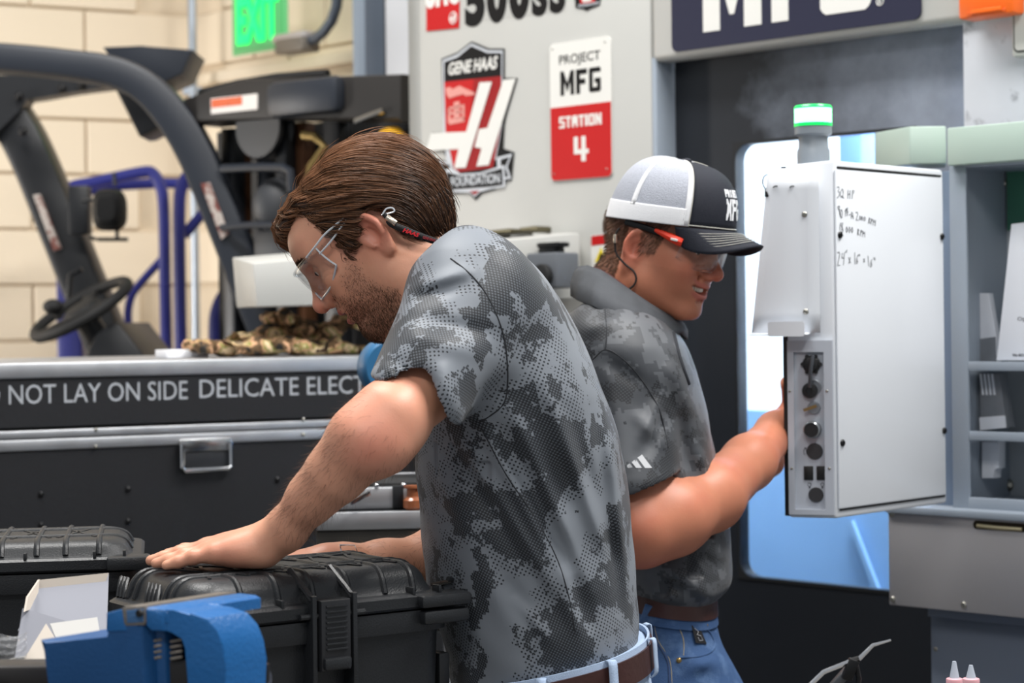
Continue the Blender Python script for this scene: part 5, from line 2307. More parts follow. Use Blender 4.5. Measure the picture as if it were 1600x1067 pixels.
def bodyA(p):
    d = hbA(p)
    n = cone(p, neckA[0], neckA[1], .057, .060)
    n = smin(n, cone(p, neckA[1], neckA[2], .060, .075), .03)
    d = smin(d, n, .03)
    tr_ = chain(p, [V_(715, 500, 2.65), V_(790, 640, 2.65), V_(830, 830, 2.65), V_(850, 1010, 2.65)], [.08, .10, .095, .10], .05)
    d = smin(d, tr_, .04)
    a = chain(p, armAp, armAr, .02)
    a = smin(a, sph(p, V_(602, 700, 2.352), .026), .025)      # point of the elbow
    a = smin(a, haA(p), .010)
    d = smin(d, a, .02)
    a2 = chain(p, [V_(735, 520, 2.80)]+farA, [.05]+farAr, .02)
    a2 = smin(a2, h2A(p), .01)
    return smin(d, a2, .015)


V, Q = surf(bodyA, (-.50, 2.28, 1.02), (.10, 2.93, 1.74), .0023)
V = relax(V, Q, 1)
manA = thing('person', 'bearded man in clear glasses and grey camouflage polo leaning over the black case', 'person', (P(850, 500, DA).x, DA, 0))
me = np_mesh('body', V, Q)
C = HA.can(V.astype(F4)).astype(float)
cx, cy, cz = C[:, 0], C[:, 1], C[:, 2]
inhead = (np.abs(cx) < .14) & (np.abs(cy) < .11) & (cz > -.15) & (cz < .14)


def sstep(x, a, b_):
    t = np.clip((x-a)/(b_-a), 0, 1)
    return t*t*(3-2*t)


def canpoly(fr, pts, yc):
    return [fr.px(a, b_, yc) for a, b_ in pts]


# beard outline drawn on the near cheek
bd = canpoly(HA, [(549, 402), (560, 402), (566, 420), (580, 436), (604, 448), (628, 452), (636, 480), (630, 520), (600, 545), (560, 545), (530, 528), (522, 510), (520, 505), (530, 500), (536, 488), (534, 478), (524, 470), (514, 474), (511, 468), (520, 458), (532, 462), (540, 458), (534, 440), (540, 424)], .05)
bp_ = poly2(cx.astype(F4), cz.astype(F4), bd)
beard = np.where(inhead, (1-sstep(bp_, -.010, .006))*np.clip(.42+(-.02-cz)*7.0, .35, 1.0), 0)
lowm = sstep(cz, -.125, -.10)
beard *= lowm
# upper lip moustache line and chin front, shared by both sides
beard = np.maximum(beard, np.where(inhead & (cx > .085) & (np.abs(cy) < .03), (1-sstep(np.abs(cz+.0365), .002, .006))*.5, 0))
lips = np.where(inhead & (cx > .083), np.maximum(1-sstep(((cy/.025)**2+((cz-1.5*cy*cy+.0425)/.0068)**2), .7, 1.2), 1-sstep(((cy/.022)**2+((cz-1.5*cy*cy+.060)/.008)**2), .7, 1.2)), 0)
beard = beard*(1-lips)
brow = np.where(inhead & (cx > .05), 1-sstep(np.abs(cz-.0375-.004*np.sin(np.abs(cy)*60)), .002, .005), 0)*sstep(np.abs(cy), .008, .014)*(1-sstep(np.abs(cy), .044, .054))
attr(me, 'beard', np.clip(beard*.62+brow*.85, 0, 1))
attr(me, 'lip', lips*.75)
earm = np.where(inhead, np.exp(-(((cx+.012)/.024)**2+((cz-.002)/.036)**2)**2)*sstep(np.abs(cy), .070, .082), 0)
nosem = np.where(inhead, np.exp(-(((cx-.115)/.018)**2+(cy/.02)**2+((cz+.018)/.016)**2)), 0)
elb = np.exp(-(((V-np.array(P(585, 692, 2.33)))/.035)**2).sum(1))
attr(me, 'flush', np.clip(earm*.45+nosem*.6+elb*.5, 0, 1))
SKA = skin_mat('skin_fair', (214, 156, 128), (58, 40, 30), (202, 112, 96))
body = link_mesh('body', me, SKA, manA, 0)
me.polygons.foreach_set('use_smooth', [True]*len(me.polygons))
bodyV, bodyQ, beardW = V, Q, beard

# eyes and teeth
b = B()
for s in (1, -1):
    b.ball(HA.W(.0775, .0325*s, .0172), .0122*HA.s, 18, 12)
b.make('eyeball', mat('eye_white', (220, 214, 208), .2), manA)
b = B()
for s in (1, -1):
    b.ball(HA.W(.0862, .0325*s, .0160), .0052*HA.s, 14, 8)
b.make('iris', mat('iris_brown', (48, 30, 20), .15), manA)
b = B()
for k in range(-4, 5):
    x = .0905-abs(k)**2*.0009
    b.box(-.0022, .0022, -.0026, .0026, -.0042, .0042, Matrix.Translation(HA.W(x, k*.0046, -.0478)) @ Matrix((HA.f, HA.l, HA.u)).transposed().to_4x4(), .0009, 1)
b.make('teeth', mat('teeth', (226, 220, 206), .25), manA, kind='stuff')

# ------------------------------------------------ hair
hl = canpoly(HA, [(452, 200), (449, 330), (462, 322), (478, 334), (494, 352), (508, 368), (524, 376), (537, 392), (540, 404), (552, 405), (557, 392), (560, 340), (574, 326), (596, 330), (612, 346), (624, 362), (650, 376), (690, 392), (760, 392), (760, 150)], .06)


def hairA(C_):
    x, y, z = C_[:, 0], C_[:, 1], C_[:, 2]
    d = ell(C_, (-.012, 0, .034), (.116, .0855, .0900))
    d = smin(d, ell(C_, (-.034, 0, .050), (.076, .072, .073)), .03)
    d = smin(d, ell(C_, (-.052, 0, .0), (.060, .0735, .068)), .02)
    d = smin(d, ell(C_, (.050, -.01, .086), (.044, .056, .030)), .025)
    cutp = poly2(x-np.clip(.06-np.abs(y), -.03, .06)*.25, z, hl)
    near = smax(d, cutp, .012)
    # lock falling in front of the brow from the middle and the far side
    fr_ = ell(C_, (.080, -.034, .072), (.022, .036, .046))
    fr_ = smin(fr_, ell(C_, (.072, -.012, .092), (.026, .040, .022)), .02)
    d = smin(near, fr_, .018)
    c = .88*z-.42*x+.25*np.abs(y)
    ph = 2.2*np.sin(x*34+y*25)+1.6*np.sin(z*41-y*33)
    n = np.sin(c*330+ph)*.0015+np.sin(c*640+ph*1.7+x*40)*.0009
    return d+n*np.clip((x+.055)/.06, .12, 1)


hfn = bounded(lambda p: hairA(HA.can(p))*HA.s, HA.nW(np.array([[0, 0, .04]]))[0], .19)
o = HA.on
hV, hQ = surf(hfn, o-.19, o+.2, .0032)
hV = relax(hV, hQ, 1)
HMA = hair_mat('brown_hair', (40, 25, 17), (150, 104, 72))
hme = np_mesh('hair', hV, hQ)
attr(hme, 'tone', np.full(len(hV), .1))
hair = link_mesh('hair', hme, HMA, manA, 0)
hme.polygons.foreach_set('use_smooth', [True]*len(hme.polygons))


def flowA(Cp, nrm):
    """direction the hair is combed, canonical"""
    x, y, z = Cp[:, 0], Cp[:, 1], Cp[:, 2]
    d = np.stack([-.95+0*x, .28*np.sign(y)*np.clip(np.abs(y)/.06, 0, 1), -.50+0*x], 1)
    side = np.clip((np.abs(y)-.045)/.03, 0, 1)
    d[:, 2] -= side*.35
    low = np.clip((.03-z)/.05, 0, 1)*np.clip((-.01-x)/.05, 0, 1)
    d[:, 0] += low*.75
    d[:, 2] -= low*.7
    fr_ = np.clip((x-.070)/.02, 0, 1)*np.clip((.015-y)/.03, 0, 1)
    d = d*(1-fr_)[:, None]+np.array([.05, -.1, -1.0])[None]*fr_[:, None]
    sb_ = np.clip((x-.005)/.02, 0, 1)*np.clip((.05-z)/.03, 0, 1)*np.clip((np.abs(y)-.05)/.02, 0, 1)
    d = d*(1-sb_)[:, None]+np.array([-.25, 0, -1.0])[None]*sb_[:, None]
    d = d-nrm*(d*nrm).sum(1, keepdims=True)
    return d/np.maximum(np.linalg.norm(d, axis=1, keepdims=True), 1e-6)


def hgrad(fn, p, e=.0015):
    g = np.stack([fn((p+np.eye(3)[i]*e).astype(F4))-fn((p-np.eye(3)[i]*e).astype(F4)) for i in range(3)], 1).astype(float)
    return g/np.maximum(np.linalg.norm(g, axis=1, keepdims=True), 1e-9)


rg = np.random.default_rng(3)
hp_, hn_ = sample_faces(hV, hQ, np.ones(len(hV)), 12000, rg)
lift = rg.uniform(.0, 1, len(hp_))


def followA(p, d, u):
    g = hgrad(hfn, p)
    v = hfn(p.astype(F4)).astype(float)
    tgt = .0006+lift*.0026*(1+u)
    p = p-g*np.clip(v-tgt, -.006, .004)[:, None]*.8
    c = HA.can(p.astype(F4)).astype(float)
    gn = (g @ HA.Rm.T)
    f_ = flowA(c, gn) @ HA.Rm
    d = d*.45+f_*.55
    return p, d/np.linalg.norm(d, axis=1, keepdims=True)


c0 = HA.can(hp_.astype(F4)).astype(float)
d0 = flowA(c0, hn_ @ HA.Rm.T) @ HA.Rm
d0 += rg.normal(0, .10, d0.shape)
d0 /= np.linalg.norm(d0, axis=1, keepdims=True)
L_ = rg.uniform(.035, .060, len(hp_))
shortm = (c0[:, 2] < .035)
L_[shortm] *= .45
cc_ = .88*c0[:, 2]-.42*c0[:, 0]+.25*np.abs(c0[:, 1])
lock = np.sin(cc_*330+2.2*np.sin(c0[:, 0]*34+c0[:, 1]*25)+1.6*np.sin(c0[:, 2]*41-c0[:, 1]*33))
tone = np.clip(rg.normal(.36, .17, len(hp_))+np.clip(c0[:, 2]-.05, -.07, .08)*4.2-.14*lock, 0, 1)
lift = np.clip(lift*.7+.3*(1-lock)/2, 0, 1)
fly = rg.random(len(hp_)) < .035
lift[fly] *= rg.uniform(1.5, 3.6, fly.sum())
strands('hair_strands', hp_, d0, L_/9, 9, rg.uniform(.0003, .0007, len(hp_)), followA, HMA, hair, tone, .03)
# stubble and beard hairs
ww = np.clip(beardW, 0, 1)**1.5
bp2, bn2 = sample_faces(bodyV, bodyQ, ww, 8000, rg)
bc = HA.can(bp2.astype(F4)).astype(float)
dd = np.tile(np.array([[.10, 0, -1.0]]), (len(bp2), 1)) @ HA.Rm
dd = dd+bn2*.30+rg.normal(0, .25, bn2.shape)
dd /= np.linalg.norm(dd, axis=1, keepdims=True)
BDM = hair_mat('beard_hair', (38, 25, 17), (112, 78, 54), .5)
strands('beard', bp2, dd, rg.uniform(.0026, .0056, len(bp2))*(.6+.5*np.clip(-.03-bc[:, 2], 0, .07)/.07)/3, 3, rg.uniform(.00012, .00022, len(bp2)), None, BDM, manA, None, .12)
# eyebrow hairs
bw = np.where(inhead, brow, 0)
ep, en_ = sample_faces(bodyV, bodyQ, bw+1e-9, 500, rg)
ec_ = HA.can(ep.astype(F4)).astype(float)
dd = np.stack([-.5+0*ec_[:, 0], np.sign(ec_[:, 1])*.9, .15+0*ec_[:, 0]], 1) @ HA.Rm+en_*.3
dd /= np.linalg.norm(dd, axis=1, keepdims=True)
strands('eyebrow', ep, dd, np.full(len(ep), .0025), 3, np.full(len(ep), .0003), None, BDM, manA, None, .08)
# hair on both forearms
ax0, ax1 = armAp[3].astype(float), armAp[6].astype(float)
tt = ((bodyV-ax0) @ (ax1-ax0))/((ax1-ax0) @ (ax1-ax0))
da = np.linalg.norm(bodyV-(ax0+np.clip(tt, -.35, 1.0)[:, None]*(ax1-ax0)), axis=1)
wf = np.where((tt > -.30) & (tt < .95) & (da < .065) & (bodyV[:, 0] < P(650, 0, 2.4).x), 1.0, 0)
side = np.clip((P(560, 0, 2.37).x-bodyV[:, 0])/.1, 0, 1)*.6+.4
f0, f1 = farA[1].astype(float), farA[3].astype(float)
t2_ = ((bodyV-f0) @ (f1-f0))/((f1-f0) @ (f1-f0))
d2_ = np.linalg.norm(bodyV-(f0+np.clip(t2_, 0, 1)[:, None]*(f1-f0)), axis=1)
wf2 = np.where((t2_ > -.1) & (t2_ < .95) & (d2_ < .05), 1.2, 0)
fp_, fn_ = sample_faces(bodyV, bodyQ, wf*side+wf2+1e-9, 3000, rg)
dirA = (ax1-ax0)/np.linalg.norm(ax1-ax0)
dd = dirA[None]*.75+fn_*.55+np.array([0, 0, -.25])+rg.normal(0, .3, fn_.shape)
dd /= np.linalg.norm(dd, axis=1, keepdims=True)
strands('forearm_hair', fp_, dd, rg.uniform(.008, .016, len(fp_))/4, 4, np.full(len(fp_), .00010), None, hair_mat('arm_hair', (52, 34, 24), (110, 76, 54), .5), manA, None, .12)

# ------------------------------------------------ shirt
TA = px_sections([
    (366, 712, 748, 2.655, .07), (384, 696, 770, 2.655, .085), (402, 674, 802, 2.655, .12), (425, 660, 838, 2.655, .15), (455, 646, 868, 2.655, .178), (500, 634, 893, 2.655, .192),
    (560, 630, 921, 2.655, .197), (620, 634, 946, 2.655, .195), (680, 646, 966, 2.655, .185), (740, 650, 977, 2.655, .175),
    (800, 656, 984, 2.65, .168), (860, 661, 989, 2.65, .163), (920, 669, 994, 2.65, .162), (960, 682, 998, 2.65, .165),
    (1000, 694, 996, 2.65, .163), (1060, 704, 990, 2.65, .158), (1100, 718, 990, 2.65, .155)])
slA = V_(738, 470, 2.52)
slB = V_(650, 622, 2.405)
sax = (slB-slA)/np.linalg.norm(slB-slA)
hemA, hemB = V_(579, 588, 2.40), V_(722, 668, 2.41)
hd_ = hemB-hemA
hemn = np.cross(hd_, np.array((0, 1, .0)))
hemn /= np.linalg.norm(hemn)
if hemn @ sax < 0:
    hemn = -hemn


def w2(px, py, y=2.47):
    q = P(px, py, y)
    return (q.x, q.z)


FA = []
for a, c, w_, amp in [((724, 690), (905, 985), .010, .0075), ((700, 690), (850, 930), .012, -.0055), ((752, 660), (890, 930), .009, .0065), ((770, 650), (905, 900), .012, -.005),
                      ((800, 640), (925, 930), .009, .0065), ((830, 640), (950, 900), .012, -.005), ((850, 600), (962, 900), .009, .0055), ((890, 640), (975, 920), .010, -.0045),
                      ((668, 700), (800, 1000), .014, .004), ((790, 900), (850, 1010), .010, -.005), ((800, 930), (862, 1010), .008, .005), ((900, 900), (925, 1000), .010, -.005), ((880, 880), (905, 1000), .010, .005),
                      ((948, 640), (990, 960), .010, .006), ((935, 640), (975, 960), .010, -.005),
                      ((640, 470), (735, 440), .010, -.005), ((650, 452), (745, 420), .009, .005), ((655, 500), (775, 520), .010, -.005), ((640, 520), (770, 555), .012, .0045),
                      ((612, 560), (700, 600), .012, -.004), ((690, 560), (720, 650), .012, .005), ((660, 560), (690, 640), .012, -.004), ((600, 575), (690, 500), .014, .003)]:
    FA.append((w2(*a), w2(*c), w_, amp))
def yaA(p):
    return np.clip((2.66-p[:, 1])/.05, 0, 1)


nap = neckA


def shirtA_raw(p, off=0.0):
    d = sections(p, TA, 2.25)
    # upper back / shoulders rounded over
    d = smin(d, cone(p, V_(742, 455, 2.53), V_(742, 455, 2.79), .066, .066), .05)
    s = cone(p, slA, slB, .079, .0605)
    d2 = smin(d, s, .030)
    far = cone(p, V_(742, 480, 2.79), V_(720, 640, 2.87), .078, .068)
    return smin(d2, far, .03)


def shirtA(p):
    d = shirtA_raw(p)
    d = d-folds(p, FA, yaA(p))
    nz = np.sin(p[:, 0]*55+p[:, 2]*34)*np.sin(p[:, 2]*47-p[:, 1]*40)*.0014
    d = d+nz
    # sleeve end: cut on the hem and hollow
    rel = p-hemA
    h = rel @ hemn.astype(F4)
    near_sl = np.sqrt(((p-slB)**2).sum(1)) < .15
    inner = cone(p, slA+sax*.07, slB+sax*.1, .0545, .0525)
    axis_t = (p-slA) @ sax
    tors = sections(p, TA, 2.25)
    cutm = np.where(near_sl & (p[:, 1] < 2.53), h, -1.0).astype(F4)
    d = smax(d, np.minimum(cutm, (tors-.012)*-1.2), .005) if False else np.where(tors > .006, smax(d, cutm, .005), d)
    d = smax(d, -inner, .002)
    # neck opening: hollow around the neck
    nk = cone(p, V_(655, 420, 2.655), V_(712, 476, 2.655), .064, .0665)
    d = smax(d, -nk, .003)
    # flat lower end under the belt
    return d


V, Q = surf(shirtA, (-.20, 2.33, .965), (.17, 2.97, 1.66), .0027)
V = relax(V, Q, 1)


def cloth_uv(me, V, Q, centre, sleeve):
    """UVs in metres: round the trunk or along the sleeve, face by face"""
    fc = V[Q].mean(1)
    issl = sleeve(fc)
    zz = V[:, 2]
    cx_, cy_ = centre(zz)
    th = np.arctan2(V[:, 1]-cy_, V[:, 0]-cx_)
    T4 = th[Q]
    T4 = T4-np.round((T4-T4[:, :1])/(2*math.pi))*2*math.pi
    U = T4*.175
    Wv = zz[Q]
    return issl, U, Wv


TAi = TA[np.argsort(TA[:, 0])]
cenA = lambda z: (np.interp(z, TAi[:, 0], (TAi[:, 1]+TAi[:, 2])/2), np.interp(z, TAi[:, 0], TAi[:, 3]))


def near_sleeveA(c):
    ts = sections(c.astype(F4), TA, 2.25)
    s = cone(c.astype(F4), slA, slB, .079, .0605)
    return (s < ts+.004) & (c[:, 1] < 2.62)


issl, U, Wv = cloth_uv(None, V, Q, cenA, near_sleeveA)
e1_ = np.cross(sax, (0, 1, 0))
e1_ /= np.linalg.norm(e1_)
e2_ = np.cross(sax, e1_)
rel = V-slA
t_ = rel @ sax
ang = np.arctan2(rel @ e1_, rel @ e2_)
A4 = ang[Q]
A4 = A4-np.round((A4-A4[:, :1])/(2*math.pi))*2*math.pi
U = np.where(issl[:, None], A4*.068+2.0, U)
Wv = np.where(issl[:, None], t_[Q]+.3, Wv)
me = np_mesh('shirt', V, Q)
uvl = me.uv_layers.new(name='UVMap')
uvl.data.foreach_set('uv', np.stack([U, Wv], -1).astype(F4).ravel())
SHA = camo_shirt_mat('grey_camouflage_knit', (120, 126, 134), (86, 91, 98), (34, 37, 42), True, .455, .545, .0030)
shirt = link_mesh('polo_shirt', me, SHA, manA, 0)
me.polygons.foreach_set('use_smooth', [True]*len(me.polygons))


def project_near(fn, px, py, y0=2.30, y1=2.75):
    """first point of the surface met by the sight line through a pixel"""
    c = Vector((0, 0, CAMZ))
    d = P(px, py, 1)-c
    ys = np.arange(y0, y1, .0015)
    pts = np.array([tuple(c+d*y) for y in ys], F4)
    v = fn(pts)
    i = np.argmax(v < 0)
    return Vector(pts[i].tolist()) if v[i] < 0 else None


def seam(fn, pxs, r, name, m, par, y0=2.3, y1=2.75, flat=.5, n=8):
    pxs = smooth_path([Vector((a, c, 0)) for a, c in pxs], 7)
    pts = [project_near(fn, q.x, q.y, y0, y1) for q in pxs]
    pts = [q-Vector((0, .0004, 0)) for q in pts if q is not None]
    if len(pts) < 4:
        return
    pts = [pts[0]]+[(pts[i-1]+pts[i]*2+pts[i+1])/4 for i in range(1, len(pts)-1)]+[pts[-1]]
    b = B()
    b.tube(pts, r, n)
    return b.make(name, m, par)


SEAM = mat('dark_seam_thread', (34, 36, 41), .8)
seam(shirtA, [(704, 404), (730, 424), (755, 452), (775, 490), (788, 530), (793, 575), (792, 612), (786, 632), (768, 648), (748, 660)], .0011, 'armhole_seam', SEAM, shirt)
seam(shirtA, [(752, 668), (790, 740), (830, 800), (868, 868), (888, 930), (898, 985)], .0009, 'side_seam', SEAM, shirt)
# stand collar at the back of the neck
b = B()
rows = []
for k in range(25):
    a = R(-60+300*k/24)
    base = Vector((V_(700, 470, 2.655)).tolist())
    nrm = Vector((V_(712, 476, 2.655)-V_(655, 420, 2.655)).tolist()).normalized()
    ex = nrm.cross(Vector((0, 1, 0))).normalized()
    ey = nrm.cross(ex)
    row = []
    for (h, r) in ((.0, .073), (-.024, .0675), (-.046, .0655)):
        row.append(base+nrm*h+(ex*math.cos(a)+ey*math.sin(a))*r)
    rows.append(row)
b.strip(rows)
co_ = b.make('collar', SHA, shirt, 0)
me = co_.data
me.polygons.foreach_set('use_smooth', [True]*len(me.polygons))
uvl = me.uv_layers.new(name='UVMap')
for lp in me.loops:
    v = me.vertices[lp.vertex_index].co
    uvl.data[lp.index].uv = (v.x+v.y*.7+5, v.z)
so = co_.modifiers.new('cloth', 'SOLIDIFY')
so.thickness = .003

# ------------------------------------------------ jeans, belt, shoes
wl0, wl1 = V_(716, 1056, 2.65), V_(1004, 991, 2.65)      # waistband top line, front to back
wax = wl1-wl0
wn_ = np.array((-wax[2], 0, wax[0]))
wn_ /= np.linalg.norm(wn_)
pel = [(980, 716, 1010, 2.65, .168), (1000, 718, 1010, 2.65, .170), (1060, 716, 1016, 2.65, .172), (1120, 712, 1030, 2.65, .178), (1250, 716, 1034, 2.65, .180), (1330, 730, 1024, 2.65, .175), (1400, 750, 1000, 2.65, .165)]
TJ = px_sections(pel)


def jeansA(p):
    d = sections(p, TJ, 2.3)
    d = np.maximum(d, (p-wl0) @ wn_.astype(F4))
    d = np.maximum(d, .80-p[:, 2])
    for s in (-1, 1):
        l = chain(p, [np.array((P(875, 0, 2.65).x, 2.65+s*.085, .84), F4), np.array((P(870, 0, 2.65).x+.02, 2.65+s*.11, .48), F4), np.array((P(880, 0, 2.65).x+.04, 2.65+s*.12, .09), F4)], [.108, .078, .066], .04)
        d = smin(d, l, .05)
    d = np.maximum(d, (p-wl0) @ wn_.astype(F4))
    return d


V, Q = surf(jeansA, (-.14, 2.38, .03), (.26, 2.93, 1.13), .0065)
me = np_mesh('jeans', V, Q)
JNA = denim_mat('pale_denim', (176, 196, 224), (120, 146, 186), .55, 10)
jeans = link_mesh('jeans', me, JNA, manA, 30)


def ringband(T, off, h0, h1, thick, name, m, par, a0=0, a1=360, expo=2.3, n=72, wl0=wl0, wax=wax):
    """band that follows the tilted waist"""
    rows = []
    for k in range(n+1):
        a = R(a0+(a1-a0)*k/n)
        r0 = []
        for h, e in ((h0, 0), (h0, thick), (h1, thick), (h1, 0)):
            # point on the waist plane shifted down by h
            ca, sa = math.cos(a), math.sin(a)
            k_ = (abs(ca)**expo+abs(sa)**expo)**(-1/expo)
            zz = wl0[2]
            for it in range(3):
                xl_, xr_ = np.interp(zz, T[:, 0], T[:, 1]), np.interp(zz, T[:, 0], T[:, 2])
                yc_, yh_ = np.interp(zz, T[:, 0], T[:, 3]), np.interp(zz, T[:, 0], T[:, 4])
                x = (xl_+xr_)/2+((xr_-xl_)/2+off+e)*k_*ca
                y = yc_+(yh_+off+e)*k_*sa
                zz = wl0[2]+(x-wl0[0])*wax[2]/wax[0]-h
            r0.append(Vector((x, y, zz)))
        rows.append(r0)
    b = B()
    b.rings(rows[:-1], False, True)
    return b.make(name, m, par)


TJs = TJ[np.argsort(TJ[:, 0])]
ringband(TJs, .0, -.004, .040, .003, 'waistband', JNA, jeans)
WBL = denim_mat('dark_denim_edge', (84, 108, 156), (60, 84, 130))
BELT = mat('brown_leather', (62, 34, 30), .42, var=.2, vscale=30, bump=.3, bscale=120)
ringband(TJs, .0032, .004, .037, .0035, 'belt', BELT, jeans)
for a in (222, 262, 300, 338, 18, 60):
    b = B()
    ca, sa = math.cos(R(a)), math.sin(R(a))
    k_ = (abs(ca)**2.3+abs(sa)**2.3)**(-1/2.3)
    def wp(h, e):
        zz = wl0[2]
        for it in range(3):
            xl_, xr_ = np.interp(zz, TJs[:, 0], TJs[:, 1]), np.interp(zz, TJs[:, 0], TJs[:, 2])
            yc_, yh_ = np.interp(zz, TJs[:, 0], TJs[:, 3]), np.interp(zz, TJs[:, 0], TJs[:, 4])
            x = (xl_+xr_)/2+((xr_-xl_)/2+e)*k_*ca
            y = yc_+(yh_+e)*k_*sa
            zz = wl0[2]+(x-wl0[0])*wax[2]/wax[0]-h
        return Vector((x, y, zz))
    pts = [wp(-.004, .004), wp(-.002, .0125), wp(.02, .0135), wp(.04, .0125), wp(.046, .0055)]
    tn_ = Vector((-sa, ca, 0))
    rows = [[q-tn_*.006, q+tn_*.006] for q in smooth_path(pts, 3)]
    b.strip(rows)
    bl_ = b.make('belt_loop', JNA, jeans, 40)
    so = bl_.modifiers.new('cloth', 'SOLIDIFY')
    so.thickness = .002
for s in (-1, 1):
    b = B()
    x = P(880, 0, 2.65).x+.02
    b.ball((x-.03, 2.65+s*.12, .05), (.13, .05, .05), 18, 10)
    b.box(x-.15, x+.09, 2.65+s*.12-.048, 2.65+s*.12+.048, .0, .03, bev=.01)
    b.make('shoe', RUBBER, manA)

# ------------------------------------------------ clear safety glasses with printed lanyard
CLEAR = bpy.data.materials.new('clear_polycarbonate')
CLEAR.use_nodes = True
nt = CLEAR.node_tree
nt.nodes.remove(nt.nodes['Principled BSDF'])
tr = nt.nodes.new('ShaderNodeBsdfTransparent')
tr.inputs[0].default_value = (.985, .988, .99, 1)
gl = nt.nodes.new('ShaderNodeBsdfGlossy')
gl.inputs['Roughness'].default_value = .08
lw = nt.nodes.new('ShaderNodeLayerWeight')
lw.inputs[0].default_value = .35
mr = nt.nodes.new('ShaderNodeMapRange')
mr.inputs[3].default_value, mr.inputs[4].default_value = .02, .34
mxs = nt.nodes.new('ShaderNodeMixShader')
nt.links.new(lw.outputs['Facing'], mr.inputs[0])
nt.links.new(mr.outputs[0], mxs.inputs[0])
nt.links.new(tr.outputs[0], mxs.inputs[1])
nt.links.new(gl.outputs[0], mxs.inputs[2])
nt.links.new(mxs.outputs[0], nt.nodes['Material Output'].inputs[0])
gla = thing('safety_glasses', 'clear safety glasses with black printed neck strap on the bearded man', 'glasses', HA.W(.1, 0, .02))


def lens_rows(fr, zt, zb, xc, depth, n=22, side=.072):
    rows = []
    for i in range(n+1):
        u = -1+2*i/n
        row = []
        for j in range(7):
            v = j/6
            yy = side*u
            xx = xc-depth*abs(u)**2.2
            drop = zb+(.018*(1-min(1, abs(u)/.22)**2) if abs(u) < .22 else 0)+.016*(max(0, abs(u)-.6)/.4)**2
            z = zt+(drop-zt)*v
            row.append(fr.W(xx-.006*v*v, yy, z))
        rows.append(row)
    return rows


b = B()
b.strip(lens_rows(HA, .037, -.014, .116, .053, 22, .0735))
ln = b.make('lens', CLEAR, gla, 0)
ln.data.polygons.foreach_set('use_smooth', [True]*len(ln.data.polygons))
so = ln.modifiers.new('glass', 'SOLIDIFY')
so.thickness = .0022
b = B()
lr = lens_rows(HA, .037, -.014, .116, .053, 22, .0735)
b.tube([r[0] for r in lr], .0024, 8)
b.make('brow_rim', CLEAR, gla)
b = B()
b.tube([r[-1] for r in lr], .0015, 8)
b.make('lower_rim', mat('grey_clear_edge', (186, 190, 198), .12, spec=1.0), gla)
b = B()
b.tube(lr[-1], .0013, 6)
b.make('side_rim', mat('clear_highlight', (214, 220, 226), .08, spec=1.0), gla)
b = B()
b.tube(lr[0], .0013, 6)
b.make('side_rim', mat('clear_highlight', (214, 220, 226), .08, spec=1.0), gla)
for s in (1, -1):
    b = B()
    b.tube(smooth_path([HA.W(.060, .072*s, .034), HA.W(.040, .0785*s, .036), HA.W(.010, .082*s, .037), HA.W(-.018, .083*s, .040), HA.W(-.040, .082*s, .046)], 4), [.0048-.0028*i/16 for i in range(17)], 8, flat=1.5, up=HA.u)
    b.make('temple', CLEAR, gla)
    b = B()
    b.tube(smooth_path([HA.W(.082, .062*s, .0375), HA.W(.070, .070*s, .0385), HA.W(.058, .0755*s, .040), HA.W(.042, .0795*s, .0425), HA.W(.022, .083*s, .042), HA.W(.004, .0845*s, .0415)], 4), .0014, 6)
    b.tube(smooth_path([HA.W(.064, .0735*s, .028), HA.W(.058, .0758*s, .0285), HA.W(.042, .080*s, .0300), HA.W(.022, .083*s, .034), HA.W(.004, .0845*s, .0385)], 4), .0014, 6)
    b.make('temple_ridge', mat('clear_highlight', (214, 220, 226), .08, spec=1.0), gla)
    b = B()
    b.ball(HA.W(.095, .048*s, -.004), .0035, 10, 6)
    b.make('vent', CLEAR, gla)
# strap: loop, crimp, printed webbing running round the back of the neck
def hA(px, py, yc):
    x, z = HA.px(px, py, yc)
    return HA.W(x, yc, z)


pl = [hA(600, 334, .090), hA(606, 342, .091), hA(612, 350, .092), hA(630, 358, .090), hA(655, 368, .084), hA(680, 377, .070), hA(700, 382, .052), hA(712, 384, .03)]
pl = smooth_path(pl, 5)
STRAP = mat('black_webbing', (20, 20, 23), .75, bump=.5, bscale=900)
rows = []
for i, q in enumerate(pl):
    d = (pl[min(i+1, len(pl)-1)]-pl[max(i-1, 0)]).normalized()
    wv = d.cross(Vector((0, 1, 0))).normalized()
    hw = .0042 if i > 6 else .003
    rows.append([q-wv*hw, q+wv*hw])
b = B()
b.strip(rows)
st = b.make('neck_strap', STRAP, gla, 60)
so = st.modifiers.new('web', 'SOLIDIFY')
so.thickness = .002
b = B()
b.tube(smooth_path([hA(598, 334, .089), hA(604, 326, .088), hA(613, 325, .087), (hA(616, 330, .087)), hA(608, 333, .088), hA(596, 336, .089)], 4), .0011, 6)
b.make('strap_loop', mat('clear_loop', (214, 218, 224), .1, spec=1.0), gla)
b = B()
b.cyl(hA(604, 339, .0915), hA(619, 350, .0925), .0043, 12, .0008)
b.make('crimp', mat('crimp_steel', (206, 192, 176), .25, .9), gla)
# red print along the strap
def strap_text(txt, p0, p1, h, m, yo, bold=.02, shear=.2):
    a, c = p0, p1
    ex = (c-a).normalized()
    fz = Vector((0, 0, 1))
    fy = Vector((0, 1, 0))
    ez = (fy.cross(ex)).normalized()*-1
    if ez.z < 0:
        ez = -ez
    ey = ez.cross(ex)
    M = Matrix.Translation(a) @ Matrix((ex, ey, ez)).transposed().to_4x4()
    b = B()
    b.add(text_bm(txt, 0, -h/2, (c-a).length, h/2, Matrix(), .0004, bold, shear), M)
    return b.make('lettering', m, st, 0)


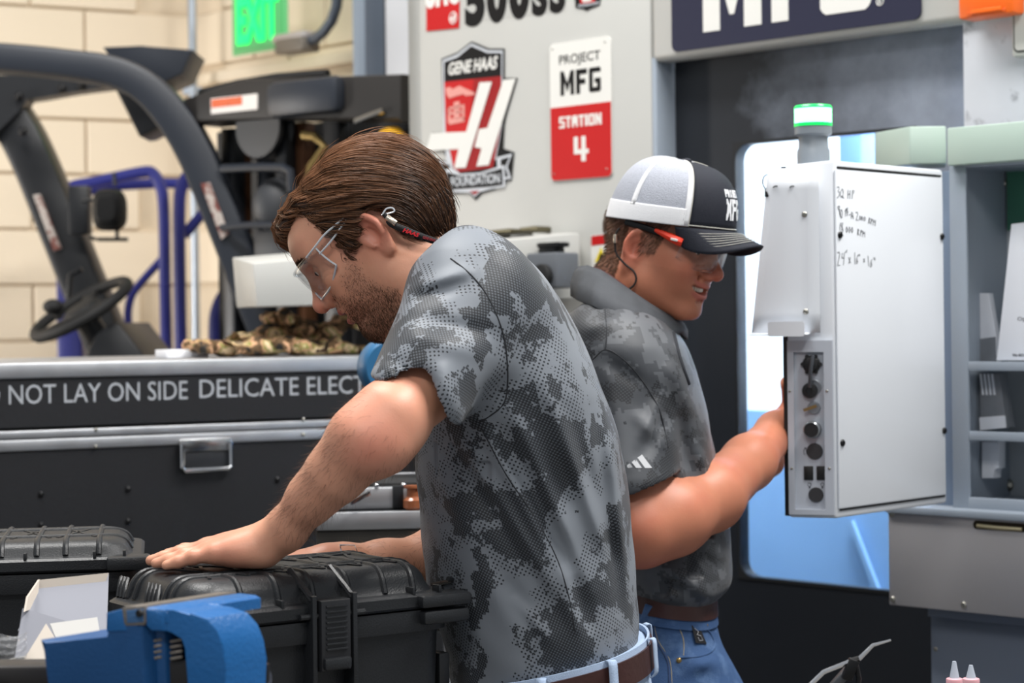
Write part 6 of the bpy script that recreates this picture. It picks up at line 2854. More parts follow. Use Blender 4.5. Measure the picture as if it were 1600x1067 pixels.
REDT = mat('red_print', (214, 30, 40), .6)
strap_text('HAAS', hA(630, 359, .0925)+Vector((0, -.003, 0)), hA(655, 368, .088)+Vector((0, -.003, 0)), .0055, REDT, 0, .05)
strap_text('GENE HAAS FOUNDATION', hA(661, 370.5, .085)+Vector((0, -.003, 0)), hA(705, 383, .052)+Vector((0, -.003, 0)), .0035, mat('dull_red_print', (170, 50, 58), .6), 0, .0)

# wrist watch on the far wrist
wc_ = Vector(farA[3].tolist())
wd_ = Vector((farA[3]-farA[2]).tolist()).normalized()
wt = thing('wrist_watch', 'steel wrist watch with brown strap on the far wrist of the bearded man', 'watch', wc_)
e1v = wd_.cross(Vector((0, 1, 0))).normalized()
e2v = wd_.cross(e1v)
b = B()
rr_ = .0238
rows = [[wc_+wd_*(.0075*sx)+(e1v*math.cos(a)+e2v*math.sin(a))*(rr_+e) for sx, e in ((-1, 0), (-1, .002), (1, .002), (1, 0))] for a in [k*math.pi/16 for k in range(32)]]
b.rings(rows, False, True)
b.make('strap', mat('watch_strap_brown', (84, 56, 42), .5), wt)
# buckle on the side of the wrist turned to the viewer
a_v = math.atan2(Vector((0, -1, .75)).dot(e2v), Vector((0, -1, .75)).dot(e1v))
BUCK = [(a_v-.42, -1), (a_v, -1.1), (a_v+.42, -1), (a_v+.42, 1), (a_v, 1.1), (a_v-.42, 1)]
b = B()
ax_ = Vector((.0, .85, .10)).normalized()
top = wc_+ax_*.0245
Mw = Matrix.Translation(top) @ ax_.to_track_quat('Z', 'Y').to_matrix().to_4x4()
b.lathe([(.0, 0), (.0145, 0), (.0160, .002), (.0155, .006), (.0135, .0068), (.013, .0055), (0, .0055)], Mw, 28)
b.make('watch_case', CHROME, wt)
b = B()
b.lathe([(.0128, .0057), (0, .0060)], Mw, 24)
b.make('dial', mat('dial_dark', (40, 44, 52), .2), wt)
b = B()
b.tube([wc_+wd_*.010*sx+(e1v*math.cos(a)+e2v*math.sin(a))*(rr_+.0028) for a, sx in BUCK], .0014, 6, True)
b.make('buckle', CHROME, wt)

# ================================================================== man in the trucker cap at the pendant
YB = 30
HB = HeadFrame((math.cos(R(YB)), -math.sin(R(YB)), 0), R(14), 0, .90, (999, 390), 3.135, -1)
OB = dict(smile=8.5, open=.0056, pull=20.0, mw=1.5, grin=.0012, cheek=.005, jaw=.007, fold=.005, eye=.0018, nose=.0)
armB = [(950, 545, 3.14), (966, 650, 3.09), (985, 770, 3.05), (1000, 826, 3.03), (1050, 808, 3.06), (1110, 776, 3.13), (1170, 722, 3.255), (1214, 676, 3.375), (1234, 662, 3.42)]
armBr = [.060, .056, .052, .054, .0545, .0490, .0400, .0315, .030]
armBp = [V_(*a) for a in armB]
pn = np.array((pC-pB)); pn = pn/np.linalg.norm(pn)               # along the pendant front
pf = np.array(((pA-pB).x, (pA-pB).y, 0)); pf = pf/np.linalg.norm(pf)   # away from the back cover
wB = armBp[-1]


def handB(p):
    """right hand reaching to the keys on the pendant's hidden front"""
    d = None
    pA_ = np.array(pA)
    zt = float(P(1240, 640, 3.36).z)
    base = pA_+pf*.034+pn*.085+np.array((0, 0, zt))
    wr = wB
    for k in range(4):
        h = .030-k*.019
        kn = (base+pn*(.012+.004*(1.5-abs(k-1.5)))+np.array((0, 0, h-.005))).astype(F4)
        c = cone(p, wr+A3((0, 0, (1.5-k)*.010)), kn, .020, .0125)
        d = c if d is None else smin(d, c, .014)
        L_ = (.068, .076, .070, .056)[k]
        m1 = (kn+pn*L_*.45+pf*.004+A3((0, 0, .004))).astype(F4)
        m2 = (kn+pn*L_*.75-pf*.010+A3((0, 0, .0))).astype(F4)
        m3 = (kn+pn*L_*.90-pf*.030+A3((0, 0, -.004))).astype(F4)
        d = smin(d, chain(p, [kn, m1, m2, m3], [.0110, .0095, .0086, .0072], .004), .004)
    th = [wr+A3((.006, .01, .02)), (base-pn*.02+A3((0, 0, .042))).astype(F4), (base+pn*.02-pf*.018+A3((0, 0, .052))).astype(F4)]
    d = smin(d, chain(p, th, [.016, .0125, .009], .005), .008)
    return d


neckB = [HB.nW(np.array([[-.006, 0, -.03]]))[0], V_(984, 452, 3.205), V_(978, 512, 3.215)]
hbB = bounded(lambda p: head_sdf(HB.can(p), OB)*HB.s, HB.nW(np.array([[.0, 0, .0]]))[0], .185)
haB = bounded(handB, np.array(pA)+pf*.04+pn*.10+np.array((0, 0, P(1240, 650, 3.36).z)), .17)


def bodyB(p):
    d = hbB(p)
    n = cone(p, neckB[0], neckB[1], .054, .056)
    n = smin(n, cone(p, neckB[1], neckB[2], .056, .062), .03)
    d = smin(d, n, .035)
    tr_ = chain(p, [V_(965, 530, 3.22), V_(985, 700, 3.24), V_(1030, 1000, 3.25)], [.055, .09, .07], .05)
    d = smin(d, tr_, .04)
    a = chain(p, armBp, armBr, .025)
    a = smin(a, haB(p), .012)
    d = smin(d, a, .02)
    # far arm reaching to the pendant as well, hidden behind the trunk
    a2 = chain(p, [V_(1000, 560, 3.40), V_(1050, 720, 3.46), V_(1100, 760, 3.50), V_(1200, 720, 3.58)], [.055, .050, .042, .03], .02)
    return smin(d, a2, .02)


V, Q = surf(bodyB, (-.02, 2.86, .94), (.66, 3.70, 1.80), .0026)
V = relax(V, Q, 1)
manB = thing('person', 'smiling man in white and navy trucker cap working at the control pendant', 'person', (P(1040, 500, 3.25).x, 3.25, 0))
me = np_mesh('body', V, Q)
C = HB.can(V.astype(F4)).astype(float)
cx, cy, cz = C[:, 0], C[:, 1], C[:, 2]
inhead = (np.abs(cx) < .14) & (np.abs(cy) < .11) & (cz > -.13) & (cz < .14)
czs = cz-8.5*cy*cy
lips = np.where(inhead & (cx > .055), np.maximum(1-sstep(((cy/.037)**2+((czs+.0420)/.0058)**2), .7, 1.2), 1-sstep(((cy/.033)**2+((czs+.0615)/.0072)**2), .7, 1.2)), 0)
sb = np.where(inhead & (np.abs(cy) > .05) & (cz > -.004) & (cx < .034+.3*(cz-.02)) & (cx > .0), .7, 0)
nape = np.where(inhead & (cx < -.03) & (cz > -.06), .85, 0)
brow = np.where(inhead & (cx > .05), 1-sstep(np.abs(cz-.0375-.004*np.sin(np.abs(cy)*60)), .002, .005), 0)*sstep(np.abs(cy), .008, .014)*(1-sstep(np.abs(cy), .044, .054))
stub = np.where(inhead & (cz < -.02) & (cz > -.12) & (cx > -.0), .10, 0)
attr(me, 'beard', np.clip(np.maximum.reduce([sb, nape, brow*.7, stub]), 0, 1))
attr(me, 'lip', lips*.6)
earm = np.where(inhead, np.exp(-(((cx+.012)/.024)**2+((cz-.002)/.036)**2)**2)*sstep(np.abs(cy), .070, .082), 0)
nosem = np.where(inhead, np.exp(-(((cx-.115)/.02)**2+(cy/.022)**2+((cz+.018)/.018)**2)), 0)
chk = np.where(inhead, np.exp(-(((cx-.075)/.02)**2+((np.abs(cy)-.045)/.018)**2+((cz+.02)/.02)**2)), 0)
elb = np.exp(-(((V-np.array(P(998, 872, 3.03)))/.045)**2).sum(1))
attr(me, 'flush', np.clip(earm*.45+nosem*.5+chk*.45+elb*.45, 0, 1))
SKB = skin_mat('skin_ruddy', (190, 122, 94), (60, 42, 30), (190, 92, 78))
link_mesh('body', me, SKB, manB, 0)
me.polygons.foreach_set('use_smooth', [True]*len(me.polygons))
bV, bQ = V, Q
b = B()
for s in (1, -1):
    b.ball(HB.W(.0775, .0325*s, .0172), .0122*HB.s, 18, 12)
b.make('eyeball', mat('eye_white', (220, 214, 208), .2), manB)
b = B()
for s in (1, -1):
    b.ball(HB.W(.0862, .0325*s, .0155), .0052*HB.s, 14, 8)
b.make('iris', mat('iris_brown', (48, 30, 20), .15), manB)
b = B()
for k in range(-6, 7):
    x = .0905-abs(k)**2*.00042
    b.box(-.0022, .0022, -.0026, .0026, -.0045, .0045, Matrix.Translation(HB.W(x, k*.0045, -.0480+8.5*(k*.0045)**2)) @ Matrix((HB.f, HB.l, HB.u)).transposed().to_4x4(), .0009, 1)
b.make('teeth', mat('teeth', (226, 220, 206), .25), manB, kind='stuff')
rg = np.random.default_rng(9)
HMB = hair_mat('dark_blond_hair', (52, 36, 24), (122, 88, 60), .5)
wt_ = np.where(inhead, np.maximum(sb*1.2, nape), 0)+1e-9
p_, n_ = sample_faces(bV, bQ, wt_, 5000, rg)
dd = np.tile(np.array([[-.45, 0, -.9]]), (len(p_), 1)) @ HB.Rm+n_*.5+rg.normal(0, .15, n_.shape)
dd /= np.linalg.norm(dd, axis=1, keepdims=True)
strands('hair', p_, dd, np.full(len(p_), .0028), 3, rg.uniform(.0002, .0004, len(p_)), None, HMB, manB, None, .05)

# ------------------------------------------------ polo shirt
TB_ = px_sections([
    (462, 925, 985, 3.21, .08), (480, 902, 1015, 3.21, .115), (505, 882, 1046, 3.22, .165), (540, 870, 1070, 3.22, .20), (580, 872, 1086, 3.23, .215), (640, 886, 1102, 3.24, .21), (700, 900, 1114, 3.24, .20),
    (760, 914, 1124, 3.25, .195), (815, 928, 1136, 3.25, .19), (878, 942, 1142, 3.25, .19), (904, 952, 1140, 3.25, .19), (920, 966, 1128, 3.25, .180), (932, 985, 1108, 3.25, .16)])
sbA, sbB = V_(948, 565, 3.11), V_(990, 765, 3.035)
sbx = (sbB-sbA)/np.linalg.norm(sbB-sbA)
hbA_, hbB_ = V_(975, 772, 3.03), V_(1050, 742, 3.03)
hbn = np.cross(hbB_-hbA_, np.array((0, 1, 0.)))
hbn /= np.linalg.norm(hbn)
if hbn @ sbx < 0:
    hbn = -hbn


def w3(px, py):
    q = P(px, py, 3.04)
    return (q.x, q.z)


FB = []
for a, c, w_, amp in [((945, 545), (975, 740), .014, .004), ((1000, 690), (1030, 620), .010, .006), ((990, 720), (1045, 640), .012, -.005), ((1060, 640), (1075, 740), .012, -.006), ((1045, 560), (1090, 660), .014, .005),
                      ((940, 560), (1000, 600), .012, -.004), ((905, 520), (960, 500), .012, .004), ((985, 640), (1040, 700), .010, .004),
                      ((1030, 880), (1125, 945), .012, .006), ((1010, 900), (1100, 950), .014, -.006), ((1060, 850), (1135, 900), .012, -.005), ((1020, 930), (1090, 940), .01, .004), ((1090, 700), (1120, 760), .010, .004)]:
    FB.append((w3(*a), w3(*c), w_, amp))


def shirtB(p):
    tors = sections(p, TB_, 2.3)
    tors = smin(tors, cone(p, V_(940, 545, 3.10), V_(960, 560, 3.35), .060, .058), .05)
    s = cone(p, sbA, sbB, .080, .067)
    d = smin(tors, s, .03)
    far = cone(p, V_(985, 585, 3.34), V_(1040, 700, 3.44), .075, .066)
    d = smin(d, far, .03)
    d = d-folds(p, FB, np.clip((3.24-p[:, 1])/.05, 0, 1))
    d = d+np.sin(p[:, 0]*50+p[:, 2]*30)*np.sin(p[:, 2]*43-p[:, 1]*38)*.0014
    h = (p-hbA_) @ hbn.astype(F4)
    near_sl = np.sqrt(((p-sbB)**2).sum(1)) < .17
    cutm = np.where(near_sl & (p[:, 1] < 3.2), h, -1.0).astype(F4)
    d = np.where(tors > .004, smax(d, cutm, .002), d)
    inner = cone(p, sbA+sbx*.12, sbB+sbx*.1, .0595, .0585)
    d = smax(d, -inner, .002)
    nk = cone(p, V_(955, 400, 3.205), V_(968, 490, 3.21), .070, .074)
    return smax(d, -nk, .003)


V, Q = surf(shirtB, (.03, 2.9, 1.0), (.42, 3.56, 1.62), .0036)
V = relax(V, Q, 1)
TBi = TB_[np.argsort(TB_[:, 0])]
cenB = lambda z: (np.interp(z, TBi[:, 0], (TBi[:, 1]+TBi[:, 2])/2), np.interp(z, TBi[:, 0], TBi[:, 3]))


def near_sleeveB(c):
    ts = sections(c.astype(F4), TB_, 2.3)
    s = cone(c.astype(F4), sbA, sbB, .084, .067)
    return (s < ts+.004) & (c[:, 1] < 3.2)


issl, U, Wv = cloth_uv(None, V, Q, cenB, near_sleeveB)
e1_ = np.cross(sbx, (0, 1, 0))
e1_ /= np.linalg.norm(e1_)
e2_ = np.cross(sbx, e1_)
rel = V-sbA
t_ = rel @ sbx
ang = np.arctan2(rel @ e1_, rel @ e2_)
A4 = ang[Q]
A4 = A4-np.round((A4-A4[:, :1])/(2*math.pi))*2*math.pi
U = np.where(issl[:, None], A4*.075+5.0, U+8.0)
Wv = np.where(issl[:, None], t_[Q]+.3, Wv)
me = np_mesh('polo_shirt', V, Q)
uvl = me.uv_layers.new(name='UVMap')
uvl.data.foreach_set('uv', np.stack([U, Wv], -1).astype(F4).ravel())
SHB = camo_shirt_mat('charcoal_camouflage_knit', (86, 89, 94), (62, 65, 70), (36, 38, 42), False, .47, .56, .0042)
shirtBo = link_mesh('polo_shirt', me, SHB, manB, 0)
me.polygons.foreach_set('use_smooth', [True]*len(me.polygons))
seam(shirtB, [(945, 480), (948, 520), (946, 545)], .0010, 'shoulder_seam', SEAM, shirtBo, 2.9, 3.3)
seam(shirtB, [(912, 575), (928, 560), (946, 546), (972, 560), (1000, 590), (1030, 640), (1044, 700)], .0011, 'armhole_seam', SEAM, shirtBo, 2.9, 3.3)
seam(shirtB, [(985, 764), (1005, 757), (1030, 744), (1045, 735)], .0008, 'hem_stitch', SEAM, shirtBo, 2.9, 3.3)
# turned-down collar
topc = [(903, 418, 3.215), (918, 416, 3.165), (940, 424, 3.130), (965, 441, 3.112), (990, 458, 3.108), (1020, 478, 3.118), (1050, 496, 3.150), (1066, 506, 3.185)]
botc = [(891, 462, 3.215), (900, 468, 3.115), (928, 478, 3.062), (960, 494, 3.046), (990, 512, 3.045), (1016, 530, 3.062), (1040, 536, 3.100), (1062, 520, 3.155)]
far_ = [(1064, 502, 3.23), (1030, 478, 3.29), (985, 446, 3.318), (940, 424, 3.30), (912, 417, 3.26)]
farb = [(1075, 530, 3.26), (1045, 520, 3.34), (990, 490, 3.378), (930, 470, 3.36), (898, 464, 3.30)]
t_ = [Vector(V_(*q).tolist()) for q in topc+far_]
bt = [Vector(V_(*q).tolist()) for q in botc+farb]
b = B()
n_ = len(t_)
rows = []
inn = [q+(Vector((P(968, 0, 3.21).x, 3.21, q.z-.035))-q)*.12-Vector((0, 0, .03)) for q in t_]
for i in range(n_-1):
    for k in range(4):
        u = k/4
        a = t_[i].lerp(t_[i+1], u)
        c = bt[i].lerp(bt[i+1], u)
        d = inn[i].lerp(inn[i+1], u)
        m_ = a.lerp(c, .5)+((a+c)/2-Vector((P(968, 0, 3.21).x, 3.21, ((a+c)/2).z))).normalized()*.006
        rows.append([d, a.lerp(d, .25), a+Vector((0, 0, .002)), a.lerp(c, .15)+(m_-a.lerp(c, .5))*.8, m_, c])
b.strip(rows)
co_ = b.make('collar', mat('collar_charcoal', (66, 69, 74), .8, var=.2, vscale=60, bump=.3, bscale=800), shirtBo, 0)
me = co_.data
me.polygons.foreach_set('use_smooth', [True]*len(me.polygons))
uvl = me.uv_layers.new(name='UVMap')
for lp in me.loops:
    v = me.vertices[lp.vertex_index].co
    uvl.data[lp.index].uv = (v.x+v.y*.7+11, v.z)
so = co_.modifiers.new('cloth', 'SOLIDIFY')
so.thickness = .003
# placket shadow side
seam(shirtB, [(1052, 520), (1062, 560), (1076, 600)], .0035, 'placket_edge', mat('placket_dark', (28, 31, 38), .8), shirtBo, 2.95, 3.4)
# three slanted bars printed on the sleeve
BARM = mat('silver_print', (176, 178, 182), .5)
for q in ([(979, 727), (984, 724), (989, 731), (981, 731)], [(987, 722), (993, 717), (1003, 731), (994, 731)], [(996, 715), (1003, 710), (1019, 731), (1008, 731)]):
    pts = [project_near(shirtB, a, c, 2.9, 3.3) for a, c in q]
    if all(pts):
        dv = Vector((0, -.0012, 0))
        b = B()
        b.hexa([p_+dv*.2 for p_ in pts]+[p_+dv for p_ in pts])
        b.make('sleeve_logo_bar', BARM, shirtBo, 0)

# ------------------------------------------------ jeans, belt
wb0, wb1 = V_(955, 910, 3.25), V_(1120, 929, 3.25)
wbx = wb1-wb0
wbn = np.array((-wbx[2], 0, wbx[0]))
wbn /= np.linalg.norm(wbn)
TJB = px_sections([(900, 962, 1112, 3.25, .168), (950, 962, 1114, 3.25, .170), (985, 962, 1120, 3.25, .175), (1030, 958, 1128, 3.25, .182), (1067, 954, 1134, 3.25, .186), (1130, 950, 1138, 3.25, .19), (1250, 955, 1136, 3.25, .185)])


def jeansB(p):
    d = sections(p, TJB, 2.3)
    d = np.maximum(d, .80-p[:, 2])
    for s in (-1, 1):
        l = chain(p, [np.array((P(1045, 0, 3.25).x, 3.25+s*.09, .88), F4), np.array((P(1045, 0, 3.25).x+.01, 3.25+s*.12, .48), F4), np.array((P(1045, 0, 3.25).x+.0, 3.25+s*.13, .09), F4)], [.108, .080, .068], .04)
        d = smin(d, l, .05)
    d = d-folds(p, [((.24+.0, 1.0), (.33, .97), .012, .004), ((P(1062, 1050, 3.07).x, P(1062, 1050, 3.07).z), (P(1120, 1030, 3.07).x, P(1120, 1030, 3.07).z), .01, .004)], np.clip((3.2-p[:, 1])/.05, 0, 1))
    return np.maximum(d, (p-wb0) @ wbn.astype(F4))


V, Q = surf(jeansB, (.08, 2.98, .03), (.45, 3.54, 1.08), .0055)
me = np_mesh('jeans', V, Q)
JNB = denim_mat('blue_denim', (58, 84, 124), (112, 140, 178), .50, 9)
jb = link_mesh('jeans', me, JNB, manB, 30)
TJBs = TJB[np.argsort(TJB[:, 0])]
ringband(TJBs, .0, .022, .038, .003, 'waistband', JNB, jb, wl0=wb0, wax=wbx)
ringband(TJBs, .001, -.016, .024, .004, 'belt', BELT, jb, wl0=wb0, wax=wbx)
STI = mat('denim_stitch', (150, 140, 118), .8)
DKD = mat('denim_seam_blue', (40, 60, 96), .85)
seam(jeansB, [(1018, 972), (1024, 1000), (1042, 1030), (1046, 1066), (1048, 1090)], .0016, 'outseam', DKD, jb, 3.0, 3.4)
seam(jeansB, [(1022, 972), (1028, 1000), (1046, 1030), (1050, 1066), (1052, 1090)], .0007, 'seam_stitch', STI, jb, 3.0, 3.4)
seam(jeansB, [(1062, 968), (1090, 976), (1105, 984), (1114, 998), (1116, 1010), (1108, 1020), (1090, 1026), (1060, 1027)], .0022, 'pocket_edge', JNB, jb, 3.0, 3.4)
seam(jeansB, [(1060, 978), (1068, 1000), (1068, 1024)], .0009, 'pocket_stitch', STI, jb, 3.0, 3.4)
for px_, py_ in ((1060, 966), (1061, 1032), (1102, 977)):
    q = project_near(jeansB, px_, py_, 3.0, 3.4)
    if q:
        b = B()
        b.ball(q, (.0045, .003, .0045), 12, 8)
        b.make('rivet', mat('brass_rivet', (176, 146, 92), .3, .9), jb)
pts = [project_near(jeansB, a, c, 3.0, 3.4) for a, c in ((1080, 976), (1093, 979), (1104, 1005), (1087, 1004))]
if all(pts):
    dv = Vector((0, -.0045, 0))
    b = B()
    b.hexa([q for q in pts]+[q+dv for q in pts])
    pt = b.make('black_patch', mat('black_label', (20, 20, 24), .6), jb)
    b = B()
    m_ = [(pts[0].lerp(pts[1], u)).lerp(pts[3].lerp(pts[2], u), v)+dv*1.15 for u, v in ((.3, .15), (.6, .3), (.35, .5), (.7, .55), (.75, .8), (.4, .85), (.35, .65))]
    b.tube(m_, .0008, 6)
    b.make('patch_emblem', mat('patch_silver', (150, 150, 154), .5), pt)
# belt loop
q0, q1 = project_near(jeansB, 1012, 950, 3.0, 3.4), project_near(jeansB, 1003, 978, 3.0, 3.4)
if q0 and q1:
    b = B()
    b.bar(q0+Vector((.002, -.011, .006)), q1+Vector((0, -.007, 0)), .013, .003, (0, -1, 0), .001)
    b.make('belt_loop', JNB, jb)
for s in (-1, 1):
    b = B()
    x = P(1045, 0, 3.25).x
    b.ball((x+.04, 3.25+s*.13, .05), (.13, .05, .05), 18, 10)
    b.box(x-.09, x+.16, 3.25+s*.13-.048, 3.25+s*.13+.048, .0, .03, bev=.01)
    b.make('shoe', RUBBER, manB)

# ------------------------------------------------ trucker cap
NAVYC = mat('navy_cap_twill', (13, 19, 35), .75, var=.1, bump=.5, bscale=900)
MESHW = mat('white_cap_mesh', (172, 176, 187), .8, var=.12, vscale=300, bump=.8, bscale=700)
TAPE = mat('white_cap_tape', (240, 241, 244), .8, bump=.4, bscale=900)
cap = thing('trucker_cap', 'trucker cap with navy front and white mesh back on the smiling man', 'cap', HB.W(0, 0, .05))


def ring_pt(th):
    c, s = math.cos(th), math.sin(th)
    return .010+.114*c, .091*s, .050+.012*c


def crown(th, t, e=0.0):
    x0, y0, z0 = ring_pt(th)
    c = math.cos(th)
    fr_ = max(0, c)
    a = t*math.pi/2
    pr = .62-.10*fr_
    rr_ = max(math.cos(a), 0)**pr
    xa, za = .006, .160
    z = z0+(za-z0)*math.sin(a)**(1.0-.05*fr_)
    x = xa+(x0-xa)*rr_
    y = y0*rr_
    d = Vector((x-.0, y, (z-.05))).normalized()*e
    return HB.W(x+d.x, y+d.y, z+d.z)


def crown_panel(name, a0, a1, t0, t1, m, e=0.0, th=.0016, n=None, par=cap):
    n = n or max(2, int(abs(a1-a0)/5))
    rows = [[crown(R(a0+(a1-a0)*i/n), t0+(t1-t0)*j/16, e) for j in range(17)] for i in range(n+1)]
    b = B()
    b.strip(rows)
    o = b.make(name, m, par, 0)
    o.data.polygons.foreach_set('use_smooth', [True]*len(o.data.polygons))
    s_ = o.modifiers.new('cloth', 'SOLIDIFY')
    s_.thickness = th
    s_.offset = 1
    return o


fp_ = crown_panel('front_panel', -54, 54, 0, .985, NAVYC)
bp1 = crown_panel('mesh_panel', 54, 180, 0, .985, MESHW)
bp2 = crown_panel('mesh_panel', 180, 306, 0, .985, MESHW)
crown_panel('sweat_band', 58, 302, 0, .17, TAPE, .0012)
for a in (252, 108, 180):
    crown_panel('seam_tape', a-2.5, a+2.5, .15, .98, TAPE, .0012, n=2)
for a in (-56.8, 56.8):
    crown_panel('seam_tape', a-2.6, a+2.6, 0, .98, TAPE, .0012, n=2)
b = B()
for a in (-54.0, 54.0):
    b.tube([crown(R(a), t/24, .0026) for t in range(24)], .0008, 6)
b.tube([crown(R(-54+108*i/30), .012, .002) for i in range(31)], .0008, 6)
b.make('stitching', mat('pale_thread', (186, 184, 176), .8), fp_, kind='stuff')
b = B()
b.ball(crown(0, .995, .001), (.008, .008, .005), 14, 8)
b.make('button', NAVYC, cap)
# letters on the front
for ln_, (zz0, zz1), wdt in (('PROJECT', (.36, .46), 16), ('MFG', (.10, .34), 15)):
    k = len(ln_)
    for i, ch in enumerate(ln_):
        a0 = -wdt+2*wdt*i/k
        t_bm = text_bm(ch, 0, 0, 1, 1, Matrix(), .001, .03)
        for v in t_bm.verts:
            u, w_, dpt = v.co.x, v.co.z, -v.co.y
            v.co = crown(R(a0*-1-(2*wdt/k)*.86*u)*-1 if False else R(-(-(a0)-(2*wdt/k)*.86*u)), zz0+(zz1-zz0)*w_, .0017+dpt)
        bb = B()
        bb.add(t_bm)
        bb.make('lettering', mat('white_embroidery', (232, 234, 238), .7), fp_, 0)
# brim
def brim(th, s, e=0.0):
    x0, y0, z0 = ring_pt(th)
    k = math.cos(th/R(66)*math.pi/2)
    L_ = .060*max(k, 0)**.55
    y = y0*(1-.10*s*(1-k))
    x = x0+L_*s
    z = z0-.002-s*(.012+.040*(y0/.075)**2*max(k, 0)**.3)+e
    return HB.W(x, y, z)


rows = [[brim(R(-65+130*i/40), j/8) for j in range(9)] for i in range(41)]
b = B()
b.strip(rows)
br = b.make('brim', NAVYC, cap, 0)
br.data.polygons.foreach_set('use_smooth', [True]*len(br.data.polygons))
so = br.modifiers.new('card', 'SOLIDIFY')
so.thickness = .0035
so.offset = 0
b = B()
for s_ in (.30, .40, .50, .60, .70, .80):
    b.tube([brim(R(-60+120*i/40), s_, .0044) for i in range(41)], .0005, 5)
b.make('brim_stitching', mat('pale_thread', (186, 184, 176), .8), br, kind='stuff')

# ------------------------------------------------ safety glasses with red temples and cord
gb = thing('safety_glasses', 'wraparound safety glasses with orange red temple and cord under the cap', 'glasses', HB.W(.1, 0, .02))
b = B()
b.strip(lens_rows(HB, .036, -.014, .121, .050, 22, .070))
ln = b.make('lens', CLEAR, gb, 0)
ln.data.polygons.foreach_set('use_smooth', [True]*len(ln.data.polygons))
so = ln.modifiers.new('glass', 'SOLIDIFY')
so.thickness = .002
lr = lens_rows(HB, .036, -.014, .121, .050, 22, .070)
b = B()
b.tube([r[0] for r in lr], .0028, 8)
b.make('brow_bar', DKSCREW, gb)
b = B()
b.tube([r[-1] for r in lr], .0012, 6)
b.make('lower_rim', CLEAR, gb)
for s in (1, -1):
    b = B()
    b.tube(smooth_path([HB.W(.078, .071*s, .033), HB.W(.055, .0775*s, .034), HB.W(.03, .0805*s, .036), HB.W(.0, .083*s, .039), HB.W(-.035, .081*s, .040)], 3), .0032, 8, flat=1.6, up=HB.u)
    tm = b.make('temple', DKSCREW, gb)
    b = B()
    b.tube(smooth_path([HB.W(.074, .0745*s, .029), HB.W(.062, .079*s, .031), HB.W(.040, .0825*s, .036), HB.W(.024, .0835*s, .039)], 3), [.0062, .0066, .0066, .0062, .0058, .005, .0044, .0036, .003, .0024], 8, flat=1.1, up=HB.u)
    b.make('temple_shell', mat('orange_red_plastic', (226, 58, 30), .35), tm)
    b = B()
    b.box(-.006, .006, -.0008, .0008, -.0018, .0018, Matrix.Translation(HB.W(.064, .0865*s, .031)) @ Matrix((HB.f, HB.l, HB.u)).transposed().to_4x4(), .0006)
    b.make('temple_mark', VW, tm)
def hB(px, py, yc):
    x, z = HB.px(px, py, yc)
    return HB.W(x, yc, z)


CORD = mat('cord_black', (22, 18, 18), .7)
b = B()
b.tube(smooth_path([hB(968, 356, -.098), hB(962, 366, -.100), hB(961, 380, -.100), hB(963, 396, -.098), hB(976, 412, -.096), hB(990, 424, -.094), hB(994, 436, -.094), hB(990, 446, -.095), hB(982, 452, -.096)], 5), .0016, 8)
b.make('cord', CORD, gb)
b = B()
b.tube(smooth_path([hB(982, 452, -.097), hB(974, 446, -.098), hB(958, 434, -.094), hB(942, 424, -.083), hB(928, 418, -.06)], 4), .0018, 8)
b.tube(smooth_path([hB(974, 446, -.099), hB(973, 458, -.104), hB(980, 463, -.106), hB(990, 462, -.106), hB(992, 456, -.104)], 4), .0011, 6)
b.make('cord_loop', mat('cord_dark_red', (70, 22, 24), .6), gb)
b = B()
b.cyl(hB(961, 366, -.102), hB(961, 380, -.102), .0028, 10, .0006)
b.make('crimp', mat('crimp_steel', (206, 192, 176), .25, .9), gb)

# ================================================================== bench, cases, vise in the foreground
BT = .92
t = thing('workbench', 'dark workbench carrying the black cases and the blue vise', 'workbench', (-.35, 2.2, 0))
b = B()
b.box(-1.35, -.10, 1.72, 2.56, BT-.04, BT, bev=.004)
b.make('bench_top', mat('bench_top', (60, 58, 56), .5, var=.2), t)
for x in (-1.3, -.15):
    for y in (1.78, 2.5):
        b = B()
        b.box(x-.03, x+.03, y-.03, y+.03, 0, BT-.04, bev=.003)
        b.make('leg', BLACK, t)


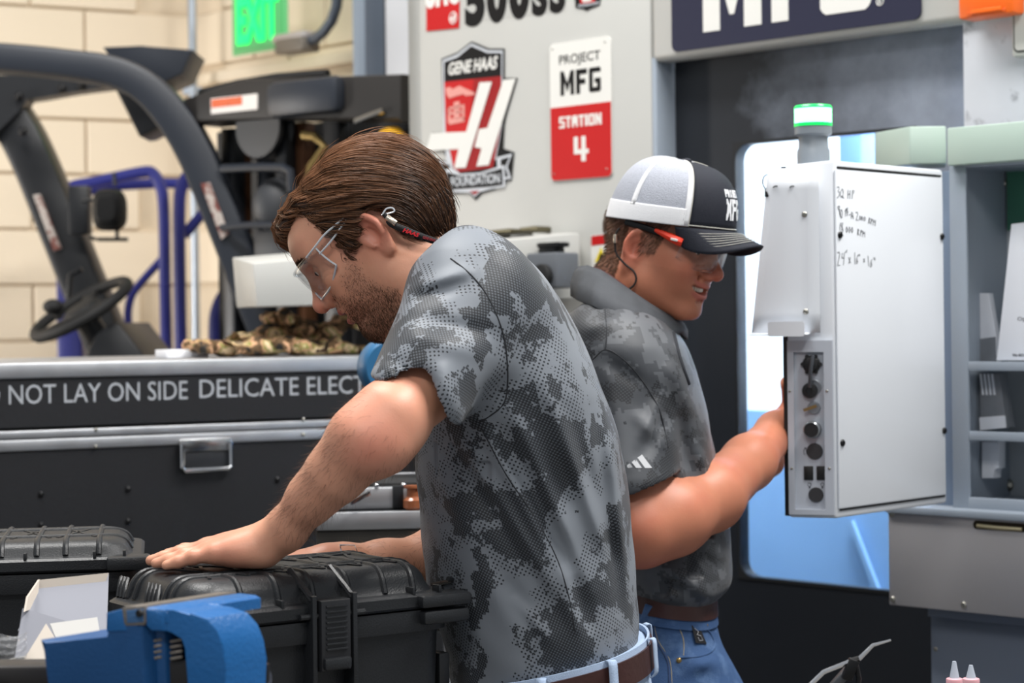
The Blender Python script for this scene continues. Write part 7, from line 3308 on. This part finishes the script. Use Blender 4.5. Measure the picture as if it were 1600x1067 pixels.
def tool_case(name, label, fr, Lx, Dy, zb, zp, zt, latch=True, ribs_x=(), ribs_y=(), side='left'):
    """moulded case: fr.x along the front, fr.y to the back; zb base, zp parting line, zt lid top"""
    t = thing(name, label, 'case', fr.W(Lx/2, Dy/2, zb))

    def rr(ins, z, r, dz=0.0, n=6):
        return [fr.W(x, y, z) for x, y in rrect(ins, ins, Lx-ins, Dy-ins, max(r-ins*.3, .006), n)]
    b = B()
    b.rings([rr(.026, zb, .03), rr(.020, zb+.008, .03), rr(.014, zp-.035, .03), rr(.013, zp-.026, .03), rr(.006, zp-.026, .03), rr(.004, zp-.014, .034), rr(.005, zp-.001, .034)])
    b.make('base', BLACKP, t, 25)
    b = B()
    H = zt-zp
    prof = [(.005, .001), (.002, .004), (.002, .016), (.006, .019), (.017, .020), (.020, .024)]
    rs = [rr(i, zp+h, .036) for i, h in prof]
    for k in range(1, 8):
        a = k/7*math.pi/2
        rs.append(rr(.022+.026*(1-math.cos(a)), zp+.026+(H-.026)*math.sin(a), .040))
    b.rings(rs)
    lid = b.make('lid', BLACKP, t, 25)

    def lid_pt(s, a):
        return .022+.026*(1-math.cos(a)), zp+.026+(H-.026)*math.sin(a)
    # ribs over front and back flanks and across the top
    for x in ribs_x:
        b = B()
        pts = [fr.W(x, .019, zp+.021)]+[fr.W(x, lid_pt(0, k/7*math.pi/2)[0], lid_pt(0, k/7*math.pi/2)[1]-.0012) for k in range(1, 8)]
        pts += [fr.W(x, Dy-lid_pt(0, k/7*math.pi/2)[0], lid_pt(0, k/7*math.pi/2)[1]-.0012) for k in range(7, 0, -1)]+[fr.W(x, Dy-.019, zp+.021)]
        b.tube(pts, .0042, 8)
        b.make('rib', BLACKP, lid)
    for y in ribs_y:
        b = B()
        pts = [fr.W(.019, y, zp+.021)]+[fr.W(lid_pt(0, k/7*math.pi/2)[0], y, lid_pt(0, k/7*math.pi/2)[1]-.0012) for k in range(1, 8)]
        pts += [fr.W(Lx-lid_pt(0, k/7*math.pi/2)[0], y, lid_pt(0, k/7*math.pi/2)[1]-.0012) for k in range(7, 0, -1)]+[fr.W(Lx-.019, y, zp+.021)]
        b.tube(pts, .0042, 8)
        b.make('rib', BLACKP, lid)
    # fins standing on the lip
    for x in [Lx*.1, Lx*.35, Lx*.60, Lx*.83, Lx*.93]:
        b = B()
        b.box(x-.002, x+.002, .004, .020, zp+.016, zp+.027, fr.M @ Matrix.Translation((0, 0, -fr.o.z)) if False else Matrix.Translation(fr.o) @ Matrix((fr.x, fr.y, fr.z)).transposed().to_4x4() @ Matrix.Translation((0, 0, -fr.o.z)), .001)
        b.make('fin', BLACKP, lid)
    return t, lid


def local(fr):
    return Matrix.Translation((fr.o.x, fr.o.y, 0)) @ Matrix((fr.x, fr.y, fr.z)).transposed().to_4x4()


# main case: near-left corner, front edge runs right and slightly away
c0 = P(284, 993, 2.27)
CFr = Fr((c0.x, c0.y, 0), (.82, .572, 0))
zlid = CASE_Z
zpar = c0.z
LX, DY = .37, .23
tc_, lid_ = tool_case('tool_case', 'large black moulded case with ribbed lid under the bearded man\'s hand', CFr, LX, DY, BT+.001, zpar, zlid-.003,
                      ribs_x=[.085, .132, .178, .226, .275, .315], ribs_y=[.070, .088, .165, .183])
ML = local(CFr)
# diagonal ribs on the lid's short left flank
for y0 in (.100, .110, .120, .130, .190, .199, .208):
    b = B()
    dyy = .0
    b.tube([CFr.W(.017, y0, zpar+.020), CFr.W(.022, y0+.006, zpar+.034), CFr.W(.028, y0+.014, zlid-.014)], .0026, 6)
    b.make('flank_fin', BLACKP, lid_)
# lattice on the lid top
b = B()
for k in range(5):
    x = .06+k*.05
    b.bar(CFr.W(x, .05, zlid-.0024), CFr.W(x+.05, DY-.05, zlid-.0024), .004, .002)
    b.bar(CFr.W(x+.05, .05, zlid-.0024), CFr.W(x, DY-.05, zlid-.0024), .004, .002)
b.make('top_lattice', BLACKP, lid_, kind='stuff')
# latch on the front
xl0, xl1 = .170, .212
b = B()
for x in (xl0-.006, xl1+.006):
    b.prism([(x-.0032, zpar-.085), (x+.0032, zpar-.085), (x+.0032, zpar+.030), (x-.0032, zpar+.030)], -.009, .022, ML, .002)
    b.tube([CFr.W(x, -.004, zpar+.024), CFr.W(x, .012, zpar+.034), CFr.W(x, .030, zlid-.012), CFr.W(x, .050, zlid-.001)], .0042, 8)
lg = b.make('latch_guard', BLACKP, tc_, kind='stuff')
b = B()
b.prism([(xl0+.001, zpar-.058), (xl1-.001, zpar-.058), (xl1-.001, zpar+.024), (xl0+.001, zpar+.024)], -.011, .012, ML, .003)
la = b.make('latch', mat('latch_black', (40, 41, 44), .35), tc_)
for k in range(9):
    b = B()
    z = zpar-.034+k*.0062
    b.box(xl0+.007, xl1-.007, -.0135, -.010, z, z+.0028, ML, .0008)
    b.make('latch_ridge', BLACKP, la)
b = B()
b.box(xl0+.003, xl1-.003, -.016, -.004, zpar-.056, zpar-.042, ML, .003)
b.make('latch_lip', BLACKP, la)
b = B()
b.cyl(CFr.W(xl0-.022, -.002, zpar+.006), CFr.W(xl1+.022, -.002, zpar+.006), .0035, 8)
b.make('latch_pin', BLACKP, la)
# padlock tab at the right end of the lip
b = B()
b.box(LX-.060, LX+.012, -.010, .03, zpar+.002, zpar+.018, ML, .005)
b.make('lip_tab', BLACKP, lid_)
b = B()
b.box(LX-.056, LX+.010, -.008, .03, zpar-.018, zpar-.001, ML, .005)
b.make('base_tab', BLACKP, tc_)
b = B()
b.tube(smooth_path([CFr.W(LX+.002, .03, zpar+.030), CFr.W(LX+.014, .04, zpar+.026), CFr.W(LX+.018, .09, zpar+.015)], 4), .003, 6)
b.make('side_handle', BLACKP, tc_)
b = B()
b.box(LX-.012, LX+.004, .03, .06, zpar-.10, zpar-.06, ML, .003)
b.make('hinge_lug', BLACKP, tc_)

# second case at the far left
d0 = P(-250, 948, 2.62)
DFr = Fr((d0.x, d0.y, 0), (.985, .17, 0))
zl2_ = P(120, 826, 2.85).z
zp2_ = P(100, 897, 2.66).z
t2c, lid2 = tool_case('tool_case', 'black moulded case with ribbed lid at the left edge behind the carton', DFr, .385, .26, BT-.10, zp2_, zl2_,
                      ribs_x=[.09, .155, .20, .245, .282, .325], ribs_y=[.08, .17])
b = B()
for k in range(4):
    x = .09+k*.06
    b.bar(DFr.W(x, .065, zl2_-.001), DFr.W(x+.05, .2, zl2_-.001), .005, .004)
    b.bar(DFr.W(x+.05, .065, zl2_-.001), DFr.W(x, .2, zl2_-.001), .005, .004)
b.make('top_lattice', BLACKP, lid2, kind='stuff')
ML2 = local(DFr)
b = B()
b.box(.335, .392, -.010, .03, zp2_+.002, zp2_+.020, ML2, .004)
b.make('lip_tab', BLACKP, lid2)
# low stand under it
b = B()
b.box(-1.4, -.42, 2.57, 2.98, BT-.14, BT-.1005, bev=.004)
b.box(-1.38, -1.30, 2.62, 2.70, 0, BT-.14)
b.box(-.55, -.47, 2.62, 2.70, 0, BT-.14)
b.box(-1.38, -1.30, 2.85, 2.93, 0, BT-.14)
b.box(-.55, -.47, 2.85, 2.93, 0, BT-.14)
b.make('low_stand', BLACK, None, label='low black stand under the left black case', category='stand')

# open carton with flaps
CARD = mat('grey_card', (150, 152, 162), .75, var=.04)
CARDW = mat('white_card', (222, 220, 216), .7, var=.03)
CARDT = mat('tan_card', (206, 196, 184), .75, var=.04)
t = thing('carton', 'open grey and white carton with raised flaps beside the vise', 'box', P(100, 1040, 2.2))
yb = 2.36


def card(name, pts, m, th=.0025):
    """pts: (px, py, depth)"""
    q = [P(*p_) for p_ in pts]
    n = (q[1]-q[0]).cross(q[2]-q[0]).normalized()
    eye = Vector((0, 0, CAMZ))
    for i in range(3, len(q)):
        ray = q[i]-eye
        if abs(ray.normalized().dot(n)) > .15:
            q[i] = eye+ray*((q[0]-eye).dot(n)/ray.dot(n))
    if n.y > 0:
        n = -n
    b = B()
    t_ = bmesh.new()
    a = [t_.verts.new(v) for v in q]
    c = [t_.verts.new(v-n*th) for v in q]
    k = len(q)
    t_.faces.new(a)
    t_.faces.new(c[::-1])
    for i in range(k):
        t_.faces.new((a[i], c[i], c[(i+1) % k], a[(i+1) % k]))
    b.add(t_)
    return b.make(name, m, t, 0)


card('back_flap', [(62, 907, 2.36), (170, 896, 2.40), (166, 1010, 2.34), (28, 985, 2.30)], CARD)
card('flap_edge', [(62, 906, 2.355), (170, 895, 2.395), (162, 918, 2.39), (60, 926, 2.35)], CARDT)
card('side_flap', [(62, 905, 2.35), (44, 932, 2.30), (40, 955, 2.28), (47, 952, 2.29), (60, 925, 2.34)], CARDT)
card('back_panel', [(36, 950, 2.29), (170, 990, 2.33), (170, 1080, 2.30), (15, 1080, 2.26)], CARD)
card('inner_flap', [(78, 974, 2.26), (152, 964, 2.28), (158, 1000, 2.27), (90, 1003, 2.25)], CARDW)
card('front_panel', [(72, 974, 2.245), (90, 1003, 2.235), (75, 1031, 2.22), (36, 1032, 2.22)], CARDT)
card('front_wall', [(15, 1030, 2.21), (160, 1002, 2.25), (160, 1150, 2.25), (15, 1150, 2.21)], CARDW)
# clear bag bunched at the left edge
BAG = bpy.data.materials.new('clear_film')
BAG.use_nodes = True
nt = BAG.node_tree
nt.nodes.remove(nt.nodes['Principled BSDF'])
tr = nt.nodes.new('ShaderNodeBsdfTransparent')
gl = nt.nodes.new('ShaderNodeBsdfGlossy')
gl.inputs['Roughness'].default_value = .12
mxs = nt.nodes.new('ShaderNodeMixShader')
mxs.inputs[0].default_value = .42
nt.links.new(tr.outputs[0], mxs.inputs[1])
df = nt.nodes.new('ShaderNodeBsdfDiffuse')
df.inputs[0].default_value = (.8, .82, .85, 1)
m2_ = nt.nodes.new('ShaderNodeMixShader')
m2_.inputs[0].default_value = .45
nt.links.new(gl.outputs[0], m2_.inputs[1])
nt.links.new(df.outputs[0], m2_.inputs[2])
nt.links.new(m2_.outputs[0], mxs.inputs[2])
nt.links.new(mxs.outputs[0], nt.nodes['Material Output'].inputs[0])
b = B()
rows = []
rb = random.Random(4)
for i in range(26):
    u = i/25
    rows.append([])
    for j in range(14):
        v = j/13
        px_ = -30+72*u
        py_ = 985+14*(1-u)+40*v-6*math.sin(u*6)
        y_ = 2.18+.03*math.sin(u*17+v*9)+.02*math.sin(v*23+u*11)+rb.uniform(-.005, .005)
        rows[-1].append(P(px_, py_, y_))
b.strip(rows)
o = b.make('plastic_bag', BAG, None, 0, label='crumpled clear plastic bag spilling over the carton at the left edge', category='bag')
# dark rail at the bottom left corner
b = B()
p0, p1 = P(-60, 1052, 2.02), P(140, 1050, 2.06)
b.bar(p0, p1, .05, .021, bev=.004)
b.box(p0.x-.01, p0.x+.05, 1.99, 2.05, BT, p0.z-.01)
b.make('bench_rail', mat('dark_rail', (58, 56, 56), .4, .5), None, label='dark steel rail in front of the carton at the lower left corner', category='rail')

# ------------------------------------------------ blue bench vise
VB = mat('vise_blue', (10, 92, 156), .38, var=.10, vscale=14, bump=.35, bscale=260, coat=.15)
VBD = mat('vise_blue_matt', (9, 72, 126), .5, var=.12, vscale=10, bump=.3, bscale=300)
JAWS = mat('jaw_steel', (128, 122, 116), .4, .6, var=.2, vscale=40, bump=.4, bscale=300)
t = thing('bench_vise', 'blue cast iron bench vise in front of the black case', 'vise', P(240, 1060, 1.95))
# the vise stands parallel to the view with its jaws running away to the right
vd = Vector((.62, .785, 0)).normalized()      # along the jaws
vx = Vector((.985, -.17, 0)).normalized()     # from the fixed to the moving jaw


def vprism(pts, d0, d1, bev=.003):
    """outline in pixels at depth 1.92, extruded along the jaw direction from d0 to d1"""
    q = [P(a, c, 1.92) for a, c in pts]
    t_ = bmesh.new()
    a = [t_.verts.new(v+vd*d0) for v in q]
    c = [t_.verts.new(v+vd*d1) for v in q]
    k = len(q)
    f1 = t_.faces.new(a)
    f2 = t_.faces.new(c[::-1])
    for i in range(k):
        t_.faces.new((a[i], c[i], c[(i+1) % k], a[(i+1) % k]))
    if bev:
        bmesh.ops.bevel(t_, geom=list(f1.edges)+list(f2.edges), offset=bev, segments=2, affect='EDGES', profile=.5)
    t_.normal_update()
    bmesh.ops.triangulate(t_, faces=[f for f in t_.faces if len(f.verts) > 4], ngon_method='EAR_CLIP')
    return t_


JD = .118
b = B()
b.add(vprism([(60, 1000), (171, 1000), (176, 984), (172, 957), (193, 951), (199, 972), (222, 976), (226, 1100), (74, 1100), (74, 1014)], 0, .10))
b.make('fixed_body', VBD, t, 30)
b = B()
b.add(vprism([(168, 957), (193, 951), (198, 985), (168, 988)], -.002, JD, .002))
b.make('fixed_jaw', VB, t, 30)
b = B()
b.add(vprism([(190, 950), (196, 947), (226, 946), (229, 951), (229, 972), (224, 977), (197, 978), (191, 972)], -.001, JD, .0015))
jw = b.make('jaw_plates', JAWS, t, 30)
b = B()
b.add(vprism([(199, 953), (226, 950), (226, 972), (200, 974)], -.0018, .004, .001))
b.make('jaw_end', mat('jaw_end_blue', (64, 108, 156), .4, .2, bump=.8, bscale=700), t, 30)
q = P(219, 958, 1.917)
b = B()
b.cyl(q-vd*.0026, q+vd*.001, .0035, 12)
b.make('jaw_screw', RUBBER, t)
b = B()
b.add(vprism([(227, 950), (252, 954), (258, 962), (256, 986), (236, 986), (228, 978)], -.001, .022, .003))
b.make('moving_jaw_end', VB, t, 30)
# moving jaw: arch sweeping over and down to the nut
arch = [(229, 951), (250, 952), (262, 958), (292, 958), (318, 966), (336, 984), (346, 1010), (349, 1040), (349, 1110), (296, 1110), (294, 1010), (288, 992), (270, 985), (252, 986), (240, 980), (229, 976)]
b = B()
b.add(vprism([(229, 949), (252, 953), (268, 957), (294, 958), (320, 967), (337, 986), (347, 1012), (350, 1042), (350, 1120), (292, 1120), (290, 1012), (284, 996), (268, 986), (250, 986), (236, 982), (229, 976)], .002, .056, .002))
mj = b.make('moving_jaw', VB, t, 24)
b = B()
b.add(vprism([(228, 949), (254, 952), (262, 957), (262, 974), (240, 977), (229, 972)], .0, JD+.006, .003))
b.make('jaw_back', VB, t, 30)
# screw seen inside the throat and slide bar
b = B()
c = P(252, 1015, 1.97)
b.cyl(c-vx*.05, c+vx*.06, .012, 18)
b.make('lead_screw', mat('screw_dark', (52, 54, 58), .35, .7), t)
for k in range(4):
    for px_ in (244, 276):
        b = B()
        q = P(px_, 1000+k*9, 1.935)
        b.bar(q-Vector((.006, 0, .001)), q+Vector((.006, 0, .001)), .008, .003, bev=.001)
        b.make('thread_ridge', JAWS, t)
b = B()
b.add(vprism([(234, 1036), (292, 1034), (292, 1110), (234, 1110)], .02, .09, .003))
b.make('slide_bar', mat('slide_dark', (46, 45, 46), .4, .5, var=.3, vscale=20), t, 30)
b = B()
b.add(vprism([(222, 976), (238, 980), (242, 1100), (226, 1100)], .015, .09, .002))
b.make('throat_wall', VBD, t, 30)
# spindle hub and tommy bar
h = P(372, 1060, 1.99)
b = B()
b.lathe([(.016, -.03), (.019, -.02), (.019, .006), (.013, .010), (0, .010)], Matrix.Translation(h) @ vx.to_track_quat('Z', 'Y').to_matrix().to_4x4(), 22)
b.make('spindle_hub', VB, t)
b = B()
h2 = P(402, 1062, 1.985)
b.cyl(h, h2+vx*.012, .008, 14)
b.cyl(h2-Vector((0, 0, .07)), h2+Vector((0, 0, .006)), .0075, 14)
b.make('spindle', STEEL, t)
b = B()
b.lathe([(.0, -.012), (.0085, -.012), (.0095, -.008), (.0095, .006), (.006, .0075), (0, .0075)], Matrix.Translation(P(406, 1047, 1.98)), 18)
b.make('bar_cap', mat('cap_black', (26, 26, 28), .35), t)
b = B()
b.lathe([(.0, .0), (.005, .0005), (.0055, -.001), (0, -.001)], Matrix.Translation(P(406, 1047, 1.98)+Vector((0, 0, .0078))), 14)
b.make('bar_cap_face', STEEL, t)
b = B()
b.cyl((P(240, 1060, 1.98).x, 1.99, BT), (P(240, 1060, 1.98).x, 1.99, P(240, 1090, 1.98).z), .07, 28, .006)
b.make('swivel_base', VBD, t)

# ------------------------------------------------ aluminium case on a shelf bench behind the bearded man
zs = P(560, 800, 3.35).z
SH = Fr((P(494, 800, 3.35).x, 3.35, 0), (.995, .10, 0))
t = thing('side_bench', 'narrow aluminium edged bench behind the bearded man holding the open silver case', 'bench', SH.W(.2, .2, 0))
b = B()
b.box(0, .44, 0, .008, zs-.030, zs-.0005, local(SH), .002)
b.make('front_edge', ALU, t)
b = B()
b.box(0, .44, .008, .42, zs-.028, zs-.001, local(SH), .001)
b.make('board', BLACK, t)
b = B()
b.box(.0, .44, .006, .02, zs-.20, zs-.030, local(SH), .001)
b.make('apron', mat('brown_black_apron', (38, 35, 30), .6), t)
for x in (.03, .41):
    for y in (.03, .38):
        b = B()
        b.box(x-.02, x+.02, y-.02, y+.02, 0, zs-.028, local(SH))
        b.make('leg', BLACK, t)
b = B()
b.bar(SH.W(-.02, .01, zs-.04), SH.W(.16, .01, zs-.16), .006, .004)
b.make('brace_wire', STEEL, t)
SC2 = Fr(SH.W(.035, .03, 0), (.985, .17, 0))
t = thing('aluminium_case', 'open silver aluminium case with black foam lid on the side bench', 'case', SC2.W(.15, .1, zs))
b = B()
zc1 = P(580, 762, 3.38).z
b.box(0, .30, 0, .22, zs, zc1, local(SC2), .004)
b.make('case_shell', ALU, t)
b = B()
b.box(.008, .292, .008, .212, zc1-.004, zc1+.006, local(SC2), .002)
b.make('foam', RUBBER, t)
b = B()
for k in range(7):
    b.ball(SC2.W(.02+.045*k, -.001, zc1+.002), .0045, 8, 6)
b.make('corner_rivets', CHROME, t, kind='stuff')
b = B()
x0 = SC2.L(600, 750, .2)[0]
zl0 = zc1+.006
b.hexa([SC2.W(x0, .20, zl0), SC2.W(.315, .20, zl0), SC2.W(.315, .235, zl0), SC2.W(x0, .235, zl0), SC2.W(x0, .24, zl0+.16), SC2.W(.315, .24, zl0+.16), SC2.W(.315, .275, zl0+.16), SC2.W(x0, .275, zl0+.16)], .004)
b.make('foam_lid', BLACK, t)
b = B()
b.bar(SC2.W(x0, .195, zl0-.001), SC2.W(.315, .195, zl0-.001), .012, .008, bev=.002)
b.bar(SC2.W(x0+.002, .196, zl0), SC2.W(x0-.004, .24, zl0+.10), .006, .008)
b.make('lid_rim', ALU, t)
b = B()
q0, q1 = P(578, 770, 3.36), P(547, 786, 3.33)
b.bar(q0, q1, .004, .008, bev=.001)
b.make('hasp', STEEL, t)
b = B()
xx = SC2.L(622, 780, -.004)[0]
b.box(xx-.009, xx+.009, -.006, .002, zs+.001, zc1+.002, local(SC2), .002)
b.make('clasp', BLACK, t)
x2 = SC2.L(646, 780, -.03)[0]
b = B()
b.lathe([(.012, 0), (.016, .004), (.016, .016), (.010, .022), (.010, .034), (.014, .036), (.014, .040), (0, .041)], Matrix.Translation(SC2.W(x2, -.022, zs)), 20)
b.make('jar', mat('amber_glass', (150, 90, 60), .15), None, label='small amber jar with metal collar beside the silver case', category='jar')
# blue column vise standing on the side bench
f = SH
c = P(606, 574, 3.55)
b = B()
bf = Fr(c, (.95, .3, 0))
b.lathe([(.015, -.03), (.045, -.03), (.050, -.022), (.050, .022), (.045, .03), (.015, .03)], bf.M @ Matrix.Rotation(R(90), 4, 'X'), 32)
b.bar(bf.W(.01, 0, -.01), bf.W(.085, 0, -.06), .03, .03, bev=.004)
b.box(.07, .10, -.018, .018, zs-c.z+.001, -.045, bf.M, .006)
t3 = b.make('blue_casting', mat('sky_blue_paint', (44, 104, 148), .4), None, label='round blue painted casting on a column behind the bearded man\'s chin', category='machine part')
b = B()
b.cyl(bf.W(.012, -.031, -.012), bf.W(.012, -.026, -.012), .014, 20)
b.make('bore', RUBBER, t3)

# ------------------------------------------------ jointed chrome indicator arm at the lower right
t = thing('jointed_holder', 'jointed chrome arm holder with pointed tip at the bottom edge', 'tool', P(1310, 1090, 2.3))
yy = 2.3
b = B()
b.tube([P(1392, 1000, yy), P(1364, 1008, yy), P(1342, 1030, yy)], [.0012, .0022, .0028], 8)
b.make('tip', CHROME, t)
b = B()
b.tube([P(1342, 1030, yy), P(1330, 1033, yy)], .004, 8)
b.bar(P(1335, 1030, yy), P(1322, 1062, yy), .012, .012, bev=.002)
b.make('joint', DKSCREW, t)
b = B()
b.tube([P(1332, 1032, yy), P(1287, 1050, yy), P(1250, 1086, yy)], .0028, 8)
b.make('upper_link', CHROME, t)
b = B()
b.bar(P(1330, 1042, yy+.01), P(1296, 1080, yy+.01), .014, .010, bev=.002)
b.make('clamp_arm', mat('clamp_grey', (96, 98, 102), .35, .7), t)
b = B()
b.tube([P(1338, 1040, yy), P(1342, 1060, yy), P(1336, 1090, yy)], .003, 8)
b.make('lower_link', DKSCREW, t)
b = B()
p = P(1290, 1090, yy)
b.cyl((p.x, yy, .92), (p.x, yy, p.z), .012, 16)
b.box(p.x-.03, p.x+.03, yy-.03, yy+.03, .92, .95, bev=.003)
b.make('magnetic_base', DKSCREW, t)
b = B()
b.box(P(1240, 0, 2.4).x, P(1640, 0, 2.4).x, 2.2, 2.75, .88, .9195, bev=.004)
tb = b.make('small_bench', BLACK, None, label='small black bench below the frame under the nozzle bottles', category='bench')
for x in (P(1250, 0, 2.4).x+.02, P(1630, 0, 2.4).x-.02):
    for y in (2.24, 2.71):
        b = B()
        b.box(x-.02, x+.02, y-.02, y+.02, 0, .88)
        b.make('leg', BLACK, tb)
